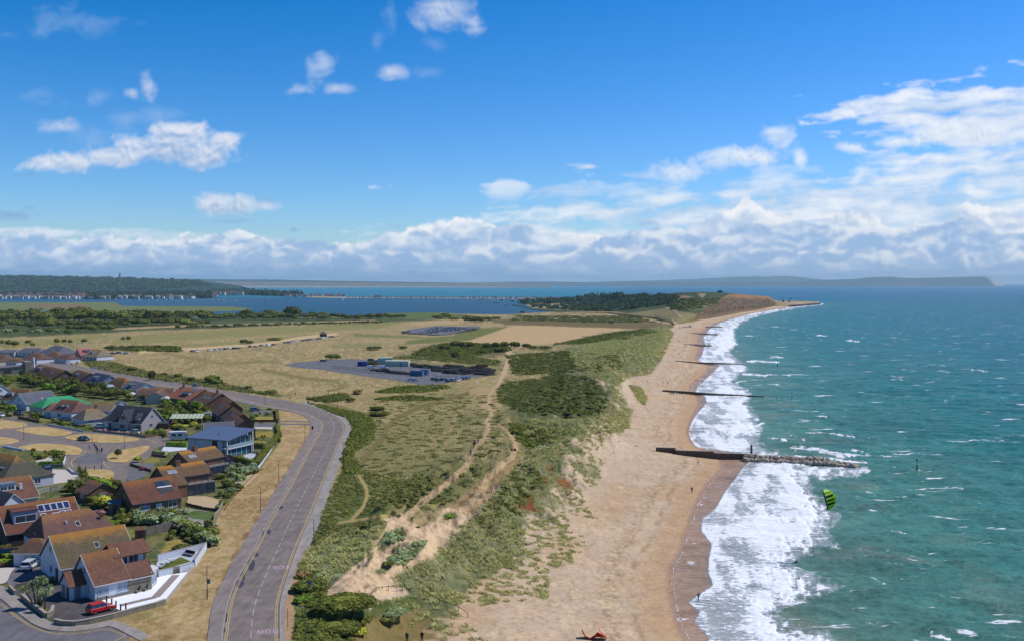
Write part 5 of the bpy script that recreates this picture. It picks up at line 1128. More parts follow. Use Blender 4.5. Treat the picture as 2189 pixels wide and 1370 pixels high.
 def slope(s, x, t, side='F', lift=.13):
  if side == 'F': y = -s.hf*(1-t); z = s.hef+(s.hr-s.hef)*t; n = Vector((0,-(s.hr-s.hef), s.hf)).normalized()
  else: y = s.hb*(1-t); z = s.heb+(s.hr-s.heb)*t; n = Vector((0,(s.hr-s.heb), s.hb)).normalized()
  return Vector((x, y, z))+n*lift
 def win(s, side, u, z, w, h, frame=None, glass=None, mull=1, name='window', trans=0):
  """window in a wall: frame with glass inside and mullions"""
  frame = frame or FRAME; glass = glass or GLASS
  f = MB(); g = MB(); t = .07; d = .05
  f.box(-w/2, w/2,-d, .02,0, t); f.box(-w/2, w/2,-d, .02, h-t, h); f.box(-w/2,-w/2+t, -d, .02, t, h-t); f.box(w/2-t, w/2,-d, .02, t, h-t)
  for i in range(mull): x = -w/2+w*(i+1)/(mull+1); f.box(x-.03, x+.03,-d+.004, .018, t, h-t)
  if trans: f.box(-w/2+t, w/2-t, -d+.006, .016, h*trans, h*trans+.05)
  f.box(-w/2-.06, w/2+.06,-.11, .0,-.07,-.002)
  g.box(-w/2+t, w/2-t, -.022,-.004, t, h-t)
  o = f.build(name, frame, s.e); g.build('pane', glass, o)
  P = {'F': ((u, -s.hf-.002),0), 'B': ((u, s.hb+.002), math.pi), 'L': ((s.x0-.002, u),-math.pi/2), 'R': ((s.x1+.002, u), math.pi/2)}[side]
  o.location = (P[0][0], P[0][1], z); o.rotation_euler = (0,0, P[1]); return o
 def door(s, side, u, w=1.0, h=2.05, col='white', name='door'):
  o = s.win(side, u, 0.08, w, h, DOORM[col], DOORM[col],0, name); k = MB(); k.box(w*.3, w*.36,-.10,-.03, h*.48, h*.53); k.build('handle', LEAD, o); return o
 def sky(s, x, t, w=.8, h=1.1, side='F', pale=False, name='skylight', fr=None, gl=None, grid=0):
  a = s.slope(x-w/2, t, side); L = math.hypot(s.hf if side == 'F' else s.hb, s.hr-s.he); dt = h/L
  b = s.slope(x+w/2, t, side); c = s.slope(x+w/2, t+dt, side); d = s.slope(x-w/2, t+dt, side); P = [a, b, c, d] if side == 'F' else [b, a, d, c]
  o = MB().slab(P, .10).build(name, fr or TRIM, s.roof if name == 'skylight' else s.e)
  n = (P[1]-P[0]).cross(P[3]-P[0]).normalized(); cx = (P[0]+P[1]+P[2]+P[3])/4; m = MB()
  q = [cx+(p-cx)*.86+n*.006 for p in P]
  if grid:
   for i in range(grid):
    f0, f1 = i/grid+.006,(i+1)/grid-.006; m.slab([q[0].lerp(q[1], f0), q[0].lerp(q[1], f1), q[3].lerp(q[2], f1), q[3].lerp(q[2], f0)], .01)
  else: m.slab(q, .01)
  m.build('pane', gl or (GLASSB if pale else GLASS), o); return o
 def solar(s, x, t, cols, rows, pw=1.0, ph=1.55, side='F'):
  for i in range(cols):
   for j in range(rows): s.sky(x+i*(pw+.06), t+j*(ph+.06)/math.hypot(s.hf, s.hr-s.he), pw, ph, side, name='solar_panel', fr=TRIM, gl=SOLAR)
 def chim(s, x, y=0.0, w=.9, d=.6, h=1.2, m='brick', pots=1, base=None):
  zb = s.hr-abs(y)/(s.hf if y < 0 else s.hb)*(s.hr-s.he)-.3; c = MB(); c.box(x-w/2, x+w/2, y-d/2, y+d/2, zb, zb+h+.3); c.box(x-w/2-.05, x+w/2+.05, y-d/2-.05, y+d/2+.05, zb+h+.302, zb+h+.4)
  o = c.build('chimney', WALL[m] if m in WALL else m, s.roof)
  for i in range(pots): q = MB(); q.cyl(x+(i-(pots-1)/2)*.4, y, zb+h+.4, zb+h+.75, .12, .1,8); q.build('chimney_pot', POT, s.roof)
  f = MB(); f.box(x-w/2-.12, x+w/2+.12, y-d/2-.12, y+d/2+.12, zb+.05, zb+.42); f.build('flashing', LEAD, s.roof)
 def dormer(s, x, w, y0, z0, z1, flat=True, wallm='white', roofm=None, nwin=1, depth=None, side='F', win_h=.9, cheek=None, mull=1):
  """dormer standing on the slope: face at y0, running back into the roof"""
  sg = -1 if side == 'F' else 1; yb = -sg*0.1; fy = sg*abs(y0); b = MB(); lo, hi = min(fy, yb), max(fy, yb)
  if flat:
   b.box(x-w/2, x+w/2, lo, hi, z0, z1); o = b.build('dormer', WALL[wallm], s.e)
   r = MB(); r.slab([(x-w/2-.15, lo-.25, z1+.14),(x+w/2+.15, lo-.25, z1+.14),(x+w/2+.15, hi, z1+.30),(x-w/2-.15, hi, z1+.30)], .14); rf = r.build('dormer_roof', roofm or LEAD, o)
  else:
   h = w*.55; V = [(x-w/2, fy, z0),(x+w/2, fy, z0),(x+w/2, fy, z1),(x, fy, z1+h),(x-w/2, fy, z1)]; V2 = [(a, yb, c) for a, _, c in V]
   b.add(V+V2,[(0,1,2,3,4),(9,8,7,6,5),(0,5,6,1),(1,6,7,2),(2,7,8,3),(3,8,9,4),(4,9,5,0)] if sg < 0 else [(4,3,2,1,0),(5,6,7,8,9),(1,6,5,0),(2,7,6,1),(3,8,7,2),(4,9,8,3),(0,5,9,4)]); o = b.build('dormer', WALL[wallm], s.e)
   r = MB(); e = .18; A = (x, fy+sg*e, z1+h+.1); A2 = (x, yb, z1+h+.1); Lf = (x-w/2-e, fy+sg*e, z1-e*h/(w/2)+.1); Lb = (x-w/2-e, yb, Lf[2]); Rf = (x+w/2+e, fy+sg*e, Lf[2]); Rb = (x+w/2+e, yb, Lf[2])
   if sg < 0: r.slab([Lf, A, A2, Lb][::-1], .1); r.slab([A, Rf, Rb, A2][::-1], .1)
   else: r.slab([Lf, A, A2, Lb], .1); r.slab([A, Rf, Rb, A2], .1)
   r.build('dormer_roof', roofm or s.roofm, o)
  for i in range(nwin):
   ww = (w-.4)/nwin-.15; xx = x-w/2+.2+(i+.5)*(w-.4)/nwin; q = s.win(side, xx, z0+(z1-z0-win_h)*.5+(0 if flat else .05), ww, win_h, mull=mull); q.parent = o; q.location = (xx, fy+sg*.003, q.location.z)
  return o
def simple(label, r1, r2, wins=True, door=True, chimney=None, sky=0, **kw):
 h = House(label, r1, r2, **kw); rg = random.Random(int(r1[0]*7+r1[1])); L = h.x1-h.x0
 if wins:
  n = max(1, int(L/3.4))
  for i in range(n):
   x = h.x0+L*(i+.5)/n
   if door and i == n//2 and n > 1: h.door('F', x, col=rg.choice(['white', 'dark', 'brown']))
   else: h.win('F', x, .95, min(1.9, L/n*.55),1.15, glass=rg.choice([GLASS, GLASSB]))
  if h.hipr == 0: h.win('R', 0, .95,1.5,1.1); h.hr > 5.8 and h.win('R', 0, h.he+.7,1.1,1.0)
  if h.hipl == 0: h.win('L', 0, .95,1.5,1.1); h.hr > 5.8 and h.win('L', 0, h.he+.7,1.1,1.0)
 for i in range(sky): h.sky((i-(sky-1)/2)*1.8, .45)
 if chimney is not None: h.chim(chimney*h.L/2)
 return h
# ------------------------------------------------------------ the white corner house
def near_houses():
 h = House('white corner bungalow with brown tiled roof, balcony and bright white yard', (175,1185),(246,1171.5), hr=6.6, he=2.75, hf=4.3, hb=3.2, roof='warm', wall='white', eave=.35, verge=.25)
 l0, l1, hf = h.x0, h.x1, h.hf; X1 = l1+3.9; sl = (h.hr-h.he)/hf
 h.win('F', l0+1.35, .75,1.8,1.3, glass=GLASSB, mull=1); h.win('F', l0+4.5, .75,1.9,1.45, glass=GLASSB, mull=1, trans=.72)
 w = MB(); w.box(l1+.002, X1,-hf, -2.0,0,2.75); w.add([(X1,-hf, 2.75),(X1,-2.9,2.75),(X1,-2.9,2.75+(hf-2.9)*sl)],[(0,1,2)]); lw = w.build('lower_range', WALL['white'], h.e)
 st = MB(); st.box(l1-.1, X1-.05,-hf-.09,-hf-.003,0,2.6); st.build('stone_panel', WALL['stone'], h.e); st = MB(); st.box(l0+.02, l1-.11,-hf-.07,-hf-.003,0, .42); st.build('stone_plinth', WALL['stone'], h.e)
 yt = -2.7; r = MB(); up = .10; r.slab([(l1+.26,-hf-.35,2.75-.35*sl+up),(X1+.3,-hf-.35,2.75-.35*sl+up),(X1+.3, yt, 2.75+(hf+yt)*sl+up),(l1+.26, yt, 2.75+(hf+yt)*sl+up)], .16); r.build('lower_roof', TILE['warm'], h.e)
 g = MB(); g.box(l1+.1, X1+.3,-hf-.45,-hf-.33,2.3,2.42); g.build('gutter', TRIM, h.e)
 h.win('L', -.9,3.6, .62,1.15, glass=GLASS, mull=0, trans=.7); h.win('L', .1,3.6, .62,1.15, glass=GLASS, mull=0, trans=.7); h.win('L', -2.6, .9, .8,1.3, glass=GLASSB, mull=0, trans=.7)
 b = MB(); b.box(l1+.1, X1+.9, yt, -.9,2.752,3.0); b.box(l1+.1, X1, yt-.02, yt+.1,3.0,4.25); bo = b.build('balcony', WALL['white'], h.e); b = MB(); b.box(l1+.12, X1+.85, yt+.12,-.92,3.002,3.05); b.build('balcony_floor', mat('balcony_deck', (150,146,140)), bo)
 q = MB(); q.box(X1+.86, X1+.90, yt, -.9,3.05,4.1); q.build('glass_balustrade', mat('balustrade_glass', (150,170,180), rough=.05, spec=.9), bo)
 for k in range(2): q = MB(); q.box(l1+.5+k*1.5, l1+1.8+k*1.5, yt+.3, yt+1.1,3.051,3.95); q.build('outdoor_sofa', mat('sofa_grey', (120,118,120)), bo)
 u = MB(); u.box(l1+.1, X1+.9,-.898,3.2,0,5.55); u.add([(X1+.9,-.898,5.55),(X1+.9,3.2,5.55),(X1+.9,1.2,6.7),(l1+.1,-.898,5.55),(l1+.1,3.2,5.55),(l1+.1,1.2,6.7)],[(0,1,2),(5,4,3)]); upr = u.build('upper_range', WALL['white'], h.e)
 r = MB(); r.slab([(l1-.9,-1.75,5.45),(X1+1.6,-1.75,5.45),(X1+1.6,1.2,7.15),(l1-.9,1.2,7.15)], .18); r.slab([(X1+1.6,3.7,5.5),(l1-.9,3.7,5.5),(l1-.9,1.2,7.15),(X1+1.6,1.2,7.15)], .18); r.build('upper_roof', TILE['warm'], h.e)
 for xx, w_ in ((l1+1.0,1.3),(l1+2.7,1.7)): o = h.win('F', xx, 3.06, w_, 2.1, frame=FRAME, glass=GLASS, mull=1, name='patio_door'); o.location.y = -.901
 s_ = MB(); s_.box(X1+.5, X1+.96,-.98,-.9,2.6,5.5); s_.build('stone_pier', WALL['stone'], upr)
 P = [(X1-.1,-hf),(X1+1.9,-2.8),(X1+1.9,-.9),(X1-.1,-.9)]; m = MB(); m.prism(P, 0,2.7); bay = m.build('corner_bay', WALL['white'], h.e); dd = Vector((2.0, hf-2.8,0)); d = dd.normalized(); ang = math.atan2(d.y, d.x)
 for t in (.26, .74): o = h.win('F', 0, .5,1.1,1.9, glass=GLASSB, mull=0, trans=.75); o.parent = bay; o.location = (X1-.1+dd.x*t+d.y*.01,-hf+dd.y*t-d.x*.01, .5); o.rotation_euler = (0,0, ang)
 c = MB(); c.prism([(X1-.2,-hf-.2),(X1+2.15,-2.85),(X1+2.15,-.8),(X1-.2,-.8)],2.702,2.86); c.build('bay_roof', TRIM, bay)
 w = MB(); yw = 1.9; w.add([(l0-2.6, yw-3.4,0),(l0+.3, yw-3.4,0),(l0+.3, yw, 0),(l0-2.6, yw, 0),(l0-2.6, yw-3.4,2.5),(l0+.3, yw-3.4,2.5),(l0+.3, yw, 2.5),(l0-2.6, yw, 2.5),(l0-2.6, yw-1.7,4.2),(l0+.3, yw-1.7,4.2)],
   [(0,1,5,4),(2,3,7,6),(3,0,4,8,7),(1,2,6,9,5)]); wg = w.build('porch_wing', WALL['white'], h.e)
 r = MB(); r.slab([(l0-2.9, yw-3.8,2.25),(l0-.02, yw-3.8,2.25),(l0-.02, yw-1.7,4.35),(l0-2.9, yw-1.7,4.35)], .14); r.slab([(l0-.02, yw+.35,2.25),(l0-2.9, yw+.35,2.25),(l0-2.9, yw-1.7,4.35),(l0-.02, yw-1.7,4.35)], .14); r.build('porch_roof', TILE['warm'], wg)
 gd = MB(); gd.box(l0-2.66, l0-2.602, yw-1.6, yw-.3,0,2.1); gd.build('garage_door', DOORM['grey'], wg); gd = MB(); gd.box(l0-2.66, l0-2.602, yw-3.1, yw-2.2,0,2.0); gd.build('door', DOORM['dark'], wg); gd = MB(); gd.box(l0-1.9, l0-.9, yw-3.46, yw-3.402,0,2.05); gd.build('door', DOORM['grey'], wg)
 h = House('white house with broad olive-brown tiled roof behind the corner bungalow', (108,1145),(262,1121), hr=7.2, he=2.9, hf=5.0, hb=5.0, roof='olive', wall='white')
 h.win('L', .2,4.3,1.1,1.15, glass=GLASS, mull=1, trans=.7); h.win('L', 0,1.0,1.2,1.25, glass=GLASS, mull=1, trans=.6); h.door('L', -3.1,1.3,2.2, 'dark'); h.sky(.6, .42, .8,1.2, fr=mat('cream_trim', (228,220,186)))
 h.win('R', 0,4.0,1.2,1.0)
 h = House('white house with hipped red-brown roof, small skylight and thin flue', (88,1102),(190,1086), hr=6.8, he=2.7, hf=5.0, hb=5.0, roof='mauve', wall='white', hipl=1.2, hipr=4.0)
 h.sky(1.2, .42, .8,1.3, fr=mat('cream_trim', (228,220,186))); h.win('L', 0,3.0,1.0, .9); h.win('L', -1.5,1,1,1.1); h.chim(5.6,-2.6, .35, .35, .9, 'red', 1); h.chim(-.8,-2.4, .25, .25, .5, 'white', 0)
 h = simple('small white annex with brown hipped roof in front of the hipped house', (68,1150),(86,1150), hr=4.3, he=2.5, hf=2.4, hb=2.4, roof='brown', wall='white', hipl=2.0, hipr=2.0, door=False)
 h = House('brown-roofed house with solar panels and blue-grey dormer at the left edge', (-4,1083),(155,1061), hr=7.0, he=2.8, hf=4.8, hb=4.8, roof='red', wall='dark')
 xs = h.x1-6.6; h.solar(xs-3.0, .56,2,1,1.15,1.9); h.solar(xs, .58,5,1,1.15,1.9); h.solar(xs, .24,1,1,1.15,1.9); h.solar(xs+3.6, .24,2,1,1.15,1.9); h.sky(xs+2.3, .34,1.3,1.0, pale=True); h.sky(xs-2.3, .34,1.1,1.0, gl=SOLAR)
 h.dormer(-3.2,4.4,4.0,3.4,6.3, wallm='blue', roofm=TILE['red'], nwin=1, win_h=1.4); h.win('L', 0,3.6,1.2,1.1)
 h = House('white gabled house with dark slate roof behind the solar panels', (-40,1040),(28,1055), hr=6.4, he=2.6, hf=3.4, hb=3.8, roof='slate', wall='white')
 h.win('R', -1.2,3.0,1.0, .9, frame=FRAMED); h.win('R', 1.0,3.0,1.0, .9, frame=FRAMED)
 h = House('house with warm brown roof, grey flat dormer and white chimney', (-30,1027),(61,1015), hr=6.6, he=2.7, hf=4.8, hb=4.6, roof='warm', wall='cream'); h.dormer(-1.2,3.6,3.2,4.0,5.8, roofm=LEAD, nwin=2); h.chim(1.6,-3.2, .6, .5,1.2, 'white', 0); h.win('R', 0,3.6,1.2,1)
 h = House('large house with mossy grey hipped roof and a roof balcony', (-8,966),(35,974), hr=7.4, he=2.7, hf=6.2, hb=5.5, roof='moss', wall='pale', hipl=4, hipr=6.0)
 h.dormer(5.0,2.2,3.9,3.0,5.0, nwin=2, win_h=1.6); h.win('F', 3, .9,1.6,1.2); h.win('R', -2.0, .9,1.6,1.2); h.win('R', 2.0, .9,1.6,1.2); h.sky(-1, .5, .5,1.1); h.win('F', -3, .9,1.6,1.2)
 h = House('brick house with broad dark red roof and a balcony cut into it', (262,1030),(364,1017), hr=6.6, he=2.9, hf=5.4, hb=4.6, roof='red', wall='brick')
 l0, l1 = h.x0, h.x1; h.sky(l0+.7, .93, .3, .2); h.sky(-.3, .60, .3, .2); h.sky(1.6, .22, .9, .8, fr=LEAD)
 a, b, c, d = h.slope(l1-4.2, .28, lift=.16), h.slope(l1-1.0, .28, lift=.16), h.slope(l1-1.0, .82, lift=.16), h.slope(l1-4.2, .82, lift=.16)
 q = MB(); q.slab([a, b, c, d], .02); o = q.build('well_shade_plate', mat('well_shade_paint', (64,66,72)), h.e); q = MB(); q.slab([a.lerp(d, .42)+Vector((0,-.03, .02)), b.lerp(c, .42)+Vector((0,-.03, .02)), b.lerp(c, .48)+Vector((0,-.03, .10)), a.lerp(d, .48)+Vector((0,-.03, .10))], .05); q.build('balustrade', TRIM, o)  # flat dark plate on the slope: shade of the balcony recess put in as colour
 q = MB(); q.slab([a.lerp(d, .55)+Vector((.2,-.03, .03)), b.lerp(c, .55)+Vector((-1.2,-.03, .03)), b.lerp(c, .92)+Vector((-1.2,-.03, .03)), a.lerp(d, .92)+Vector((.2,-.03, .03))], .03); q.build('patio_door', GLASS, o)
 h.win('F', l0+2.6, .9,2.2,1.2, glass=GLASSB); h.door('F', .3,1.3,2.0, 'white'); h.win('F', l1-2.0, .9,2.0,1.5, glass=GLASS, trans=.7); h.win('L', -1,3.3, .9, .9, frame=FRAMED); h.win('L', 1.8,1,1,1, frame=FRAMED)
 for k, (lab, r1, r2) in enumerate((('brick house with lichen-covered roof and chimney, nearer of the pair', (338,998),(432,985)),('brick house with lichen-covered roof and chimney, farther of the pair', (383,966),(457,953)))):
  h = House(lab, r1, r2, hr=6.8, he=4.3, hf=3.2, hb=4.6, roof='lichen', wall='brick', hef=4.6, heb=2.7); l0, l1 = h.x0, h.x1
  r = MB(); zl = 2.9; sf = (h.hr-h.hef)/h.hf; yl = -(h.hr-zl)/sf; ye = -h.hf-.35; r.slab([(l0-.3, yl, zl+.11),(l0+4.4, yl, zl+.11),(l0+4.4, ye, 4.6-.35*sf+.11),(l0-.3, ye, 4.6-.35*sf+.11)], .16); r.build('lean_to_roof', TILE['lichen'], h.e)
  w = MB(); w.box(l0, l0+4.2, yl+.3,-h.hf-.002,0, zl-.05); w.build('lean_to', WALL['brick'], h.e)
  h.chim(-1.0,-.5,1.1, .8,1.3, 'brick', 0)
  for i in range(2): h.sky(l0+1.9+i*1.2, .30, .95,1.1, pale=True)
  q = MB(); q.box(l0+4.5, l1+.2,-h.hf-2.2,-h.hf-.01,2.55,2.75); o = q.build('balcony', mat('balcony_boards', (136,128,122)), h.e); q = MB()
  for xx in np.linspace(l0+4.6, l1+.15,5): q.box(xx-.04, xx+.04,-h.hf-2.18,-h.hf-2.10,2.752,3.6)
  q.box(l0+4.5, l1+.2,-h.hf-2.2,-h.hf-2.1,3.602,3.7); q.build('railing', mat('railing_dark', (84,74,72)), o); q = MB(); q.slab([(l1+.26,-h.hf-2.2,3.6),(l1+.26,-h.hf, 4.7),(l1+.20,-h.hf, 4.9),(l1+.20,-h.hf-2.2,3.8)], .08); q.build('handrail', mat('rail_red', (170,92,72)), o)
  q = MB(); q.box(l0+4.6, l1+.1,-h.hf-2.1,-h.hf-.01,0,2.5); g = q.build('sun_room', GLASS, h.e); q = MB()
  for xx in np.linspace(l0+4.6, l1+.1,5): q.box(xx-.05, xx+.05,-h.hf-2.16,-h.hf-2.102,0,2.5)
  q.build('glazing_bars', mat('bar_dark', (80,62,56)), g)
  h.win('F', l0+5.4,2.85,1.4,1.6, frame=FRAMED, name='patio_door'); h.win('F', l1-1.2,3.3,1.3, .8, frame=FRAMED); h.win('R', 0,3.3,1.2,1.0, frame=FRAMED)
 zr1, zr0 = 16.0,14.6
 c1 = Vector((*U(397,936,14.0),14.0)); c2 = Vector((*U(485,943,14.0),14.0)); c3 = Vector((*U(524,916,15.8),15.8)); c4 = Vector((*U(436,908,15.8),15.8))
 o3 = (c1+c2+c3+c4)/4; d = (c2-c1); ang = math.atan2(d.y, d.x); dx = Vector((math.cos(ang), math.sin(ang),0)); dy = Vector((-dx.y, dx.x, 0)); Lx = (c2-c1).length; Ly = abs((c3-c2).dot(dy)); base = c1+(c2-c1)/2+dy*Ly/2
 e = empty('modern_house', (base.x, base.y, 9), ang, 'modern pale house with sloping blue-grey metal roof and glass balcony', 'house'); X, Y = Lx/2, Ly/2
 METAL = mat('metal_roof', (112,130,158), rough=.45, metal=.25, spec=.5, var=.04); SEAM = mat('metal_seam', (92,108,134), rough=.4); WP = WALL['pale']; TEAL = mat('teal_glass', (44,96,118), rough=.1, spec=.8)
 q = MB(); zf, zb = 5.0,6.8
 q.add([(-X+.4,-Y+.4,0),(X-2.2,-Y+.4,0),(X-2.2, Y-.4,0),(-X+.4, Y-.4,0),(-X+.4,-Y+.4, zf),(X-2.2,-Y+.4, zf),(X-2.2, Y-.4, zb),(-X+.4, Y-.4, zb)],[(0,1,5,4),(1,2,6,5),(2,3,7,6),(3,0,4,7)]); q.build('wall', WP, e)
 q = MB(); q.slab([(-X, -Y, zf+.25),(X, -Y, zf+.25),(X, Y, zb+.35),(-X, Y, zb+.35)], .35); rf = q.build('roof', METAL, e); q = MB(); n = 26
 for i in range(n): x = -X+.2+(2*X-.4)*i/(n-1); q.slab([(x-.02,-Y, zf+.29),(x+.02,-Y, zf+.29),(x+.02, Y, zb+.39),(x-.02, Y, zb+.39)], .05)
 q.build('roof_seam', SEAM, rf); q = MB(); q.cyl(1.2,-Y*.35, zf+.6, zf+1.5, .12, .12,8); q.build('flue', FRAMED, rf)
 q = MB(); q.box(-X+3.2,-X+3.3,-Y+.36,-Y+.398,0, zf); q.box(X*.25, X*.25+1.9,-Y+.36,-Y+.396,0, zf); q.build('cladding_strip', WALL['dark'], e)
 q = MB(); q.box(X-2.198, X-.9,-Y+.5, Y-.5,0,2.5); q.box(X-2.198, X-1.5,-Y+1.2, Y-.5,2.9,5.2); g = q.build('glazed_front', TEAL, e); q = MB()
 for y in np.linspace(-Y+.5, Y-.5,6): q.box(X-.9, X-.82, y-.06, y+.06,0,2.5); q.box(X-1.5, X-1.42, y-.06+.35, y+.06+.35,2.9,5.2)
 q.build('glazing_bars', TRIM, g)
 q = MB(); q.box(X-2.2, X-.1,-Y+.3, Y-.3,2.502,2.8); o = q.build('balcony', TRIM, e); q = MB(); q.box(X-.14, X-.10,-Y+.3, Y-.3,2.802,3.75); q.build('glass_balustrade', mat('balustrade_glass', (150,170,180), rough=.05, spec=.9), o)
 q = MB(); q.box(X-.5, X-.2, Y-.7, Y-.4,0, zb-.1); q.box(X-.5, X-.2,-Y+.3,-Y+.6,0, zf-.1); q.build('column', TRIM, e)
 h = simple('dark slate roofed house with white gable behind the metal roof', (436,903),(497,900), hr=6.0, he=2.6, hf=3.6, hb=3.6, roof='grey', wall='white')
 h = House('grey rendered house with dark slate roof and three front gables', (252,865),(327,871), hr=7.6, he=2.8, hf=4.6, hb=4.2, roof='slate', wall='grey', verge=.35); l0, l1 = h.x0, h.x1
 h.dormer(-2.6,1.7,4.4,3.4,4.9, flat=False, wallm='grey', mull=1); h.dormer(l1-2.8,1.7,4.4,3.4,4.9, flat=False, wallm='grey', mull=1)
 q = MB(); x = .4; V = [(x-2.4,-5.6,0),(x+2.4,-5.6,0),(x+2.4,-5.6,3.6),(x, -5.6,6.9),(x-2.4,-5.6,3.6)]; V2 = [(a, 0, c) for a, _, c in V]; q.add(V+V2,[(0,1,2,3,4),(1,6,7,2),(5,0,4,9)]); g = q.build('front_gable', WALL['grey'], h.e)
 r = MB(); r.slab([(x, -6.0,7.1),(x+2.9,-6.0,3.1),(x+2.9,0,3.1),(x, 0,7.1)], .14); r.slab([(x-2.9,0,3.1),(x-2.9,-6.0,3.1),(x, -6.0,7.1),(x, 0,7.1)], .14); r.build('gable_roof', TILE['slate'], g)
 for xx, z, w_ in ((x-.5,3.9,1.9),(x-.8, .9,2.0)): o = h.win('F', xx+.4, z, w_, 1.1, frame=FRAMED, mull=2); o.parent = g; o.location.y = -5.603
 h.win('F', l1-1.6, .9,1.9,1.2, frame=FRAMED, mull=2); h.door('F', l0+2.0,1.0,2.0, 'dark'); h.win('R', -.4,4.2,1.2,1.0); h.win('R', -1.0,1.1,1.5,1.3)
 q = MB(); q.box(l0-4.4, l0-.01,-3.6,3.0,0,2.5); o = q.build('side_wing', WALL['grey'], h.e); r = MB(); r.slab([(l0-4.7,-3.9,2.45),(l0+.0,-3.9,2.45),(l0,0,4.9),(l0-2.2,0,4.9)], .14); r.slab([(l0,3.3,2.5),(l0-4.7,3.3,2.5),(l0-2.2,0,4.9),(l0,0,4.9)], .14); r.slab([(l0-4.7,3.3,2.5),(l0-4.7,-3.9,2.45),(l0-2.2,0,4.9)], .14); r.build('wing_roof', TILE['slate'], o)
 h = simple('bungalow with bright green tiled roof', (102,849),(149,845), hr=5.8, he=2.7, hf=5.0, hb=5.0, roof='green', wall='cream', hipl=4.6, hipr=5.5)
 h = simple('house with plain grey-blue roof behind the green one', (40,840),(107,834), hr=6.6, he=2.8, hf=5.0, hb=5.0, roof='grey', wall='white', door=False); h.sky(1.0, .30, .8, .7, pale=True)
 h = simple('brown-roofed house with dormer left of the grey-blue roof', (27,831),(63,832), hr=6.4, he=2.7, hf=4.6, hb=4.6, roof='darkbrown', wall='white', hipl=2, hipr=2); h.dormer(-2.5,2.2,3.4,3.6,5.2, nwin=1)
 simple('white gabled house with dark brown roof at the left edge', (-28,818),(2,822), hr=6.4, he=2.8, hf=5, hb=4.5, roof='darkbrown', wall='white')
 h = House('house with dark red-brown roof and two dormers beside the green roof', (133,853),(170,856), hr=6.6, he=2.9, hf=4.6, hb=4.4, roof='mauve', wall='white', hipr=2.0); h.dormer(-1.4,1.7,3.2,3.7,5.2, nwin=1, roofm=TILE['mauve']); h.dormer(1.2,1.7,3.2,3.7,5.2, nwin=1, roofm=TILE['mauve']); h.win('F', 0, .9,2,1.1)
 simple('low wing with pinkish brown hipped roof in front of the green roof', (112,861),(130,860), hr=4.9, he=2.6, hf=3.9, hb=3.4, roof='mauve', wall='white', hipl=2.8, hipr=.01)
 simple('bungalow with pale beige hipped roof beside the dark car', (184,874),(206,872), hr=5.6, he=2.6, hf=4.2, hb=4.2, roof='beige', wall='pale', hipl=2.8, hipr=2.8, chimney=.9)
 simple('low bungalow with pale roof behind the beige one', (200,862),(244,864), hr=4.4, he=2.5, hf=3.4, hb=3.4, roof='beige', wall='white', hipl=1.5, hipr=1.5)
 simple('small brown bungalow with brick walls at the roundabout end', (194,1025),(219,1033), hr=4.2, he=2.4, hf=3.0, hb=3.0, roof='mauve', wall='brick', door=False)
 kw = dict(he=2.8)
 h = simple('brown-roofed brick house with one small gable window by the road', (112,784),(141,791), hr=6.8, hf=6.0, hb=5, roof='darkbrown', wall='brick', sky=2, **kw)
 simple('dark brown roof with long flat dormer next to the thin white column', (84,779),(112,784), hr=6.6, hf=5.5, hb=5, roof='darkbrown', wall='brick', **kw).dormer(-1,5,3.2,4.2,5.8, nwin=2)
 simple('brown brick-gabled house with blue dormer beside the road', (166,790),(195,797), hr=6.4, hf=5.2, hb=4.6, roof='darkbrown', wall='brick', **kw).dormer(-2,4,3.4,3.6,5.2, nwin=2)
 simple('navy roofed house with pale blue cladding and wide dormer', (205,796),(238,802), hr=6.8, hf=5.5, hb=4.8, roof='blue', wall='blue', **kw).dormer(-1,4.6,3.8,3.4,5.6, nwin=2, wallm='blue')
 simple('brown house with dark timber walls and orange-brown roof', (250,806),(270,808), hr=6.2, hf=3.8, hb=3.8, roof='lichen', wall='dark', hipl=2.5, hipr=2.5, **kw)
 simple('blue-grey roofed house with white gable and glass porch', (283,813),(316,819), hr=5.6, hf=4.6, hb=4.6, roof='grey', wall='white', **kw).dormer(-2,4.5,3.8,3.0,4.6, nwin=1, wallm='blue')
 simple('long bungalow with plain brown roof', (300,829),(374,829), hr=5.0, hf=4.6, hb=4.2, roof='brown', wall='cream', **kw)
 h = simple('cream gabled cross wing in front of the long brown bungalow', (349,827),(333,838), hr=5.0, hf=3.6, hb=3.6, roof='brown', wall='cream', wins=False, **kw)
 h = simple('house with orange roof and dark solar array', (388,826),(438,832), hr=6.6, hf=6.4, hb=5, roof='orange', wall='brick', chimney=-.8, **kw); h.dormer(1.6,5.0,4.6,3.4,5.4, nwin=2, roofm=TILE['red']); h.solar(1.4, .80,5,1, .9,1.3)
 h = simple('brown roofed house with four skylights', (441,835),(475,841), hr=6.6, hf=6.2, hb=4.6, roof='brown', wall='brick', sky=4, chimney=.4, **kw)
 for i, (lab, r1, r2, cap) in enumerate((('brick house with orange ridge, farthest of the stepped row', (480,847),(498,857),1),('brick house with orange ridge and dark gable, second of the stepped row', (476,857),(494,867),1),('brown house with weathered orange ridge, third of the stepped row', (499,869),(520,884),1),('brown house with white verge, nearest of the stepped row', (502,884),(522,898),1))):
  h = simple(lab, r1, r2, hr=5.8, hf=3.7, hb=3.2, roof=('red', 'brown', 'darkbrown', 'brown')[i], wall='brick', sky=1, **kw)
 simple('large grey slate hipped roof with skylights beyond the pink house', (117,738),(138,740), hr=7.6, hf=8, hb=7, roof='grey', wall='cream', hipl=6, hipr=6, sky=3, **kw)
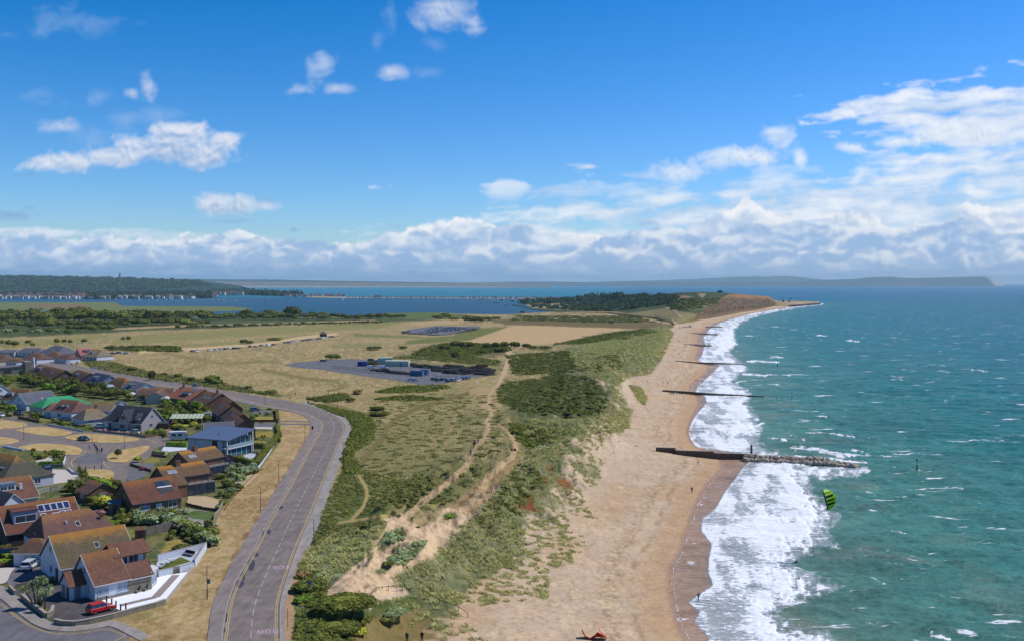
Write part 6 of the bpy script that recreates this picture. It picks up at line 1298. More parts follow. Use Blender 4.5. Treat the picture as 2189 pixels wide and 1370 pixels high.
 simple('pink rendered house with pink roof', (166,744),(191,743), hr=7.2, hf=6.0, hb=5, roof='pink', wall='pink', **kw).dormer(1,4,4.4,3.6,6.0, nwin=1, wallm='pink')
 simple('grey-green roofed house with white dormers next to the pink one', (197,746),(219,747), hr=6.8, hf=7, hb=5, roof='beige', wall='white', hipr=4, **kw).dormer(0,3,4.6,3.6,5.4, nwin=2)
 simple('low blue-grey roofed house on the golf course edge', (56,743),(88,744), hr=5.4, hf=6, hb=5, roof='grey', wall='white', hipl=4, hipr=5, **kw)
 simple('flat glassy pavilion-like house at the far left', (4,747),(40,747), hr=4.2, hf=6, hb=5, roof='grey', wall='pale', **kw)
 simple('brown hipped bungalow with white walls behind the thin white column', (74,754),(90,755), hr=6.0, hf=6, hb=5, roof='brown', wall='white', hipl=4.6, hipr=4.6, chimney=-1.4, **kw)
 simple('brick bungalow with pointed brown roof in the far row', (116,750),(120,750), hr=6.6, hf=6.4, hb=5, roof='brown', wall='brick', hipl=5, hipr=5, **kw)
 simple('white walled bungalow with brown roof at the road bend', (137,757),(152,758), hr=5.2, hf=4.5, hb=4, roof='brown', wall='white', hipl=3, hipr=3, **kw)
 simple('brown roofed house at the left edge before the golf course', (-10,756),(16,758), hr=6.2, hf=7, hb=5, roof='brown', wall='cream', hipl=3, hipr=4, **kw)
 simple('small white walled house below the brown hipped one', (30,766),(46,767), hr=4.4, hf=4, hb=3.5, roof='brown', wall='white', hipl=1.5, hipr=1.5, **kw)
 simple('grey roofed garden house among the trees', (252,857),(262,858), hr=3.2, he=2.2, hf=1.8, hb=1.8, roof='grey', wall='white', wins=False)
 p = W(30,797); e = empty('stone_hall', (p.x, p.y, 9), R(35), 'grey stone hall with flat roof and tall slotted front', 'building'); q = MB(); q.box(-9,7,-5,7,0,3.6); q.build('wall', WALL['stone'], e); q = MB(); q.box(5,8.4,-5.6,5,0,6.4); o = q.build('tall_front', WALL['stone'], e)
 q = MB()
 for y in (-4.4,-2.2,0,2.2): q.box(8.402,8.45, y-.45, y+.45, .8,5.6)
 q.build('slot_window', GLASS, o); q = MB(); q.slab([(-9.4,-5.4,3.62),(4.9,-5.4,4.2),(4.9,7.4,4.2),(-9.4,7.4,3.62)], .2); q.build('roof', GREYT, e)
 q = MB(); q.box(-6,-2,-5.1,-5.004, .4,2.4); q.build('window', GLASS, e)
near_houses()
# ------------------------------------------------------------ streets, drives, yards, lawns
VERGE = ground_material('dry_verge_ground'); NOGROW = []
def turf(name, pts, rgb, top=.03, z=9.0, world=False):
 P = pts if world else poly9(pts, z); m = _MATS.get(name+str(rgb))
 if not m:
  m, N, b = new_mat('turf'); geo = N.n('ShaderNodeNewGeometry'); n = N.noise(geo.outputs['Position'], .35,5, .6); n2 = N.noise(geo.outputs['Position'],2.6,4, .65)
  c = N.mix(N.mr(n, .4, .62), alb(*rgb), alb(*(rgb[0]*.86, rgb[1]*.84, rgb[2]*.72))); v = N.mr(n2, .3, .7, .82,1.18); N.plug(b.inputs['Base Color'], N.vm('MULTIPLY', c, N.xyz(v, v, v))); b.inputs['Roughness'].default_value = .95; b.inputs['Specular IOR Level'].default_value = .1
  _MATS[name+str(rgb)] = m
 return flat(name, P, m, z, top, world=True)
_ft = [0]
def flat2(name, pts, m, top):
 _ft[0] += 1; NOGROW.append(pts); return flat(name, pts, m, 9.0, top+_ft[0]*1.1e-4)
def rnd(pts, n=40, it=3):
 """rounded closed outline of photo pixels"""
 P = resample(list(pts)+[pts[0]], n)[:-1]
 for _ in range(it): P = (np.roll(P, 1,0)+2*P+np.roll(P, -1,0))/4
 return [tuple(p) for p in P]
STREET = [(-120,905),(0,893),(68,903),(103,909),(180,922),(200,922),(313,935),(335,932),(372,938),(358,950),(330,958),(318,978),(300,990),(275,998),(280,1010),(272,1020),(263,1040),(240,1040),(215,1026),(190,1026),(176,1008),(150,1006),(136,994),(135,985),(140,972),(120,966),(50,962),(8,955),(-120,965)]
flat2('street', STREET, ROAD, .012); flat2('street_patch', rnd([(157,990),(160,975),(180,969),(234,970),(228,985),(222,990),(190,990)]), GREYT, .018)
DG = (204,176,124)
for P in ([(-120,906),(0,896),(50,903),(69,907),(40,914),(0,917),(-120,925)],[(27,919),(60,913),(92,911),(161,924),(140,930),(115,933),(80,929)],[(130,935),(150,930),(182,926),(240,930),(307,937),(290,943),(230,947),(170,943)],[(-120,925),(0,933),(30,937),(51,942),(30,947),(0,951),(-120,960)],
   [(31,957),(60,950),(90,947),(140,950),(172,956),(182,962),(180,967),(160,974),(142,971),(120,966),(60,962)],[(226,984),(226,975),(240,966),(280,957),(325,951),(315,962),(288,978),(270,989),(240,988)],[(170,1008),(180,1004),(200,1002),(235,1004),(246,1010),(242,1024),(222,1028),(200,1021)]):
 turf('grass_verge', rnd(P), DG, .10)
 NOGROW.append(P)
ky = MB()
for L in ([(182,962),(183,966),(175,973),(160,978),(153,985),(152,992),(158,998)],[(222,985),(222,990),(228,996),(236,1000)],[(312,938),(325,941),(333,945),(325,948)]): ribbon(smooth_line(poly9(L),30,2), .22,9.03, ky)
tag(ky.build('yellow_kerb_line', YEL), kind='structure')
flat2('junction_road', [(-300,1268),(0,1279),(30,1305),(70,1335),(100,1347),(150,1352),(200,1345),(236,1338),(285,1358),(240,1378),(250,1420),(300,1560),(-500,1560)], GREYT, .012)
flat2('footway', rnd([(-300,1245),(-20,1250),(8,1252),(35,1274),(47,1281),(75,1310),(100,1325),(118,1334),(150,1339),(195,1335),(245,1325),(322,1358),(300,1372),(285,1362),(236,1337),(200,1344),(150,1351),(100,1346),(70,1334),(30,1304),(0,1277),(-300,1266)],140,1), PAVE2, .11)
ky = MB(); Q = smooth_line(poly9([(-20,1277),(10,1291),(35,1312),(72,1337),(105,1350),(150,1354),(200,1347),(234,1341),(278,1358),(240,1374)]),60,2)
for off in (-.25,-.5): ribbon(Q, .09,9.03, ky, off)
tag(ky.build('yellow_kerb_line', YEL), kind='structure')
flat2('driveway', [(113,1250),(139,1243),(175,1262),(217,1282),(258,1305),(252,1311),(200,1326),(150,1334),(118,1330),(104,1322),(113,1303),(80,1290),(56,1276),(37,1272),(30,1262),(60,1255)], DARKT, .03)
flat2('driveway', rnd([(11,1246),(22,1232),(20,1222),(40,1208),(60,1192),(101,1205),(135,1230),(136,1234),(100,1240),(60,1251),(28,1256)]), GREYT, .03)
GRAV = mat('pale_gravel', (206,196,184), scale=6, var=.2); flat2('gravel_bed', rnd([(-60,1212),(0,1214),(20,1212),(42,1209),(22,1222),(23,1235),(10,1248),(-60,1246)]), GRAV, .026)
WYARD = mat('white_gravel', (246,246,250), scale=8, var=.06, k=.86); DECKW = mat('weathered_deck', (164,150,142), scale=3, var=.25)
flat2('white_yard', [(217,1283),(318,1257),(338,1232),(401,1222),(416,1211),(388,1245),(353,1288),(332,1293),(258,1305)], WYARD, .04); flat2('upper_patio', [(335,1201),(441,1172),(440,1178),(416,1204),(338,1227)], WALL['pale'], .05)
turf('artificial_lawn', [(339,1215),(386,1190),(408,1200),(370,1211),(340,1220)],(104,112,50), .07)
dk = MB()
def planks(a, b, w, n):
 a, b = Vector((*U(*a, 9.0),0)), Vector((*U(*b, 9.0),0)); d = (b-a).normalized(); s = Vector((-d.y, d.x, 0))*w/2; L = (b-a).length
 for i in range(n):
  p, q = a+d*(L*i/n+.02), a+d*(L*(i+1)/n-.02); z = Vector((0,0,9.09+.004*(i % 3))); dk.slab([p-s+z, q-s+z, q+s+z, p+s+z], .05)
planks((258,1294),(333,1276),1.1,26); planks((333,1276),(376,1229),1.3,34)
o = dk.build('boardwalk', DECKW); tag(o, kind='structure')
for P, m in (([(540,878),(575,876),(590,880),(560,884),(540,884)], GREYT),([(540,904),(592,903),(594,911),(545,912)], GREYT),([(537,912),(594,912),(592,917),(540,916)], GRAV),([(594,898.5),(664,899.5),(664.5,901.5),(594,901)], GREYT),([(594,904.5),(665.5,905.5),(666,908),(594,907.3)], GREYT),
    ([(275,1000),(290,992),(335,985),(325,1003),(315,1012),(300,1022),(280,1028),(272,1024)], GREYT),([(345,962),(352,952),(398,955),(400,961),(350,966)], WALL['white']),
    ([(100,1002),(135,1003),(168,1010),(172,1020),(180,1026),(110,1034),(98,1024)], GRAV),([(75,985),(110,975),(115,985),(90,992)], GRAV),([(390,1107),(430,1100),(460,1120),(440,1135),(405,1125),(380,1110)], PAVE2),([(360,1091),(400,1086),(445,1092),(420,1100),(385,1105)], PAVE2),
    ([(440,1060),(480,1070),(463,1092),(400,1078),(402,1060)], mat('sandy_gravel', (196,172,134), scale=5, var=.18)),([(500,1025),(540,1012),(556,1010),(515,1048),(500,1042)], mat('sandy_gravel', (196,172,134))),([(420,1040),(445,1036),(440,1055),(420,1052)], mat('patio_slabs', (200,182,156), var=.15)),
    ([(521,972),(545,966),(548,975),(525,985)], WALL['pale']),([(330,917),(372,915),(374,922),(352,926)], mat('brick_paving', (160,120,100), var=.15)),([(200,905),(300,915),(300,922),(205,918)], GREYT),([(535,1000),(500,985),(470,984),(474,990)], GREYT),([(20,890),(70,892),(66,897),(20,896)], GREYT),([(55,776),(140,775),(175,782),(150,792),(90,786),(55,790)], ROAD)):
 flat2('paved_area', P, m, .022)
for P, c in (([(540,922),(583,921),(584,934),(541,933)],(160,148,78)),([(534,941),(571,943),(567,953),(528,951)],(160,150,82)),([(300,984),(322,978),(345,982),(338,988),(308,990)],(148,142,78)),([(233,1078),(262,1085),(266,1097),(236,1098)],(126,134,66)),([(268,1134),(308,1126),(324,1140),(290,1150),(266,1148)],(134,138,70)),([(150,1060),(190,1056),(205,1070),(180,1082),(160,1080)],(130,136,70)),([(340,1188),(356,1157),(384,1152),(405,1167),(400,1173)],(170,150,88)),
    ([(392,1096),(425,1090),(463,1098),(455,1112),(410,1108)],(96,118,66)),([(546,890),(584,890),(586,898),(546,898)],(168,154,86)),([(545,866),(575,864),(590,872),(560,874)],(160,148,80)),([(322,969),(354,966),(356,973),(326,973)],(196,168,112)),([(85,893),(110,893),(106,900),(84,899)],(136,140,72)),([(325,905),(362,905),(362,914),(330,912)],(110,124,60)),([(420,1125),(448,1135),(452,1150),(430,1145)],(130,134,60))):
 turf('lawn', rnd(P, 30,1), c, .035+.0001*len(NOGROW)); NOGROW.append(P)
# ------------------------------------------------------------ walls and fences
def wall(pts, h, w, m, label, z=9.0, cap=None, name='garden_wall', cat='wall', gap=None):
 P = [Vector((*U(a, b, z),0)) for a, b in pts]; c0 = P[0].copy(); mb = MB(); cp = MB()
 for i, (a, b) in enumerate(zip(P, P[1:])):
  d = (b-a).normalized(); s = Vector((-d.y, d.x, 0))*w/2; e = d*(w*.0)
  q = [a-c0-s, b-c0-s+e, b-c0+s+e, a-c0+s]; mb.add([(v.x, v.y, -.05) for v in q]+[(v.x, v.y, h+.0007*i) for v in q],[(0,3,2,1),(4,5,6,7),(0,1,5,4),(1,2,6,5),(2,3,7,6),(3,0,4,7)])
  if cap:
   s = s*1.25; q = [a-c0-s, b-c0-s, b-c0+s, a-c0+s]; cp.add([(v.x, v.y, h+.003) for v in q]+[(v.x, v.y, h+.07+.0007*i) for v in q],[(0,3,2,1),(4,5,6,7),(0,1,5,4),(1,2,6,5),(2,3,7,6),(3,0,4,7)])
 o = mb.build(name, m); o.location = (c0.x, c0.y, z); tag(o, label, cat)
 if cap: cp.build('coping', cap, o)
 return o
WOOD = mat('weathered_wood', (134,126,114), scale=3, var=.2); DWOOD = mat('dark_wood', (96,78,64), scale=3, var=.2); COPE = mat('stone_coping', (176,166,152), var=.1)
def fence(pts, h, m, label, z=9.0, step=1.8, panel=True, name='garden_fence', rails=0):
 P = [Vector((*U(a, b, z),0)) for a, b in pts]; c0 = P[0].copy(); e = empty(name, (c0.x, c0.y, z),0, label, 'fence'); pn = MB()
 for a, b in zip(P, P[1:]):
  L = (b-a).length; n = max(1, int(L/step)); d = (b-a)/n; u = (b-a).normalized(); s = Vector((-u.y, u.x, 0))
  for i in range(n+1):
   p = a+d*i-c0; q = MB(); q.box(p.x-.05, p.x+.05, p.y-.05, p.y+.05,0, h+.1); q.build('post', m, e)
  t = s*.02
  if panel:
   for i in range(n):
    p, q_ = a+d*i-c0, a+d*(i+1)-c0; v = [p-t, q_-t, q_+t, p+t]; zz = h-(.03 if i % 2 else 0); pn.add([(x.x, x.y, .05) for x in v]+[(x.x, x.y, zz) for x in v],[(0,3,2,1),(4,5,6,7),(0,1,5,4),(1,2,6,5),(2,3,7,6),(3,0,4,7)])
  else:
   for k in range(rails):
    z0 = h*(k+.5)/rails; p, q_ = a-c0, b-c0; v = [p-t, q_-t, q_+t, p+t]; hh = .07; pn.add([(x.x, x.y, z0-hh) for x in v]+[(x.x, x.y, z0+hh) for x in v],[(0,3,2,1),(4,5,6,7),(0,1,5,4),(1,2,6,5),(2,3,7,6),(3,0,4,7)])
 pn.build('panel' if panel else 'rail', m, e); return e
wall([(337,1200),(441,1173)],1.25, .2, WALL['white'], 'white garden wall with coping behind the sun loungers', cap=COPE); wall([(441,1173),(416,1212)],1.3, .2, WALL['white'], 'white outer wall along the dry verge by the sun loungers', cap=COPE)
wall([(339,1233),(369,1226)],1.15, .2, WALL['white'], 'low white wall below the lounger lawn, left of the gate', cap=COPE); wall([(384,1224),(414,1215)],1.15, .2, WALL['white'], 'low white wall below the lounger lawn, right of the gate', cap=COPE)
q = MB(); a, b = U(370,1226,9), U(383,1224,9); e = MB()
for i in range(7): x = i*(math.dist(a, b)/7); e.box(x+.02, x+math.dist(a, b)/7-.02,-.03, .03,0,1.2)
o = e.build('garden_gate', WOOD); o.location = (a[0], a[1],9.05); o.rotation_euler = (0,0, math.atan2(b[1]-a[1], b[0]-a[0])); tag(o, 'wooden gate between the two low white walls', 'gate')
wall([(416,1212),(388,1246),(353,1290)], .45, .3, COPE, 'low pale stone kerb wall beside the white yard'); wall([(117,1333),(135,1337),(160,1338),(190,1333),(240,1322),(290,1308),(330,1298),(353,1290)], .75, .35, WALL['stone'], 'curved grey stone wall in front of the red car', cap=COPE)
wall([(47,1279),(75,1303),(99,1321),(110,1316),(114,1304)], .8, .35, WALL['stone'], 'grey stone wall round the bed with the cabbage palms', cap=COPE); wall([(20,1260),(33,1272)], .8, .35, WALL['stone'], 'short grey stone wall pier beside the footway'); wall([(33,1256),(60,1252),(100,1242),(137,1236)], .7, .25, WALL['stone'], 'stone wall dividing the dark driveway from the grey one')
wall([(-60,1214),(0,1212),(45,1203),(75,1190)], .6, .25, WALL['brick'], 'low brick wall above the pale gravel bed')
wall([(552,1001),(576,968),(600,932)], .6, .25, WALL['white'], 'low white wall outside the hedge of the modern house'); wall([(478,984),(500,993),(552,1001)], .5, .2, COPE, 'low pale wall along the foot of the modern house garden')
wall([(459,1106),(470,1093),(476,1078)], .8, .25, WALL['stone'], 'grey stone wall at the seaward end of the brick house garden'); wall([(452,1170),(459,1106)], .9, .25, WALL['stone'], 'long stone wall between garden scrub and dry verge')
wall([(39,894),(60,898),(84,903)],1.0, .25, WALL['brick'], 'dark brick wall in front of the green roofed bungalow'); wall([(103,909),(140,915),(180,923)], .6, .2, WALL['pale'], 'long low pale wall facing the street verge'); wall([(199,922),(240,926),(280,930),(313,935)], .7, .25, WALL['stone'], 'low wall with pink flowers in front of the parked vans')
wall([(314,934),(340,930),(356,932)], .6, .22, WALL['brick'], 'low brick wall beside the red brick paving'); wall([(278,994),(300,1001),(323,1008)], .7, .22, WALL['brick'], 'dark brick wall between two grey driveways'); wall([(324,974),(356,978)], .7, .22, WALL['brick'], 'brick wall left of the farther lichen roofed house')
wall([(8,955),(30,960),(49,963)], .6, .25, WALL['white'], 'white wall in front of the mossy hipped roof'); wall([(88,1000),(135,998)], .9, .25, WALL['stone'], 'stone wall behind the gravel drive of the mossy roofed house'); wall([(135,995),(142,975)], .8, .25, WALL['white'], 'short white wall with pillar by the roundabout neck')
wall([(146,1003),(156,1012),(170,1014)], .6, .25, WALL['white'], 'curved white wall by the clipped shrubs'); wall([(0,888),(25,890)], .8, .22, WALL['brick'], 'dark wall at the left edge above the verges'); wall([(196,1021),(215,1024)], .7, .25, WALL['white'], 'white wall at the back of the small dry green')
wall([(334,912),(378,911)],1.4, .22, WALL['red'], 'tall red brick garden wall behind the motorhome'); wall([(537,901),(592,901)], .8, .2, WALL['brick'], 'dark low wall crossing the front gardens by the verge'); wall([(592,880),(594,905)], .7, .2, WALL['brick'], 'low dark wall between front gardens and mown verge')
fence([(294,1148),(371,1133)],1.8, WOOD, 'tall grey timber fence behind the small brown shelter'); fence([(371,1133),(405,1147),(441,1170)],1.8, DWOOD, 'dark timber fence running to the corner of the white wall'); fence([(76,1056),(108,1050),(142,1046)],1.3, mat('white_fence', (196,200,200)), 'white ranch fence with rails below the gravel drive', panel=False, rails=3, step=2.4)
fence([(474,985),(498,990)],2.2, mat('purple_fence', (128,112,112)), 'tall mauve fence between brick houses and the modern house'); fence([(210,1086),(236,1082)],1.1, WOOD, 'grey rail fence beside the green roofed shed', panel=False, rails=3); fence([(83,1200),(101,1197)],1.5, DWOOD, 'dark gate-like fence beside the olive roofed house', panel=False, rails=3)
fence([(398,1080),(440,1090),(465,1093)], .7, DWOOD, 'low dark timber edging of the brick house terrace'); fence([(560,1003),(545,1013),(530,1028),(516,1045),(500,1062),(480,1090)], .45, DWOOD, 'row of short dark posts along the dry verge', panel=False, rails=1, step=2.6)
hedge([(498,984),(525,990),(549,997)],1.4,1.5, 'dark', 'dark clipped hedge at the foot of the modern house'); hedge([(549,997),(575,962),(598,932)],1.6,1.6, 'mid', 'long clipped hedge inside the low white wall'); hedge([(525,953),(545,956),(566,958)],1.3,1.5, 'dark', 'dark hedge between two small lawns')
hedge([(357,953),(380,954),(401,955)],1.4,1.6, 'bright', 'bright green clipped hedge beside the motorhome'); hedge([(328,968),(345,970),(356,971)],1.2, .9, 'sage', 'low sage green hedge left of the white terrace'); hedge([(0,813),(25,812),(50,815)],1.6,2.2, 'mid', 'long clipped hedge in front of the stone hall')
hedge([(342,900),(358,901)],2.0,2.6, 'bright', 'tall square bright green hedge behind the slate roofed house'); hedge([(592,880),(593,900)],1.0,1.3, 'mid', 'narrow hedge beside the mown verge'); hedge([(110,968),(137,970)],1.0, .9, 'dark', 'low dark hedge behind the mossy roofed house drive'); hedge([(83,993),(110,992),(135,990)],1.2, .9, 'bright', 'yellow-green hedge along the gravel drive')
hedge([(26,1196),(52,1190)],1.3,1.6, 'olive', 'square olive hedge left of the small white annex'); hedge([(230,1123),(262,1118)],1.2, .9, 'bright', 'low bright hedge at the end of the hipped roof'); hedge([(440,882),(462,892)],1.6,2, 'mid', 'hedge left of the stepped brick row'); hedge([(590,912),(598,930)],1.0,1.2, 'mid', 'short hedge right of the square lawns')
# ------------------------------------------------------------ garden plants round the houses
def clear(x, y, r, px, py):
 for cx, cy, a, x0, x1, y0, y1 in FOOT:
  dx, dy = x-cx, y-cy; u = dx*math.cos(a)+dy*math.sin(a); v = -dx*math.sin(a)+dy*math.cos(a)
  if x0-r*.9 < u < x1+r*.9 and y0-r*.9 < v < y1+r*.9: return False
 for P in NOGROW:
  if bool(inside(np.array([px]), np.array([py]), P)[0]): return False
 return True
def fill(P, n, rr, hh, cols, kinds, base, group, seed, treeish=False, gap=.75):
 rg = random.Random(seed); xs = [p[0] for p in P]; ys = [p[1] for p in P]; done = []; tries = 0
 while len(done) < n and tries < n*60:
  tries += 1; px, py = rg.uniform(min(xs), max(xs)), rg.uniform(min(ys), max(ys))
  if not bool(inside(np.array([px]), np.array([py]), P)[0]): continue
  x, y = U(px, py, 9.0); r = rg.uniform(*rr)
  if not clear(x, y, r, px, py) or any(math.hypot(x-a, y-b) < (r+c)*gap for a, b, c in done): continue
  done.append((x, y, r)); h = rg.uniform(*hh); c = rg.choice(cols)
  if treeish: tree(px, py, r, h, rg.choice(['tree1', 'tree2', 'tree3', 'ball']), c, base, group, trunk=.12, p=Vector((x, y, 9)))
  else: bush(px, py, r, h, rg.choice(kinds), c, base, group, z=9.0)
G1 = ['dark', 'deep', 'mid', 'olive', 'bright', 'dark']
fill([(40,806),(110,812),(180,822),(205,832),(262,846),(300,856),(345,858),(350,868),(330,862),(262,855),(180,848),(112,842),(60,825)],72,(1.6,2.9),(3.0,5.2), G1, None, 'garden tree between the two rows of houses', 'trees between the rows', 1, True, .62)
fill([(-10,808),(50,816),(70,826),(20,826),(-10,822)],10,(1.6,2.8),(2.5,4), G1, None, 'garden tree at the left edge below the stone hall', 'trees below the hall', 2, True)
fill([(340,866),(400,868),(440,876),(452,888),(440,902),(400,905),(350,895)],38,(1.2,2.3),(2.2,4.4), G1+['yellow'], None, 'garden tree behind the slate gabled house', 'trees behind the slate house', 3, True, .62)
fill([(352,900),(432,902),(430,916),(400,925),(372,925),(352,912)],20,(.9,1.7),(1.2,2.4), G1+['yellow'],['ball', 'loose'], 'rounded bush left of the modern house', 'bushes by the motorhome', 4)
fill([(536,868),(590,872),(598,950),(560,985),(545,990),(524,955),(538,905)],30,(.5,1.1),(.7,1.6), G1+['red', 'grey', 'pink'],['ball', 'loose', 'spiky'], 'small shrub in the front gardens beside the verge', 'front garden shrubs', 5)
fill([(470,1000),(498,992),(545,1004),(552,1010),(505,1060),(470,1092),(440,1075),(470,1040)],30,(.6,1.6),(.9,2.4),['sage', 'grey', 'mid', 'sage', 'bright', 'olive'],['ball', 'ball', 'loose'], 'rounded sage shrub in the gravel garden', 'gravel garden shrubs', 6)
for px, py, r, h in ((519,1018,2.1,3.2),(513,1034,2.0,3.2),(533,1013,1.7,2.8),(541,1002,1.4,2.2),(494,1008,1.6,2.4)): bush(px, py, r, h, 'ball', 'sage' if px < 520 else 'grey', 'big round clipped bush between the brick houses and the verge', 'big round bushes', z=9.0)
fill([(246,1098),(300,1104),(350,1098),(400,1100),(440,1112),(462,1130),(455,1165),(400,1140),(350,1122),(262,1120)],52,(1.0,2.0),(1.2,2.6),['mid', 'dark', 'sage', 'olive', 'mid', 'grey'],['ball', 'loose', 'loose'], 'shrub in the thick planting below the brick house', 'shrubs below the brick house', 7, gap=.6)
for i in range(9): t = i/8; bush(378+t*72,1126+t*38,1.9,1.9, 'loose', 'mid' if i % 2 else 'sage', 'large shrub overhanging the dark timber fence', 'shrubs along the timber fence', z=9.0)
fill([(150,1042),(200,1034),(245,1045),(252,1078),(236,1092),(200,1082),(160,1068)],24,(1.2,2.4),(1.6,3.6),['mid', 'dark', 'bright', 'grey', 'yellow'],['ball', 'loose'], 'leafy bush beside the small brown bungalow', 'bushes by the brown bungalow', 8)
bush(218,1082,2.2,3.0, 'ball', 'grey', 'big silvery round bush left of the shed', z=9.0); tree(176,1062,3.0,4.6, 'tree2', 'olive', 'spreading garden tree in front of the small brown bungalow', p=Vector((*U(176,1062,9),9)))
fill([(60,884),(100,888),(108,902),(70,895)],8,(.8,1.4),(1,2), G1,['ball', 'loose'], 'bush in the front garden of the green roofed bungalow', 'green bungalow bushes', 9); fill([(108,898),(190,908),(200,918),(180,921),(112,906)],16,(.7,1.4),(.8,1.7), G1+['bright'],['ball', 'loose'], 'bush behind the long low pale wall', 'bushes behind the pale wall', 10)
fill([(205,919),(300,926),(308,931),(205,922)],14,(.35,.7),(.6,1.1),['pink', 'pink', 'red', 'mid'],['loose'], 'pink flowering shrub on the low wall by the vans', 'pink flowering shrubs', 11, gap=.5); fill([(314,908),(352,910),(350,928),(316,930)],10,(.8,1.5),(1,1.9),['dark', 'bright', 'mid', 'yellow'],['ball'], 'round bush right of the slate gabled house', 'bushes right of the slate house', 12)
fill([(52,963),(136,972),(134,988),(112,990),(75,980)],15,(.8,1.6),(1,2),['dark', 'mid', 'bright', 'olive'],['ball', 'spiky', 'loose'], 'shrub in the walled garden above the gravel drive', 'walled garden shrubs', 13); fill([(152,1014),(170,1012),(196,1020),(190,1028),(158,1026)],5,(1.0,1.6),(1.8,2.8),['dark', 'mid', 'bright'],['ball', 'spiky'], 'clipped shrub beside the small dry green', 'clipped shrubs by the green', 14, gap=.6)
fill([(10,1175),(60,1170),(80,1190),(40,1205),(0,1205)],7,(.6,1.2),(.7,1.4),['mid', 'bright', 'dark'],['loose', 'ball'], 'low shrub by the drive of the white annex', 'annex shrubs', 15); fill([(-60,1198),(0,1200),(40,1204),(-10,1212)],6,(.7,1.2),(.6,1.1),['bright', 'mid'],['loose'], 'green plant along the low brick wall at the left', 'wall plants', 16)
fill([(342,1156),(372,1137),(400,1148),(434,1166),(410,1170),(380,1152)],10,(.4,.9),(.6,1.3),['dark', 'mid', 'olive'],['loose'], 'dark plant against the timber fence round the dry lawn', 'fence plants', 17); bush(387,1176,1.6,1.1, 'low', 'dark', 'low dark cushion bush on the dry lawn', z=9.0)
bush(295,987,1.5,2.0, 'ball', 'yellow', 'yellow-green bush at the corner of the grey driveway', z=9.0); bush(305,1004, .9, .9, 'loose', 'red', 'dark red shrub on the brick wall between driveways', z=9.0); tree(253,978,1.2,2.9, 'tree3', 'olive', 'small lone tree on the dry grass island', p=Vector((*U(253,979,9),9)))
bush(213,1103,1.2,1.5, 'loose', 'pink', 'pink hydrangea beside the grey rail fence', z=9.0)
fill([(480,885),(520,895),(536,930),(528,945)],6,(.8,1.4),(1.2,2.2),['mid', 'dark'],['loose'], 'bush against the stepped brick row', 'bushes by the stepped row', 19); fill([(0,858),(30,880),(20,888),(-20,880)],6,(1,1.8),(1.6,3),['mid', 'bright', 'dark'],['loose', 'spiky'], 'bush in the garden at the left edge', 'left edge garden bushes', 20)
fill([(100,772),(180,770),(176,778),(110,778)],5,(.8,1.2),(1,1.6),['dark'],['ball'], 'bush beside the far end of the coast road', 'far road bushes', 21)
def palms():
 x, y = U(80,1300,9.0); e = empty('cabbage_palm', (x, y, 9),0, 'clump of cabbage palms with spiky heads beside the white bungalow drive', 'palm tree'); rg = random.Random(3); tm = MB(); heads = []
 for i, (a, l, hh) in enumerate(((2.6,1.1,3.7),(1.6, .5,4.3),(.6, .9,4.4),(3.4,1.7,3.0),(5.2, .7,3.3),(0.2,1.7,3.2))):
  p = Vector((math.cos(a)*.25, math.sin(a)*.25,0)); q = Vector((math.cos(a)*l*.6, math.sin(a)*l*.4, hh*.5)); r = Vector((math.cos(a)*l*1.1, math.sin(a)*l*.8, hh)); tm.tube(p, q, .16, .12,7); tm.tube(q, r, .12, .08,7); heads.append(r)
 tm.build('trunk', TRUNK, e); me = spiky_head()
 for i, r in enumerate(heads): o = bpy.data.objects.new('leaf_head', me); COL.objects.link(o); o.parent = e; o.location = r; o.rotation_euler = (0,0, i); s = rg.uniform(.85,1.15); o.scale = (s, s, s)
 x, y = U(95,1308,9.0); e = empty('cabbage_palm', (x, y, 9),0, 'smaller cabbage palm at the end of the stone bed', 'palm tree'); tm = MB(); tm.tube((0,0,0),(.2,0,1.9), .13, .09,7); tm.tube((.2,0,1.9),(.5, .1,3.1), .09, .07,7); tm.tube((.2,0,1.9),(-.5, .2,2.7), .09, .07,7); tm.build('trunk', TRUNK, e)
 for r in ((.5, .1,3.1),(-.5, .2,2.7)): o = bpy.data.objects.new('leaf_head', me); COL.objects.link(o); o.parent = e; o.location = r; o.scale = (.8,)*3
def spiky_head():
 rg = np.random.default_rng(9); Q = []
 for i in range(150):
  a = rg.uniform(0,2*np.pi); el = rg.uniform(-.7,1.4); L = rg.uniform(.65,1.0); d = np.array([np.cos(a)*np.cos(el), np.sin(a)*np.cos(el), np.sin(el)]); s = np.array([-np.sin(a), np.cos(a),0])*.045; p1 = d*L*.6; p2 = p1+(d+np.array([0,0,-.6]))*L*.4
  Q += [[s*-.5, s*.5, p1+s, p1-s],[p1-s, p1+s, p2+s*.2, p2-s*.2]]
 me = quads_mesh('leaf_head', np.array(Q)); me.materials.append(gmat('sage')); return me
palms()
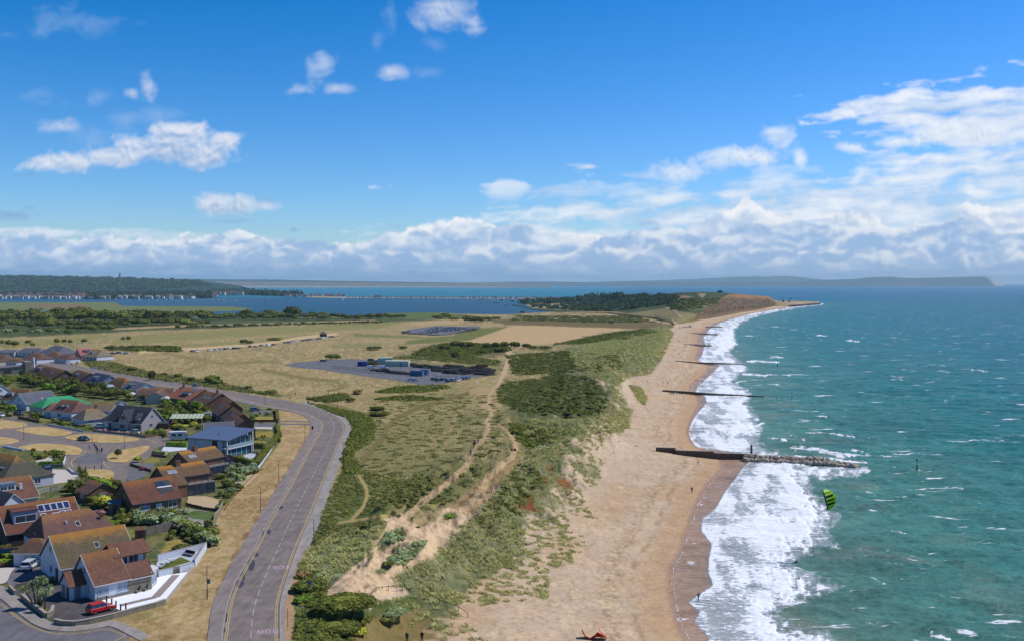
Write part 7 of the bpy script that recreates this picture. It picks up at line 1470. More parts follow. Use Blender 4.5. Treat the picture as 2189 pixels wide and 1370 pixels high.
# ------------------------------------------------------------ vehicles
TYRE = mat('tyre_rubber', (44,44,46), rough=.9, var=.05); RIM = mat('wheel_rim', (150,152,156), rough=.35, metal=.6); CGLASS = mat('car_glass', (34,40,48), rough=.06, spec=.9, var=.05); LAMPC = mat('headlight_glass', (214,218,224), rough=.1, spec=.8, var=.02); LAMPR = mat('tail_light_red', (150,30,28), rough=.2, spec=.6, var=.02)
PAINT = {k: mat('car_paint_'+k, c, rough=.28, spec=.6, var=.02, coat=.6) for k, c in dict(red=(206,28,32), white=(224,228,234), black=(40,42,50), navy=(44,56,100), blue=(60,92,146), silver=(168,174,182), grey=(104,110,118), darkred=(120,44,44), cream=(214,208,190)).items()}
SHAPE = {  # (x from the rear, height) outlines: lower body, then cabin
 'hatchback': (4.0,1.74,[(0,.35),(0,.85),(.08,.98),(3.0,.92),(3.75,.80),(3.98,.62),(4.0,.35)],[(.10,.96),(.42,1.42),(.8,1.50),(2.0,1.50),(2.35,1.42),(3.05,.92)]),
 'estate': (4.6,1.8,[(0,.38),(0,.92),(.08,1.02),(3.4,.98),(4.3,.86),(4.56,.66),(4.6,.38)],[(.12,1.0),(.40,1.50),(.9,1.60),(2.4,1.60),(2.8,1.50),(3.5,.97)]),
 'saloon': (4.7,1.82,[(0,.36),(0,.86),(.1,.96),(1.0,.98),(3.5,.94),(4.4,.80),(4.68,.60),(4.7,.36)],[(.55,.96),(1.35,1.40),(1.8,1.46),(2.5,1.46),(2.8,1.38),(3.55,.93)]),
 'van': (4.9,1.9,[(0,.38),(0,1.85),(.12,1.95),(3.3,1.95),(3.9,1.30),(4.7,1.02),(4.88,.70),(4.9,.38)],[(3.0,1.28),(3.02,1.80),(3.34,1.90),(3.42,1.86),(3.95,1.30)]),
 'camper': (4.9,1.9,[(0,.38),(0,1.85),(.12,1.95),(3.3,1.95),(3.9,1.30),(4.7,1.02),(4.88,.70),(4.9,.38)],[(.3,1.28),(.3,1.72),(3.30,1.80),(3.42,1.80),(3.95,1.30)])}
def loft(sec, w0, w1=None, taper=.0):
 """solid from a side outline: full width w0, narrowed at the top by taper"""
 mb = MB(); zs = [z for _, z in sec]; z0, z1 = min(zs), max(zs); hw = [w0/2*(1-taper*((z-z0)/(z1-z0+1e-6))) for _, z in sec]; n = len(sec)
 mb.add([(x, -h, z) for (x, z), h in zip(sec, hw)]+[(x, h, z) for (x, z), h in zip(sec, hw)],[tuple(range(n-1,-1,-1)), tuple(range(n, 2*n))]+[(i, (i+1) % n, n+(i+1) % n, n+i) for i in range(n)]); return mb
CARP_ = {}
def car_proto(kind, small=False):
 key = (kind, small)
 if key in CARP_: return CARP_[key]
 L, Wd, body, cab = SHAPE[kind]; body = [(x-L/2, z) for x, z in body]; cab = [(x-L/2, z) for x, z in cab]
 e = empty('car' if kind not in ('van', 'camper') else 'van', (0,0,-50)); b = loft(body[::-1], Wd, taper=.06); o = b.build('body', PAINT['white'], e, bevel=.05 if not small else 0)
 o.material_slots[0].link = 'OBJECT'; o.material_slots[0].material = PAINT['white']
 mb = loft(cab[::-1], Wd*.94+(.02 if kind in ('van', 'camper') else 0)+(0.10 if kind in ('van', 'camper') else 0), taper=.20 if kind not in ('van', 'camper') else .08); mb.build('windows', CGLASS, e, bevel=0)
 if kind not in ('van', 'camper'):
  tops = [p for p in cab if p[1] > max(z for _, z in cab)-.14]; x0, x1 = min(p[0] for p in tops), max(p[0] for p in tops); zt = max(z for _, z in cab); q = MB(); q.box(x0-.05, x1+.02,-Wd*.385, Wd*.385, zt-.03, zt+.025)
  if not small:
   for xx in (x0+.15,(x0+x1)/2+.1, x1-.05):
    for s in (-1,1): q.tube((xx, s*Wd*.385, zt-.02),(xx+(.0 if xx > x0+.2 else -.22), s*Wd*.46, zt-.50), .035, .045,4)
  r = q.build('roof_panel', PAINT['white'], e); r.material_slots[0].link = 'OBJECT'; r.material_slots[0].material = PAINT['white']
 for sx in (-1,1):
  for sy in (-1,1):
   x = sx*L*.31; w = MB(); w.tube((x, sy*(Wd/2-.20), .32),(x, sy*(Wd/2+.015), .32), .33, .33,14 if not small else 8); wo = w.build('wheel', TYRE, e)
   if not small: r = MB(); r.tube((x, sy*(Wd/2-.02), .32),(x, sy*(Wd/2+.03), .32), .20, .18,10); r.build('rim', RIM, wo)
 if not small:
  for sy in (-1,1):
   q = MB(); q.box(L/2-.30, L/2-.06, sy*Wd*.37-.16, sy*Wd*.37+.16, .62, .78); q.build('headlight', LAMPC, e); q = MB(); q.box(-L/2-.02,-L/2+.06, sy*Wd*.40-.12, sy*Wd*.40+.12, .70, .90); q.build('tail_light', LAMPR, e); q = MB(); q.box(L*.14, L*.14+.14, sy*(Wd/2+.10)-.09, sy*(Wd/2+.10)+.09, .95,1.08); m = q.build('wing_mirror', PAINT['white'], e)
  q = MB(); q.box(-L/2-.03,-L/2-.002,-.26, .26, .48, .60); q.build('number_plate', mat('plate_yellow', (214,190,60), var=.02), e)
 CARP_[key] = e; return e
def car(px, py, kind, col, to, label=None, group=None, base=None, small=False, z=None):
 """px, py: middle of the car on the ground; to: photo pixel it faces, or an angle"""
 p = W(px, py) if z is None else Vector((*U(px, py, z), z))
 if isinstance(to, (int, float)): a = to
 else: q = U(to[0], to[1], p.z); a = math.atan2(q[1]-p.y, q[0]-p.x)
 c = use(car_proto(kind, small),(p.x, p.y, p.z+.03), a, 1.0, label, group); c['category'] = {'van': 'van', 'camper': 'van'}.get(kind, 'car')
 for ch in c.children:
  if ch.name.split('.')[0] in ('body', 'roof_panel', 'wing_mirror') and ch.material_slots[0].link == 'OBJECT': ch.material_slots[0].material = PAINT[col]
 if base: reg(c, base, group, c['category'])
 return c
car(215,1307,'hatchback','red',(250,1298),'bright red hatchback parked behind the curved stone wall'); car(65,1214,'estate','white',(82,1203),'white estate car on the grey drive beside the palms', z=9.06); car(18,1189,'estate','black',(60,1186),'glossy black car at the left edge below the solar roof', z=9.03)
car(179,941,'saloon','black',(196,943),'dark saloon driving along the cul-de-sac past the dry verges', z=9.03); car(213,914,'estate','white',(195,913),'white car parked left of the two vans', z=9.05); car(228,914,'van','white',(208,914),'white panel van parked in front of the slate gabled house', z=9.05); car(264,917,'camper','silver',(244,916),'silver camper van parked beside the white panel van', z=9.05)
car(292,920,'hatchback','black',(310,922),'black car half hidden by pink flowers beside the camper van', z=9.04); car(292,927,'hatchback','cream',(310,929),'cream car close to the flower wall', z=9.04); car(142,899,'saloon','navy',(156,897),'dark blue car in front of the beige hipped bungalow'); car(101,1008,'hatchback','navy',(92,1002),'navy car partly hidden by the mossy hipped roof', z=9.04)
car(545,878,'hatchback','navy',(560,877),'small dark blue car on the front drive beside the stepped row', z=9.05); car(147,777,'estate','white',(165,776),'white car on the coast road at the far bend', z=9.03); car(418,825,'hatchback','blue',(404,823),'light blue car driving away along the coast road', z=9.03); car(0,890,'hatchback','white',(20,892),'white car cut by the left edge above the verges', z=9.03)
car(40,887,'hatchback','black',(60,888),'black car parked before the green roofed bungalow')
car(270,757,'estate','white',(285,757),'white car parked nearest the golf course scrub'); car(255,756,'estate','silver',(268,756),'silver car parked beyond the pink house'); car(242,757,'hatchback','black',(255,757),'black car parked against the grey-green roofed house')
e = empty('motorhome', (*U(383,940,9.03),9.03), R(18), 'white motorhome parked beside the metal roofed house', 'motorhome'); q = MB(); q.box(-3.0,1.4,-1.1,1.1, .5,2.9); q.box(1.4,2.3,-1.08,1.08,1.9,2.8); q.build('body', PAINT['white'], e, bevel=.08)
q = loft([(1.4,.45),(3.4,.45),(3.4,1.0),(2.9,1.15),(2.2,1.88),(1.4,1.9)],2.0); q.build('cab', PAINT['white'], e); q = MB(); q.box(-2.2,-1.0,-1.13,-1.101,1.5,2.2); q.box(-.4, .8,-1.13,-1.101,1.5,2.2); q.add([(2.25,-.9,1.9),(2.25,.9,1.9),(2.92,.9,1.2),(2.92,-.9,1.2)],[(0,3,2,1)]); q.build('window', CGLASS, e)
for x in (-2.0,2.3):
 for y in (-1,1): q = MB(); q.tube((x, y*.8, .35),(x, y*1.08, .35), .36, .36,12); q.build('wheel', TYRE, e)
CC = ['white', 'silver', 'black', 'navy', 'blue', 'grey', 'darkred']
for k, (px, py, col, kind) in enumerate([(411,752,'darkred','hatchback'),(421,752,'white','estate'),(448,750,'white','estate'),(462,749,'white','estate'),(472,748,'silver','estate'),(481,747,'black','hatchback'),(492,746,'white','van'),(501,746,'black','estate'),(510,746,'darkred','estate'),(535,742,'black','hatchback'),(546,742,'grey','hatchback'),(559,740,'grey','estate'),
 (574,739,'white','van'),(585,738,'darkred','estate'),(610,734,'grey','hatchback'),(617,733,'darkred','hatchback'),(624,732,'white','estate'),(631,731,'white','estate'),(648,729,'navy','hatchback'),(656,728,'black','hatchback'),(664,727,'blue','hatchback'),(671,727,'white','estate'),(678,726,'black','hatchback'),(685,725,'darkred','hatchback'),(692,724,'white','van'),(699,722,'white','hatchback'),(705,721,'silver','hatchback'),(711,721,'black','estate')]):
 car(px, py, kind, col, R(70) if px < 600 else R(60), group='cars parked along the field track', base=f'{col.replace("darkred","dark red")} {"van" if kind == "van" else "car"} in the line parked across the dry field', small=True)
flat('car_park_surface', [tuple(W(a, b)[:2]) for a, b in [(858,711),(880,706),(930,700),(985,701),(1028,700),(1020,705),(985,711),(955,716),(938,717.5),(900,715),(862,713)]], CARP, 6.4, .4, world=True)
def far_park():
 rg = random.Random(12); n = 0
 for j, (y0, xa, xb) in enumerate(((700.6,930,985),(702.2,925,1024),(703.8,918,1018),(705.6,912,1006),(707.2,905,990),(709.0,892,965),(711.2,886,935),(712.6,915,925))):
  x = xa+rg.uniform(0,3)
  while x < xb:
   if rg.random() > .10: car(x, y0, rg.choice(['hatchback', 'estate', 'hatchback', 'saloon']), rg.choice(['navy', 'blue', 'black', 'silver', 'white', 'blue', 'white', 'grey', 'darkred']), R(90)+rg.uniform(-.1, .1), group='cars in the far car park', base='parked car in the far car park by the harbour', small=True, z=6.85); n += 1
   x += rg.uniform(4.6,6.2)
 for px, py in ((863,710),(869,710),(874,709.6)): car(px, py, 'estate', 'black', R(80), group='cars in the far car park', base='black car at the left end of the far car park', small=True, z=6.85)
far_park()
# ------------------------------------------------------------ the timber yard on the near car park
zc = 8.2
flat('car_park_surface', [tuple(W(a, b)[:2]) for a, b in [(606,780),(640,774),(720,769),(760,768),(800,772),(860,776),(1000,784),(1056,796),(1062,801),(1000,808),(960,817),(935,823),(900,822),(840,812),(760,801),(690,790),(640,786)]], CARP, 9.0, .05, world=True); ZY = 9.06
PALE = mat('cabin_pale_green', (186,204,186), var=.06); CBLUE = mat('container_blue', (48,76,150), var=.08); CTEAL = mat('container_teal', (72,116,146), var=.1); PILE = mat('dark_timber_baulk', (98,84,72), scale=3, var=.3); PILE2 = mat('grey_timber_baulk', (128,116,102), scale=3, var=.3)
def block(px, py, L, Wd, h, m, to, label, name='shipping_container', cat='container', ribs=True, roofm=None):
 x, y = U(px, py, ZY); q = U(to[0], to[1], ZY); a = math.atan2(q[1]-y, q[0]-x); e = empty(name, (x, y, ZY), a, label, cat); b = MB(); b.box(-L/2, L/2,-Wd/2, Wd/2,0.05, h); b.build('wall', m, e); r = MB(); r.box(-L/2-.1, L/2+.1,-Wd/2-.1, Wd/2+.1, h+.002, h+.14); r.build('roof', roofm or m, e)
 d = MB()
 for y_ in (-Wd/2-.045,): [d.box(x_, x_+.08, y_, y_+.04, .2, h-.1) for x_ in np.arange(-L/2+.3, L/2-.2, .8)]
 if ribs: d.build('rib', m, e)
 w = MB(); w.box(L*.15, L*.15+.9,-Wd/2-.06,-Wd/2-.046, .1,2.0); w.build('door', GUT, e); return e
block(823,778,9,4,4.0,PALE,(900,777),'pale green site cabin with tall box shape, left of two',roofm=mat('cabin_roof_pale', (214,226,206)),name='site_cabin',cat='cabin'); block(850,782,15,5,3.2,PALE,(930,783),'long low pale green cabin in the timber yard',roofm=mat('cabin_roof_pale', (214,226,206)),name='site_cabin',cat='cabin')
block(776,782,6.5,2.6,2.6,CBLUE,(800,783),'dark blue container beside the yard fence'); block(803,778,2.4,2.4,2.5,mat('portable_blue', (56,124,196)),(812,779),'small bright blue cabin between container and pale cabins',name='portable_cabin',cat='cabin'); block(892,803,7.5,2.6,2.8,CTEAL,(915,804),'teal lorry container at the near side of the timber stacks'); block(907,801,4,2.5,2.8,CBLUE,(925,802),'blue container right behind the teal one')
def timber_stack(px, py, L, n, rows, m, to, base):
 x, y = U(px, py, ZY); q = U(to[0], to[1], ZY); a = math.atan2(q[1]-y, q[0]-x); e = empty('timber_stack', (x, y, ZY), a); rg = random.Random(int(px)); mb = MB()
 for j in range(rows):
  for i in range(n-j): yy = (i-(n-j)/2)*.42; dx = rg.uniform(-.4, .4); mb.tube((-L/2+dx, yy, .2+j*.38),(L/2+dx, yy, .2+j*.38), .19, .19,6)
 mb.build('baulks', m, e); q = MB(); q.box(-L*.3,-L*.3+.2,-n*.22, n*.22,-.02, .05); q.box(L*.3, L*.3+.2,-n*.22, n*.22,-.02, .05); q.build('bearer', PILE2, e); reg(e, base, 'timber stacks in the yard', 'timber')
rg = random.Random(8)
for k in range(84):
 if k >= 54: px, py = rg.uniform(930,1050), rg.uniform(783,799)
 elif k < 16: t = k/15; px, py = 808+t*82,793+t*9+rg.uniform(-1.2,1.2)
 elif k < 40: t = (k-16)/23; px, py = 880+t*160,784+t*12+rg.uniform(-3.5,2.5)
 else: t = (k-40)/13; px, py = 960+t*85,789+t*7+rg.uniform(-1,6)
 timber_stack(px, py, rg.uniform(5,9), rg.randint(6,11), rg.randint(2,5), rg.choice([PILE, PILE, PILE2]),(px+30, py+rg.uniform(1,4)), 'stack of dark timber baulks in the yard')
fp = [(711,787),(738,790),(770,794),(800,798),(830,800)]
fence(fp, 2.0, mat('mesh_fence', (70,84,84)), 'thin metal yard fence round the timber stacks', z=ZY, panel=False, rails=2, step=2.5); fence([(925,808),(960,811),(985,808),(1015,803)],2.0, mat('mesh_fence', (70,84,84)), 'thin metal yard fence behind the parked dark cars', z=ZY, panel=False, rails=2, step=3)
for k, (px, py, c, kd) in enumerate([(928,812,'black','hatchback'),(937,814,'black','estate'),(948,813,'navy','hatchback'),(960,816,'navy','estate'),(970,814,'silver','hatchback'),(982,812,'silver','estate'),(978,815,'white','hatchback'),(992,811,'blue','hatchback'),(1000,810,'grey','estate')]): car(px, py, kd, c, R(60), group='cars beside the timber yard', base=f'{c} car at the near corner of the timber yard', small=True, z=ZY)
car(691,773,'estate','black',R(20),'lone black car on the empty left half of the car park', z=ZY); car(794,772,'van','black',R(20),'black van behind the small bright blue cabin', z=ZY); car(793,788,'van','white',R(10),'white lorry-like van at the left end of the timber', z=ZY); car(880,814,'estate','white',R(10),'white car on the near side of the car park, left of two', z=ZY); car(888,814,'hatchback','white',R(10),'white car on the near side of the car park, right of two', z=ZY)
car(820,788,'van','white',R(5),'white van among the timber next to the long cabin', z=ZY)
p = W(691,719); e = empty('pavilion', (p.x, p.y, p.z), R(15), 'small dark shelter with brown pyramid roof beside the line of cars', 'shelter'); q = MB(); q.box(-3.2,3.2,-3.2,3.2,0,2.6); q.build('wall', WALL['dark'], e); q = MB(); r = 4.3
for i in range(4): a, b = [(math.cos(math.pi/4+i*math.pi/2+d)*r*1.3, math.sin(math.pi/4+i*math.pi/2+d)*r*1.3,2.5) for d in (0, math.pi/2)]; q.slab([a, b, (0,0,5.4)], .15)
q.build('roof', TILE['brown'], e)
# ------------------------------------------------------------ people and a few animals
SKIN = mat('skin', (196,150,124), rough=.7, var=.03)
CL = {k: mat('cloth_'+k, c, rough=.95, var=.06, spec=.1) for k, c in dict(black=(38,38,44), navy=(44,54,84), blue=(70,104,160), white=(218,218,222), grey=(120,120,124), green=(86,112,64), khaki=(150,140,110), red=(170,50,50), pink=(200,130,150), teal=(60,110,120)).items()}
HAIR = mat('hair_brown', (74,56,44), rough=.9)
def body(name, joints, edges, radii, split, mats):
 """one continuous body grown from a skeleton; clothing colours follow the height of each joint"""
 me = bpy.data.meshes.new(name); me.from_pydata(joints, edges, []); o = bpy.data.objects.new(name, me); COL.objects.link(o); m = o.modifiers.new('skin', 'SKIN'); m.use_smooth_shade = True
 for v, r in zip(me.skin_vertices[0].data, radii): v.radius = (r, r)
 me.skin_vertices[0].data[0].use_root = True; s = o.modifiers.new('sub', 'SUBSURF'); s.levels = 1; dg = bpy.context.evaluated_depsgraph_get(); r = bpy.data.meshes.new_from_object(o.evaluated_get(dg)); bpy.data.objects.remove(o); r.materials.clear()
 for q in mats: r.materials.append(q)
 for p in r.polygons: p.material_index = split(p.center); p.use_smooth = True
 return r
def person_mesh(pose='walk'):
 s = {'walk': .22, 'stand': .05, 'wide': .34}[pose]; arm = {'walk': .16, 'stand': .04, 'wide': .05}[pose]
 J = [(0,0,.95),(0,0,1.15),(0,0,1.38),(0,0,1.50),(0,.01,1.60),(0,.02,1.72),   # pelvis chest neck head
   (.09,0,.90),(.10,s*.5,.50),(.10,s*.45-.0,.08),(.10,s*.45+.14,.04),(-.09,0,.90),(-.10,-s*.35,.50),(-.10,-s-.02,.10),(-.10,-s+.12,.04),
   (.17,0,1.40),(.23,-arm,1.14),(.24,-arm*.6+.08,.92),(.24,-arm*.5+.12,.84),(-.17,0,1.40),(-.23,arm,1.14),(-.24,arm+.10,.92),(-.24,arm+.14,.84)]
 E = [(0,1),(1,2),(2,3),(3,4),(4,5),(0,6),(6,7),(7,8),(8,9),(0,10),(10,11),(11,12),(12,13),(2,14),(14,15),(15,16),(16,17),(2,18),(18,19),(19,20),(20,21)]
 Rr = [.13,.14,.15,.055,.095,.085,.09,.065,.045,.04,.09,.065,.045,.04,.065,.048,.036,.035,.065,.048,.036,.035]
 def sp(c): return 3 if c.z > 1.66 else 2 if (c.z > 1.47 or (abs(c.x) > .2 and c.z < .90)) else 1 if c.z > .93 else 0
 return body('person', J, E, Rr, sp, [CL['navy'], CL['blue'], SKIN, HAIR])
PM = {}
def person(px, py, top, legs, ang, pose='walk', label=None, base=None, group=None, z=None, sc=1.0, hair=None):
 if pose not in PM: PM[pose] = person_mesh(pose)
 o = bpy.data.objects.new('person', PM[pose]); COL.objects.link(o); p = W(px, py) if z is None else Vector((*U(px, py, z), z)); o.location = p+Vector((0,0,-.01)); o.rotation_euler = (0,0, ang); o.scale = (sc*1.05,)*3
 for i, m in enumerate((CL[legs] if legs != 'skin' else SKIN, CL[top], SKIN, hair or HAIR)): o.material_slots[i].link = 'OBJECT'; o.material_slots[i].material = m
 o['category'] = 'person'
 if base: reg(o, base, group, 'person')
 else: o['label'] = label
 return o
Z0 = 9.03
person(191,959,'white','black',R(10),label='person in white top and dark shorts walking left of the group on the street', z=Z0); person(202,958,'blue','grey',R(15),label='person in blue top walking at the back of the street group', z=Z0); person(205.5,963,'black','navy',R(5),label='person in dark clothes just in front of the blue top walker', z=Z0)
person(208,968,'black','black',R(-5),label='person in black walking at the front left of the street group', z=Z0); person(213,968.5,'white','khaki',R(5),label='person in pale top at the front middle of the street group', z=Z0); person(217.5,968,'black','black',R(12),label='person in black walking at the front right of the street group', z=Z0)
person(1015,952,'black','black',R(20),label='dark clothed person on the left sandy trail, behind the buggy'); person(1022,949,'blue','blue',R(20),label='person in light blue walking on the left sandy trail'); person(1006,972,'green','black',R(0),label='person in green top walking alone on the left trail'); person(1013,954,'red','black',R(10),'stand',label='person in dark red top in the trio on the left trail')
person(1094,970,'navy','navy',R(0),label='person in dark blue on the right trail, left of the pair'); person(1099,969,'black','black',R(10),label='tall person in black on the right trail'); person(1102,970,'black','navy',R(20),label='person in black jacket at the right of the trail group')
person(1479,1053,'black','black',R(0),'stand',label='person in black standing alone on the beach above the wet sand', hair=CL['black']); person(1493,1285,'teal','black',R(30),'walk',label='person in dark wetsuit wading in the foam near the bottom', z=.08)
for px, py, t in ((163,782,'black'),(154,782,'navy'),(631,846,'black')): person(px, py, t, 'black', R(30), base='person walking beside the coast road', group='people by the coast road', z=9.02)
person(620,855,'pink','navy',R(30),label='person in pink top at the road junction', z=9.02); person(762,749,'green','black',0,label='person in green standing on the dry field above the yard'); person(778,752,'black','black',0,label='dark figure by the field bank above the yard')
for px, py, c in ((1417,820,'black'),(1427,821,'khaki'),(1431,843,'red'),(1435,843,'navy'),(1439,843,'black'),(1443,844,'white'),(1447,844,'black'),(1452,843,'navy'),(1486,815,'black'),(1491,816,'blue'),(1452,758,'black'),(1444,749,'khaki'),(1414,756,'black'),(1450,731,'navy'),(1453,731,'black'),(1458,731,'black'),(1462,731,'khaki'),(1448,726,'grey'),(1472,712,'black'),(1468,712,'navy'),(1465,713,'black'),(1514,688,'black'),(1528,684,'navy'),(1540,680,'black'),(1561,677,'khaki'),(1565,676,'black'),(1568,675,'black'),(1646,657,'black'),(1652,657,'navy'),(1374,1011,'black')):
 if px == 1374: continue
 person(px, py, c, 'black' if c != 'black' else 'navy', R(px*13 % 180), 'walk' if px % 2 else 'stand', base='small figure walking on the beach', group='people along the beach')
for px, py in ((853,742),(858,742),(1078,697),(1081,697),(1065,703),(1007,715),(290,735),(385,725),(396,726)): person(px, py, 'black', 'navy', R(px % 90), base='tiny dark figure out on the dry fields', group='people on the fields')
person(902,1372,'black','black',0,'stand',label='person in black cut by the bottom edge beside the dunes'); person(870,1374,'navy','black',0,'stand',label='dark haired person at the bottom edge left of the dunes')
def dog(px, py, col, base, sc=1.0):
 J = [(0,0,.50),(.28,0,.52),(.42,0,.68),(.56,0,.68),(-.30,0,.50),(-.46,0,.62),(.26,.09,.40),(.28,.09,.22),(.28,.09,.02),(.26,-.09,.40),(.30,-.09,.22),(.32,-.09,.02),(-.30,.08,.38),(-.36,.08,.22),(-.31,.08,.02),(-.30,-.08,.38),(-.34,-.08,.22),(-.29,-.08,.02)]
 E = [(0,1),(1,2),(2,3),(0,4),(4,5),(1,6),(6,7),(7,8),(1,9),(9,10),(10,11),(4,12),(12,13),(13,14),(4,15),(15,16),(16,17)]
 if 'dog' not in PM: PM['dog'] = body('dog', J, E, [.12,.13,.09,.05,.10,.025,.06,.035,.03,.06,.035,.03,.06,.035,.03,.06,.035,.03], lambda c: 0,[CL['black']])
 o = bpy.data.objects.new('dog', PM['dog']); COL.objects.link(o); o.location = W(px, py); o.scale = (sc,)*3; o.rotation_euler = (0,0, px % 3); reg(o, base, None, 'dog')
dog(1081,962,'black','black dog on the grass left of the walkers',.9); dog(1384,815,'black','dog running on the beach near two figures',.9); dog(1457,843,'khaki','brown dog beside the group at the timber groyne'); dog(1487,976,'black','dark dog on the sand just below the big groyne'); dog(1492,990,'black','dark dog on the beach seaward of the other dog')
# ------------------------------------------------------------ groynes, rocks, markers, kites
GT = mat('groyne_timber', (112,96,80), scale=2, var=.3); GTOP = mat('groyne_top_board', (150,138,122), scale=2, var=.2); ROCKM = mat('armour_rock', (176,160,142), scale=1.1, var=.35, bump=.6); ROCKD = mat('dark_armour_rock', (104,98,94), scale=.8, var=.35, bump=.6); STEEL = mat('dark_steel', (52,56,58), rough=.6)
def groyne(pts, label, w=.35, planks=True):
 """pts: photo pixel of the foot, ground height, height of the top"""
 P = [Vector((*U(px, py, zg),0)) for px, py, zg, zt in pts]; c0 = P[0].copy(); e = empty('timber_groyne', (c0.x, c0.y, 0),0, label, 'groyne'); mb = MB(); tp = MB(); pl = MB()
 for i in range(len(pts)-1):
  a, b = P[i]-c0, P[i+1]-c0; d = (b-a).normalized(); s = Vector((-d.y, d.x, 0))*w/2; za, zb = pts[i][3], pts[i+1][3]; g = min(pts[i][2], pts[i+1][2])-1.0
  V = [a-s, b-s, b+s, a+s]; mb.add([(v.x, v.y, g) for v in V]+[(V[0].x, V[0].y, za),(V[1].x, V[1].y, zb),(V[2].x, V[2].y, zb),(V[3].x, V[3].y, za)],[(0,3,2,1),(4,5,6,7),(0,1,5,4),(1,2,6,5),(2,3,7,6),(3,0,4,7)])
  s2 = s*1.5; V = [a-s2, b-s2, b+s2, a+s2]; tp.add([(V[0].x, V[0].y, za+.002),(V[1].x, V[1].y, zb+.002),(V[2].x, V[2].y, zb+.002),(V[3].x, V[3].y, za+.002),(V[0].x, V[0].y, za+.16),(V[1].x, V[1].y, zb+.16),(V[2].x, V[2].y, zb+.16),(V[3].x, V[3].y, za+.16)],[(0,3,2,1),(4,5,6,7),(0,1,5,4),(1,2,6,5),(2,3,7,6),(3,0,4,7)])
  n = int((b-a).length/1.6)
  for k in range(n):
   t = (k+.5)/n; p = a.lerp(b, t)-s*2.0; pl.box(p.x-.14, p.x+.14, p.y-.14, p.y+.14, g, za+(zb-za)*t-.05)
 mb.build('planking', GT, e); tp.build('capping', GTOP, e)
 if planks: pl.build('piles', GT, e)
 return e
groyne([(1402,963,2.2,3.3),(1444,966,1.9,3.3),(1446,968,1.9,2.8),(1525,975,1.0,2.6),(1526,975,1.0,2.1),(1606,981,.0,1.7)], 'tall dark timber groyne running from the beach to the rocks', .5)
q = MB(); x, y = U(1606,979,0); q.box(-.3, .3,-.3, .3,-1,4.6); o = q.build('groyne_post', GT); o.location = (x, y, 0); tag(o, 'square dark post where the big groyne meets the rocks', 'post')
groyne([(1416,834,2.4,2.6),(1475,838,1.4,1.7),(1520,843,.4,1.0),(1580,848,-.3,.8),(1634,851,-.6,.4)], 'long thin timber groyne, second along the beach'); groyne([(1444,771,2.6,2.8),(1485,775,1.2,1.6),(1560,779,-.2,.8),(1590,781,-.4,.5)], 'long thin timber groyne, third along the beach')
RK = []
for s in range(5):
 bm = bmesh.new(); bmesh.ops.create_icosphere(bm, subdivisions=2, radius=1); rg_ = random.Random(s)
 dirs = [Vector((rg_.uniform(-1,1), rg_.uniform(-1,1), rg_.uniform(-1,1))).normalized() for _ in range(9)]
 for v in bm.verts:
  for d in dirs:
   k = v.co.dot(d)-.72
   if k > 0: v.co -= d*k
 me = bpy.data.meshes.new('rock'); bm.to_mesh(me); bm.free(); me.materials.append(ROCKM); RK.append(me)
def rock(p, r, base, group, m=ROCKM, rg=random):
 o = bpy.data.objects.new('rock', rg.choice(RK)); COL.objects.link(o); o.location = p; o.scale = (r*rg.uniform(1.0,1.5), r*rg.uniform(.8,1.1), r*rg.uniform(.7, .95)); o.rotation_euler = (rg.uniform(-.4, .4), rg.uniform(-.4, .4), rg.uniform(0,6.3))
 if m is not ROCKM: o.material_slots[0].link = 'OBJECT'; o.material_slots[0].material = m
 reg(o, base, group, 'rock')
rg = random.Random(21)
def rocks(a, b, n, r, rows, base, group, zc=.3, m=ROCKM, w=1.6):
 A, B = Vector((*U(*a, 0),0)), Vector((*U(*b, 0),0)); d = (B-A).normalized(); s = Vector((-d.y, d.x, 0))
 for i in range(n):
  for j in range(rows): t = (i+rg.uniform(-.25, .25)+.25*(j % 2))/n; p = A.lerp(B, t)+s*((j-(rows-1)/2)*w+rg.uniform(-.3, .3)); rr = r*rg.uniform(.75,1.15); rock(p+Vector((0,0, zc+(.9 if (rows == 3 and j == 1) else 0)+rg.uniform(-.15, .2))), rr, base, group, m, rg)
rocks((1596,984),(1775,992),27,1.15,3, 'pale brown boulder in the rock groyne beyond the timber one', 'boulders of the near rock groyne', .45, w=1.5); rocks((1778,993),(1834,998),9,1.1,2, 'boulder at the seaward tip of the near rock groyne', 'boulders at the rock groyne tip', .2, w=1.5)
rocks((1458,737.5),(1522,741),17,1.25,2, 'boulder in the rock groyne nearest the distant timber ones', 'boulders of the middle rock groyne', .9, w=2.4); rocks((1480,713.5),(1534,717),15,1.3,2, 'boulder in the second far rock groyne', 'boulders of the second far rock groyne', .9, w=2.6); rocks((1510,700),(1546,700.5),11,1.3,2, 'boulder in the third far rock groyne', 'boulders of the third far rock groyne', .8, w=2.6)
rocks((1692,656),(1750,651),26,2.8,3, 'boulder of the long groyne at the end of the headland', 'boulders of the headland groyne', 1.8, ROCKD, w=5); rocks((1420,735),(1437,737),5,1.0,1, 'boulder half buried in sand at the dune foot', 'boulders at the dune foot', 2.6)
rocks((1453,706),(1480,702),7,1.6,1, 'boulder in the low sea wall below the headland path', 'boulders below the headland path', 3.2, w=3)
def marker(px, py, h, label, top=True):
 x, y = U(px, py, 0); e = empty('groyne_marker', (x, y, 0),0, label, 'marker post'); q = MB(); q.cyl(0,0,-1.5, h, .24, .2,8); q.build('pile', STEEL, e); q = MB(); q.cyl(0,0, h, h+1.6, .08, .07,6); q.build('pole', STEEL, e)
 if top: q = MB(); q.cyl(0,0, h+1.2, h+2.1, .38, .02,8); q.build('topmark', mat('topmark_green', (40,96,70)), e)
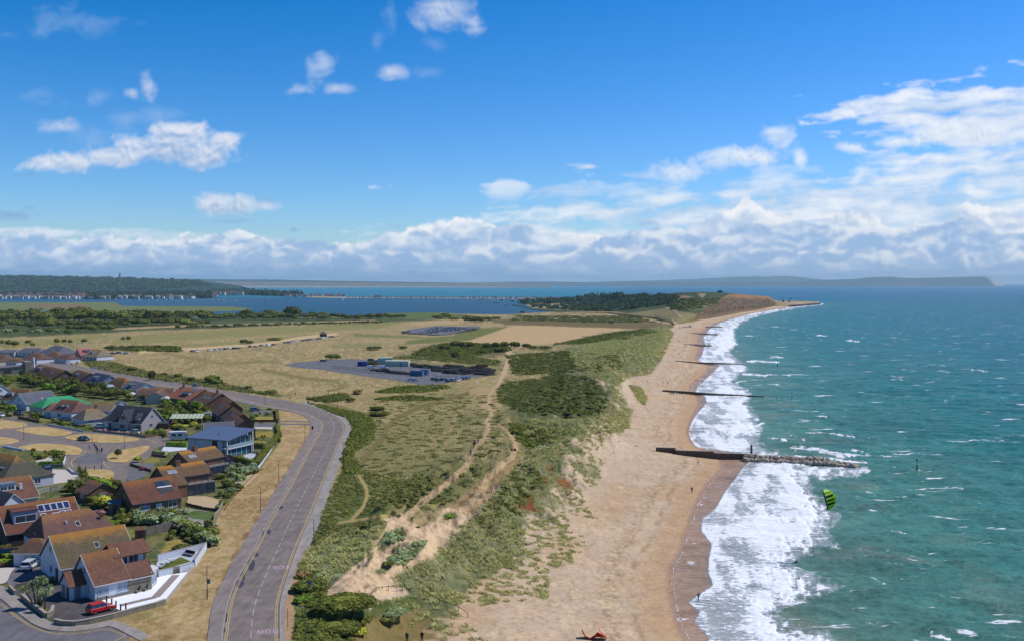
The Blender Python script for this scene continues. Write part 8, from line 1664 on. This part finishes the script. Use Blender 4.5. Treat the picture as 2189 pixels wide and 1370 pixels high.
marker(1960,1004,1.7,'tall dark marker post standing alone in the open sea'); marker(1662,783,3.0,'dark marker post in the sea beyond the third groyne'); marker(1693,850,1.4,'dark marker post in the sea beyond the second groyne'); marker(1517,738,2.2,'small green marker on the middle rock groyne')
for k, (px, py) in enumerate(((1638,784),(1646,785),(1654,785),(1672,852),(1660,852),(1625,783))): q = MB(); x, y = U(px, py, 0); q.cyl(0,0,-1, .7, .16, .14,6); o = q.build('pile_stump', STEEL); o.location = (x, y, 0); reg(o, 'short dark pile stump showing above the water past a groyne', 'pile stumps', 'post')
for k, (px, py, l) in enumerate(((1361,953,1.2),(1312,940,1.6),(1323,943,2.2),(1194,1011,.8))):
 q = MB(); q.tube((-l/2,0, .1),(l/2, .1, .15), .12, .07,6); q.tube((0,0, .1),(l*.2, .4, .3), .06, .03,5); o = q.build('driftwood', mat('driftwood_grey', (92,88,88))); o.location = W(px, py); o.rotation_euler = (0,0, k*.8); reg(o, 'dark piece of driftwood lying on the upper beach', 'driftwood', 'driftwood')
def kite(label, loc, rot, span, chord, colA, colB, arc=1.2, name='kite'):
 e = empty(name, loc, 0, label, 'kite'); e.rotation_euler = rot; n = 16; mA, mB = mat('kite_'+str(colA), colA, rough=.5, var=.04), mat('kite_'+str(colB), colB, rough=.5, var=.04); Q = []
 for i in range(n+1):
  t = -1+2*i/n; a = t*arc; c = chord*(1-.72*t*t); x = math.sin(a)*span/2/math.sin(arc); z = math.cos(a)*span*.36; Q.append((Vector((x, -c*.28-t*t*chord*.0, z)), Vector((x*.97, c*.72, z-.05)), c))
 def panel(sel, m, nm, k=0.0):
  mb = MB()
  for i in range(n):
   if not sel(i): continue
   A, B, _ = Q[i]; C, D, _ = Q[i+1]; mb.slab([A+Vector((0,0, k)), C+Vector((0,0, k)), D+Vector((0,0, k)), B+Vector((0,0, k))], .03)
  return mb.build(nm, m, e, smooth=False)
 cp = panel(lambda i: True, mA, 'canopy')
 le = MB()
 for i in range(n): le.tube(Q[i][0], Q[i+1][0], .05+.11*(Q[i][2]/chord), .05+.11*(Q[i+1][2]/chord),7)
 le.build('leading_edge', mB, e)
 for i in (3,5,8,11,13): s = MB(); s.tube(Q[i][0]-Vector((0,0, .08)), Q[i][1]-Vector((0,0, .04)), .09, .05,6); s.build('strut', mB, e); s2 = MB(); s2.tube(Q[i][0]+Vector((0,0, .05)), Q[i][1]+Vector((0,0, .04)), .06, .04,6); s2.build('strut', mB, e)
 return e
sx, sy = U(1680,1196,0.1); best = None
for hh in np.arange(4,40, .25):
 k = hh/SDIR.z; X_, Y_, Z_ = sx+SDIR.x*k, sy+SDIR.y*k, .1+hh; a, b = project(X_, Y_, Z_); d = (b-1067)**2
 if best is None or d < best[0]: best = (d, hh, a, b)
kh = best[1]; kz = kh; kx, ky = U(1762,1067, kz); print('kite height', kh, best)
K_ = kite('lime green kite with black leading edge flying low over the surf', (kx, ky, kz),(0,0,0),4.6,2.7,(176,232,32),(26,34,40),1.15)
K_.rotation_euler = (Matrix(((0,1,0),(0,0,-1),(-1,0,0))) @ Matrix.Rotation(R(14),3, 'Z') @ Matrix.Rotation(R(-18),3, 'X')).to_euler()
for i in (-1,0,1):
 q = MB(); q.box(-.16+i*.8, .16+i*.8,-.5,1.3,1.70-abs(i)*.14,1.74-abs(i)*.14); o = q.build('black_panel', mat('kite_panel_black', (26,34,40)), K_)
kx2, ky2 = U(1708,1243,0); e = empty('kite_surfer', (kx2, ky2, .0), R(40), 'kite surfer in black sitting low in the white surf', 'person')
ks = bpy.data.objects.new('body', body('kite_surfer', [(0,0,.25),(0,-.05,.5),(0,-.02,.72),(0,0,.84),(0,.02,.98),(.1,.3,.25),(.12,.6,.40),(.12,.9,.15),(-.1,.3,.25),(-.12,.6,.40),(-.12,.9,.15),(.2,.05,.7),(.3,.3,.75),(.2,.55,.95),(-.2,.05,.7),(-.3,.3,.75),(-.2,.55,.95)],[(0,1),(1,2),(2,3),(3,4),(0,5),(5,6),(6,7),(0,8),(8,9),(9,10),(2,11),(11,12),(12,13),(2,14),(14,15),(15,16)],
  [.14,.14,.16,.07,.12,.09,.07,.05,.09,.07,.05,.07,.05,.04,.07,.05,.04], lambda c: 1 if c.z > .9 and abs(c.x) < .15 and c.y < .3 else 0,[CL['black'], HAIR])); COL.objects.link(ks); ks.parent = e
q = MB(); q.tube((-.3, .56, .96),(.3, .56, .96), .025, .025,6); q.build('control_bar', CL['black'], e); q = MB(); q.box(-.7, .7, .8,1.15, .1, .15); q.build('board', CL['grey'], e)
p = W(1274,1366); RED = mat('kite_red', (226,44,36), rough=.5, var=.05); e = empty('kite', p, R(0), 'red kite lying on the sand at the bottom edge', 'kite')
def fold(pts, nm='canopy'):
 q = MB(); n = len(pts)//2
 for i in range(n-1): q.slab([pts[i], pts[i+1], pts[n+i+1], pts[n+i]], .03)
 return q.build(nm, RED, e)
fold([(-2.3,-.6,1.7),(-1.8,-.6,.75),(-1.0,-.6,.35),(-.2,-.6,.9),(.25,-.6,1.35),(-2.25,.1,1.75),(-1.6,.7,.05),(-.9,.8,.05),(-.1,.8,.1),(.35,.7,.2)]); fold([(.25,-.6,1.35),(.75,-.6,1.0),(1.25,-.4,.7),(1.75,-.2,.25),(.35,.7,.2),(.9,.9,.05),(1.3,.9,.05),(1.8,.6,.02)]); fold([(.45,0,1.95),(.62,.0,1.3),(.95,.1,.8),(1.5,.2,.45),(.47,.25,1.95),(.78,.4,1.2),(1.2,.5,.7),(1.75,.5,.3)], 'wing_tip')
q = MB()
for a, b in (((-2.3,-.6,1.7),(-1.8,-.6,.75)),((-1.8,-.6,.75),(-1.0,-.6,.35)),((-1.0,-.6,.35),(-.2,-.6,.9)),((-.2,-.6,.9),(.25,-.6,1.35)),((.25,-.6,1.35),(.75,-.6,1.0)),((.75,-.6,1.0),(1.75,-.2,.25))): q.tube(a, b, .10, .09,7)
q.build('leading_edge', mat('kite_dark_red', (170,30,30)), e); q = MB(); q.tube((-.1,-.66, .85),(0, .6, .35), .09, .06,6); q.build('strut', CL['black'], e)
# ------------------------------------------------------------ street furniture
POLE = mat('lamp_pole_green', (70,84,80), rough=.6)
def lamp(px, py, h=5.2, side=-1, base='grey street lamp on the verge beside the coast road', ang=None, z=9.0, sign=None):
 x, y = U(px, py, z); e = empty('street_lamp', (x, y, z), ang or 0.0); q = MB(); q.cyl(0,0,0,1.2, .10, .09,8); q.cyl(0,0,1.2, h, .065, .05,8); q.build('pole', POLE, e)
 q = MB(); q.tube((0,0, h),(side*.45,0, h+.06), .035, .03,6); q.build('arm', POLE, e); q = MB(); q.box(side*.35-.22, side*.35+.22,-.10, .10, h+.02, h+.11); q.build('lamp_head', mat('lamp_head', (150,156,158)), e); reg(e, base, 'street lamps', 'street lamp')
 if sign: q = MB(); q.box(.07, .50,-.02, .02, h*.48, h*.62); q.build('sign', mat('teal_sign', (46,132,140)), e); q = MB(); q.box(.06, .20,-.02, .02, h*.25, h*.33); q.build('timetable', TRIM, e)
lamp(443,1280,5.2,1,'lamp post with small teal sign on the verge', sign=True); lamp(557,1091,5.4); lamp(596,1030,5.2); lamp(652,941,5.4,1); lamp(671,1168,5.2,-1,'grey street lamp standing in the right-hand roadside scrub'); lamp(734,983,5.2,-1,'grey street lamp standing in the right-hand roadside scrub'); lamp(756,905,5.2,-1,'grey street lamp standing in the right-hand roadside scrub'); lamp(721,879,5.4,-1,'grey street lamp standing in the right-hand roadside scrub'); lamp(567,865,5.2); lamp(535,838,5,-1,'thin lamp post across the far stretch of coast road'); lamp(383,822,5,-1,'thin lamp post across the far stretch of coast road'); lamp(367,809,5,-1,'thin lamp post across the far stretch of coast road'); lamp(653,1378,5.2,-1,'pale street lamp at the bottom edge beside dark bushes')
lamp(51,940,5.2,1,'street lamp on the cul-de-sac verges'); lamp(197,945,4.6,1,'street lamp on the cul-de-sac verges'); lamp(266,960,5.4,1,'street lamp on the cul-de-sac verges')
def post_sign(px, py, h, label, w=.9, hh=.35, tilt=.3, col=(40,110,190)):
 x, y = U(px, py, 9.0); e = empty('road_sign', (x, y, 9.0), R(-35), label, 'road sign'); q = MB(); q.cyl(0,0,0, h, .04, .04,8); q.build('pole', POLE, e); q = MB(); q.add([(-w/2,-.05,h-.3),(w*.3,-.05,h-.3),(w/2,-.05,h-.3+hh/2),(w*.3,-.05,h-.3+hh),(-w/2,-.05,h-.3+hh),(-w/2,-.02,h-.3),(w*.3,-.02,h-.3),(w/2,-.02,h-.3+hh/2),(w*.3,-.02,h-.3+hh),(-w/2,-.02,h-.3+hh)],[(0,1,2,3,4),(9,8,7,6,5),(0,5,6,1),(1,6,7,2),(2,7,8,3),(3,8,9,4),(4,9,5,0)]); q.build('sign_plate', mat('sign_blue', col, var=.03), e)
post_sign(663,1283,2.9,'blue arrow-shaped path sign on a pole by the sandy path'); x, y = U(615,1341,9); q = MB(); q.cyl(0,0,0,2.9, .04, .035,8); o = q.build('thin_post', POLE); o.location = (x, y, 9); tag(o, 'thin bare post on the sandy strip beside the road', 'post')
def bin_(px, py, label): x, y = U(px, py, 9.0); e = empty('litter_bin', (x, y, 9.0),0, label, 'litter bin'); q = MB(); q.cyl(0,0,0,1.1, .28, .30,10); q.build('drum', CL['black'], e); q = MB(); q.cyl(0,0,1.102,1.3, .33, .20,10); q.build('lid', CL['black'], e)
bin_(659,863,'black litter bin on the pavement at the junction'); bin_(668,918,'black bin on the verge edge by the bend'); bin_(595,897,'dark bin by the two asphalt paths'); bin_(348,936,'dark bin beside the red brick paving')
for px, py in ((183,1005),(202,1004),(217,1002)): q = MB(); q.cyl(0,0,0,1.1, .10, .09,8); q.cyl(0,0,1.1,1.16, .12, .05,8); o = q.build('bollard', CL['black']); o.location = (*U(px, py, 9.02),9.02); reg(o, 'black bollard at the end of the dark street patch', 'street bollards', 'bollard')
for px, py in ((228,1287),(239,1293),(248,1298),(258,1305),(269,1303)): q = MB(); q.box(-.09, .09,-.09, .09,0,1.0); q.box(-.11, .11,-.11, .11,1.002,1.05); o = q.build('timber_post', DWOOD); o.location = (*U(px, py, 9.04),9.04); reg(o, 'square timber post between the red car and the white yard', 'timber posts by the white yard', 'post')
for k, (px, py) in enumerate(((342,1212),(352,1206),(358,1203),(366,1199))):
 e = empty('sun_lounger', (*U(px, py, 9.08),9.08), R(-28)); q = MB(); q.box(-.9, .3,-.32, .32, .25, .36); q.build('seat', TRIM, e); q = MB(); q.slab([(.3,-.32,.36),(.95,-.32,.62),(.95,.32,.62),(.3,.32,.36)], .09); q.build('backrest', TRIM, e); q = MB()
 for a in (-.8, .2):
  for b in (-.28, .28): q.box(a-.03, a+.03, b-.03, b+.03,0, .25)
 q.build('legs', TRIM, e); reg(e, 'white sun lounger on the artificial lawn', 'sun loungers', 'lounger')
e = empty('garden_bench', (*U(403,1187,9.06),9.06), R(-30), 'dark grey corner sofa against the white wall', 'garden seat'); q = MB(); q.box(-1.1,1.1,-.4, .4, .2, .42); q.build('seat', CL['grey'], e); q = MB(); q.box(-1.1,1.1, .38, .55, .42, .9); q.build('backrest', CL['black'], e)
for k, (px, py, c, l) in enumerate(((294,1266,'khaki','wooden garden chair against the stone panel'),(310,1262,'grey','grey covered garden chair beside the stone panel'))): e = empty('garden_chair', (*U(px, py, 9.05),9.05), R(-50+k*20), l, 'chair'); q = MB(); q.box(-.3, .3,-.3, .3, .3, .4); q.build('seat', CL[c], e); q = MB(); q.slab([(-.3,.25,.4),(.3,.25,.4),(.3,.5,1.1),(-.3,.5,1.1)], .07); q.build('backrest', CL[c], e); q = MB(); [q.box(a-.03, a+.03, b-.03, b+.03,0, .3) for a in (-.26, .26) for b in (-.26, .26)]; q.build('legs', CL[c], e)
def shed(px, py, w, d, h, wm, rm, ang, label, z=9.0):
 e = empty('garden_shed', (*U(px, py, z), z), ang, label, 'shed'); q = MB(); q.box(-w/2, w/2,-d/2, d/2,0, h); q.build('wall', wm, e); q = MB(); q.slab([(-w/2-.15,-d/2-.2,h+.1),(w/2+.15,-d/2-.2,h+.1),(w/2+.15,d/2+.2,h+.5),(-w/2-.15,d/2+.2,h+.5)], .1); q.build('roof', rm, e); q = MB(); q.box(-.4, .4,-d/2-.05,-d/2-.003,0, h*.85); q.build('door', DWOOD, e)
TEALR = mat('teal_felt_roof', (96,134,132)); shed(246,1096,2.6,2.0,2.3,WOOD,TEALR,R(20),'garden shed with pale green roof below the brick house'); shed(300,1152,2.0,1.4,1.9,WALL['red'],TILE['lichen'],R(20),'small brick shelter with lichen roof by the timber fence')
shed(350,916,3.0,2.6,2.0,DWOOD,FRAMED,R(15),'dark garden shed behind the slate gabled house'); shed(362,910,2,2,1.9,DWOOD,CL['black'],R(15),'black garden hut left of the striped glass roof'); shed(443,896,3.2,2.2,2.2,WALL['white'],LEAD,R(10),'white shed in front of the stepped brick row'); shed(112,828,2.4,2.2,2.2,WALL['white'],LEAD,R(20),'white summer house among the garden trees')
e = empty('greenhouse', (*U(400,903,9.0),9.0), R(5), 'long striped glass garden roof behind the metal roofed house', 'greenhouse'); q = MB(); q.box(-5.5,5.5,-2,2,0,1.8); q.build('wall', DWOOD, e); q = MB(); q.slab([(-5.7,-2.2,1.85),(5.7,-2.2,1.85),(5.7,2.2,3.0),(-5.7,2.2,3.0)], .08); r = q.build('roof', mat('striped_roof', (196,200,170)), e); q = MB(); [q.slab([(x,-2.2,1.88),(x+.25,-2.2,1.88),(x+.25,2.2,3.03),(x,2.2,3.03)], .02) for x in np.arange(-5.2,5.4,1.4)]; q.build('roof_bar', mat('roof_bar_teal', (110,150,140)), r)
e = empty('conservatory', (*U(244,837,9.0),9.0), R(5), 'white glazed conservatory behind the blue-grey roofed house', 'conservatory'); q = MB(); q.box(-6,6,-2,2,0,2.2); q.build('wall', GLASSB, e); q = MB(); q.slab([(-6.2,-2.3,2.2),(6.2,-2.3,2.2),(6.2,2,3.3),(-6.2,2,3.3)], .08); q.build('roof', mat('glass_roof', (170,190,210), rough=.2), e); q = MB(); [q.slab([(x,-2.3,2.24),(x+.14,-2.3,2.24),(x+.14,2,3.34),(x,2,3.34)], .03) for x in np.arange(-6,6.1,1.1)]; q.build('glazing_bars', TRIM, e)
for px, py, l in ((283,854,'white garden gazebo beside the long brown bungalow'),(357,863,'white marquee-like canopy among the garden trees')): e = empty('gazebo', (*U(px, py, 9.0),9.0),0, l, 'gazebo'); q = MB(); [q.box(a-.06, a+.06, b-.06, b+.06,0,2.4) for a in (-1.6,1.6) for b in (-1.6,1.6)]; q.build('legs', TRIM, e); q = MB(); C4 = [(-2,-2,2.4),(2,-2,2.4),(2,2,2.4),(-2,2,2.4)]; [q.slab([C4[i], C4[(i+1) % 4],(0,0,3.4)], .05) for i in range(4)]; q.build('canopy', TRIM, e)
q = MB(); q.box(-.45, .45,-.45, .45,0,8.2); o = q.build('white_column', TRIM); o.location = (*U(72,793,9.0),9.0); tag(o, 'tall thin white column beside the stone hall', 'column')
e = empty('notice_board', (*U(203,791,9),9),0, 'white notice board beside the far coast road', 'sign'); q = MB(); q.box(-1.6,1.6,-.05, .05, .9,2.0); q.build('board', TRIM, e); q = MB(); [q.box(a-.06, a+.06,-.04, .04,0, .9) for a in (-1.4,1.4)]; q.build('post', TRIM, e)
e = empty('height_barrier', (*U(713,846,9.0),9.0), R(10), 'yellow height barrier frame at the car park entrance', 'barrier'); q = MB(); L_ = 22*W(713,846).y/F; q.box(-L_/2-.08,-L_/2+.08,-.08, .08,0,2.3); q.box(L_/2-.08, L_/2+.08,-.08, .08,0,2.3); q.build('post', mat('barrier_yellow', (206,170,70)), e); q = MB(); q.box(-L_/2-.1, L_/2+.1,-.07, .07,2.302,2.46); q.build('crossbar', mat('barrier_yellow', (206,170,70)), e)
def rope_fence(pts, label, every=2.6, m=None, h=.9):
 P = [W(a, b) for a, b in pts]; c0 = P[0].copy(); e = empty('rope_fence', c0,0, label, 'fence'); pts3 = []; k = 0
 for a, b in zip(P, P[1:]):
  n = max(1, int((b-a).length/every))
  for i in range(n): p = a.lerp(b, i/n); p.z = hz(p.x, p.y); pts3.append(p-c0)
 pts3.append(P[-1]-c0); t = MB()
 for p in pts3: q = MB(); q.box(p.x-.045, p.x+.045, p.y-.045, p.y+.045, p.z-.2, p.z+h); q.build('post', DWOOD, e)
 for a, b in zip(pts3, pts3[1:]): t.tube(a+Vector((0,0, h-.15)), b+Vector((0,0, h-.15)), .045, .045,5)
 t.build('tape', m or mat('white_tape', (214,200,208), var=.1), e)
rope_fence([(1194,923),(1180,938),(1172,945)], 'short pale tape line at the top end of the dune fence'); rope_fence([(1170,948),(1162,957),(1151,968)], 'pale tape line across the middle of the dunes'); rope_fence([(1126,990),(1112,1003),(1103,1013)], 'pale tape line below the sandy gap in the dunes'); rope_fence([(1069,1046),(1050,1068),(1030,1090),(1012,1108),(985,1130)], 'long red and white tape fence along the brown trail')
rope_fence([(790,1279),(830,1262),(860,1262),(905,1270),(940,1290),(980,1305),(1000,1320)], 'dark post and rail fence curving through the grass at bottom', m=DWOOD, every=3); rope_fence([(870,745),(1000,741),(1090,741),(1150,738)], 'low fence above the gorse clump', every=9, m=DWOOD)
# ------------------------------------------------------------ headland: lookout, machines
i = int(np.argmin(np.abs(HEAD_U-1540))); tp = HEAD_CO[91, i]; e = empty('lookout_station', (tp[0], tp[1], tp[2]-.3), R(20), 'dark lookout building with mast on top of the headland', 'building'); q = MB(); q.box(-4.5,4.5,-3,3,0,3.8); q.build('wall', mat('lookout_green', (64,92,84)), e); q = MB(); q.box(-5,5,-3.4,3.4,3.8,4.4); q.build('roof', FRAMED, e); q = MB(); q.tube((0,0,4.4),(0,0,12), .35, .2,6); q.build('mast', STEEL, e)
def digger(px, py, z, base, sgn=1):
 x, y = U(px, py, z); e = empty('excavator', (x, y, z),0); q = MB(); q.box(-3,3,-2,2,0,1.4); q.build('tracks', STEEL, e); q = MB(); q.box(-2.5,2.5,-1.6,1.6,1.402,4.0); q.build('cab', mat('digger_dark', (74,70,60)), e); q = MB(); q.tube((1*sgn, 0,3),(-4*sgn, 0,13), .6, .45,6); q.tube((-4*sgn, 0,13),(-9*sgn, 0,9), .45, .35,6); q.tube((-9*sgn, 0,9),(-9.5*sgn, 0,5), .35, .5,6); q.build('boom', mat('digger_dark', (74,70,60)), e); reg(e, base, None, 'excavator')
digger(1674,645.5,6, 'long armed excavator at the foot of the headland point'); digger(1687,646,6, 'smaller excavator nearer the headland groyne', -1)
# ------------------------------------------------------------ harbour boats, far houses, beach huts
HULL = [mat('hull_'+n, c, rough=.4) for n, c in (('white', (226,228,230)),('blue', (60,80,130)),('cream', (210,200,180)),('dark', (50,54,60)))]
def boat(px, py, L, base, group, hull=0, mast=False):
 x, y = U(px, py, 0.0); e = empty('moored_boat', (x, y, 0.02), random.uniform(0,3)); q = MB(); w = L*.3; V = []
 for s, z, k in ((1.0, L*.16,1.0),(.75,-.3, .7)): V += [(-L/2*s, -w/2*k, z),(L*.2*s, -w/2*k, z),(L/2*s, 0, z+(.3 if k == 1 else 0)),(L*.2*s, w/2*k, z),(-L/2*s, w/2*k, z)]
 q.add(V, [(0,1,2,3,4),(9,8,7,6,5)]+[(i, 5+i, 5+(i+1) % 5,(i+1) % 5) for i in range(5)]); q.build('hull', HULL[hull], e); q = MB(); q.box(-L*.22, L*.12,-w*.32, w*.32, L*.16, L*.30); q.build('cabin', TRIM, e)
 if mast: q = MB(); q.tube((0,0, L*.2),(0,0, L*1.3), .18, .1,5); q.build('mast', TRIM, e); q = MB(); q.add([(0,.05,L*.35),(0,.05,L*1.25),(-L*.42,.05,L*.38),(0,-.05,L*.35),(0,-.05,L*1.25),(-L*.42,-.05,L*.38)],[(0,1,2),(5,4,3),(0,3,4,1),(1,4,5,2),(2,5,3,0)]); q.build('sail', TRIM, e)
 reg(e, base, group, 'boat')
rg = random.Random(4)
for px, py in ((478,643.5),(476,644),(497,643),(504,643.5),(524,643),(546,643),(568,643.5),(593,643),(491,639),(640,637.5)): boat(px, py, rg.uniform(9,15), 'small boat moored in the near harbour channel', 'boats in the channel', rg.randint(0,3))
for px, py in ((1012,644),(1018,641),(1026,642),(1035,641),(1042,645),(1047,645.5),(1055,647),(1058,647.5),(1065,648.5),(1071,643),(1081,653),(1095,645),(1021,645),(1030,639.5),(1062,641),(990,646),(1006,640)): boat(px, py, rg.uniform(10,20), 'boat moored off the sandspit', 'boats off the sandspit', rg.choice([0,0,0,2,3]))
for px, py in ((152,643),(249,642.5),(266,642.5),(733,643),(304,642),(312,642.5)): boat(px, py, 12, 'white sailing dinghy on the harbour', 'sailing dinghies', 0, True)
for i in range(16): boat(285+i*12+rg.uniform(-4,4),642.5+rg.uniform(-1,1.6)-i*.05, rg.uniform(8,13), 'small boat moored off the far town shore', 'boats off the town', rg.choice([0,0,2,1]))
e = empty('ferry_boat', (*U(993,637,0),0),0, 'long pale ferry boat lying along the sandspit', 'boat'); q = MB(); q.box(-16,16,-3,3,0,3); q.build('hull', HULL[0], e); q = MB(); q.box(-13,-4,-2.5,2.5,3,6); q.box(11,14,-2,2,3,9); q.build('cabin', TRIM, e)
def spit():
 """the long low sandspit"""
 top = [(655,633),(700,634.5),(760,635.5),(860,636),(1000,636.3),(1150,637),(1330,639.3)]; bot = [(655,636),(700,637),(760,637.5),(860,637.8),(1000,638.5),(1150,639.5),(1330,641.5)]
 T = smooth_line([U(a, b, 1.5) for a, b in top],60,2); B = smooth_line([U(a, b, 0) for a, b in bot],60,2); mid = (T+B)/2
 co = np.stack([np.column_stack([B, np.full(60,-.5)]), np.column_stack([B*.98+mid*.02, np.full(60, .8)]), np.column_stack([mid, np.full(60,2.6)]), np.column_stack([T, np.full(60,-.5)])],0); me = grid_mesh('sandspit', co); set_color(me, 'tint', np.ones(co.shape)*np.array(alb(196,180,146))*(.7+.6*fbm(co[..., 0]/40, co[..., 1]/40,3)[..., None])); link('sandspit', me, GROUND, kind='structure')
spit()
FARW = [mat('far_wall_'+str(i), c) for i, c in enumerate(((214,212,206),(190,176,160),(226,228,230),(168,140,124)))]; FARR = [mat('far_roof_'+str(i), c) for i, c in enumerate(((120,104,98),(98,98,106),(140,96,80),(150,148,146)))]; FP = {}
def far_house(p, w, d, h, wi, ri, base, group, name='house', ang=0.0, cat='house'):
 if wi not in FP:
  q = MB(); q.add([(-.5,-.5,0),(.5,-.5,0),(.5,.5,0),(-.5,.5,0),(-.5,-.5,.6),(.5,-.5,.6),(.5,.5,.6),(-.5,.5,.6),(-.5,0,.97),(.5,0,.97)],[(0,1,5,4),(2,3,7,6),(1,2,6,9,5),(3,0,4,8,7)]); m = q.mesh('wall'); m.materials.append(FARW[wi]); FP[wi] = m
 if ('r', ri) not in FP:
  q = MB(); q.slab([(-.53,-.58,.55),(.53,-.58,.55),(.53,0,1.0),(-.53,0,1.0)], .05); q.slab([(.53,.58,.55),(-.53,.58,.55),(-.53,0,1.0),(.53,0,1.0)], .05); m = q.mesh('roof'); m.materials.append(FARR[ri]); FP[('r', ri)] = m
 e = empty(name, p, ang)
 for nm, me in (('wall', FP[wi]),('roof', FP[('r', ri)])): o = bpy.data.objects.new(nm, me); COL.objects.link(o); o.parent = e; o.scale = (w, d, h)
 reg(e, base, group, cat)
def far_town():
 rg = random.Random(6); g = lambda px, py, z=1.0: Vector((*U(px, py, z), z))
 for i in range(46): px = i*9.2+rg.uniform(-3,3); far_house(g(px, 639.3+rg.uniform(-1.2, .4)), rg.uniform(13,20),14, rg.uniform(11,16), rg.choice([0,0,2,1]), rg.choice([0,1,3]), 'waterfront house on the far harbour shore', 'waterfront houses', ang=rg.uniform(-.3, .3))
 for i in range(44): px = rg.uniform(0,460) if i > 20 else rg.uniform(0,190); far_house(g(px, 636.5+rg.uniform(-1.5, .8),2), rg.uniform(14,22),14, rg.uniform(12,17), rg.choice([0,1,3,2]), rg.choice([0,1,2,2]), 'house among trees in the far harbour town', 'houses of the far town', ang=rg.uniform(-.5, .5))
 for i in range(26): px = rg.uniform(0,180); far_house(g(px, 633.2+rg.uniform(-1.5, .8),3), rg.uniform(16,26),14, rg.uniform(13,18), rg.choice([1,3]), rg.choice([0,2]), 'reddish house on the hillside of the far town', 'hillside houses', ang=rg.uniform(-.5, .5))
 for i in range(13): far_house(g(458+i*4.8+rg.uniform(-1,1),631.2+rg.uniform(-.4, .4),2),22,16, rg.uniform(17,24), rg.choice([0,2,1]), rg.choice([0,1]), 'pale house on the wooded harbour point', 'houses on the wooded point', ang=rg.uniform(-.3, .3))
 for i in range(90): px = 742+i*6.4+rg.uniform(-1.5,1.5); far_house(g(px, 636.9+(px-742)*.0038,1.6), rg.uniform(5,8),6, rg.uniform(5.5,8), rg.choice([0,1,2,3]), rg.choice([0,1,2]), 'beach hut on the long sandspit', 'beach huts on the spit', 'beach_hut', rg.uniform(-.2, .2), 'beach hut')
 for i in range(26): px = 612+i*5.0+rg.uniform(-2,2); far_house(g(px, 634.9+rg.uniform(-.3, .3),1.4), rg.uniform(8,14),8, rg.uniform(8,15), rg.choice([0,1,3]), rg.choice([0,2,1]), 'low building at the harbour entrance quay', 'quay buildings', ang=rg.uniform(-.3, .3))
 far_house(g(808,636.8,1.5),28,12,11,3,1, 'dark long house standing alone on the sandspit', None)
 wood('woodland', [(-60,636),(-60,622),(100,620),(300,620),(400,622),(470,632),(300,635),(180,636.5)],3,520,17,13, 'deep', 81, 'dark trees between the houses of the far town')
 wood('woodland', [(180,639),(200,634),(330,632),(430,634),(455,637),(300,638.5)],2,240,14,15, 'deep', 82, 'green trees behind the waterfront houses')
 wood('woodland', [(440,630),(455,625),(520,626),(580,628),(650,632.5),(640,634),(540,631),(470,630.5)],2,330,17,21, 'deep', 83, 'dark pine wood on the point at the harbour mouth')
 def hill(a, b):
  k = int(np.argmin((FHX-a)**2+((FHY-b)*4)**2)); return tuple(FHC[k]+np.array([rg2.uniform(-30,30), rg2.uniform(-60,60),0]))
 rg2 = np.random.default_rng(5)
 wood('woodland', [(-60,591),(0,590),(120,592),(260,595),(420,600),(448,611),(300,620),(-60,620)],3,900,32,12, 'deep', 84, 'wooded hills rising behind the far town', hill)
FHC = FAR_HILLS.reshape(-1,3); FHX, FHY = project(FHC[:, 0], FHC[:, 1], FHC[:, 2]); far_town()
x, y = U(257,600,40); FHk = int(np.argmin((FHX-257)**2+((FHY-595)*4)**2)); p = FHC[FHk]; e = empty('tower', (p[0], p[1], p[2]),0, 'distant church tower on the skyline above the far town', 'tower'); q = MB(); q.box(-7,7,-7,7,-10,38); q.build('shaft', FARW[3], e); q = MB(); q.cyl(0,0,38,48,8,1,8); q.build('spire', FARR[1], e)
# ------------------------------------------------------------ the air: pale haze that far things fade into
def build_haze():
 me = bpy.data.meshes.new('haze'); bm = bmesh.new(); bmesh.ops.create_cube(bm, size=1)
 for v in bm.verts: v.co = Vector((v.co.x*56000,(14500+v.co.y*30600)*KF, v.co.z*405-4+202.5-1.5))
 bm.to_mesh(me); bm.free(); o = link('haze', me, kind='stuff'); o['label'] = 'pale blue sea haze that the distant coast and island fade into'
 o['category'] = 'haze'
 m = bpy.data.materials.new('haze_air'); m.use_nodes = True; t = m.node_tree; t.nodes.clear(); N = NT(t)
 v = N.n('ShaderNodeVolumePrincipled'); v.inputs['Color'].default_value = (0.55,0.83,1.0,1); v.inputs['Density'].default_value = 3.0e-5
 v.inputs['Anisotropy'].default_value = 0.0
 out = N.n('ShaderNodeOutputMaterial'); t.links.new(v.outputs[0], out.inputs['Volume']); me.materials.append(m)
 m.cycles.homogeneous_volume = True if hasattr(m.cycles, 'homogeneous_volume') else None
build_haze()
# ------------------------------------------------------------ labels: things alike are told apart by their order in the photograph
def finish_labels():
 bpy.context.view_layer.update(); G = {}
 for o, base, axis in LABQ: G.setdefault(base, []).append((o, axis))
 for base, L in G.items():
  if len(L) == 1: L[0][0]['label'] = base; L[0][0].get('group') and len([1 for q in LABQ if q[0].get('group') == L[0][0]['group']]) < 2 and L[0][0].pop('group'); continue
  ax = L[0][1]
  def key(o):
   p = o.matrix_world.translation; a = project(p.x, p.y, p.z); return a[0] if ax == 'x' else -a[1]
  L = sorted([o for o, _ in L], key=key); n = len(L)
  for i, o in enumerate(L):
   if ax == 'x': w = (ordinal(i)+' from the left') if i < (n+1)//2 else (ordinal(n-1-i)+' from the right')
   else: w = (ordinal(i)+' from the near end') if i < (n+1)//2 else (ordinal(n-1-i)+' from the far end')
   o['label'] = base+', '+w
finish_labels()
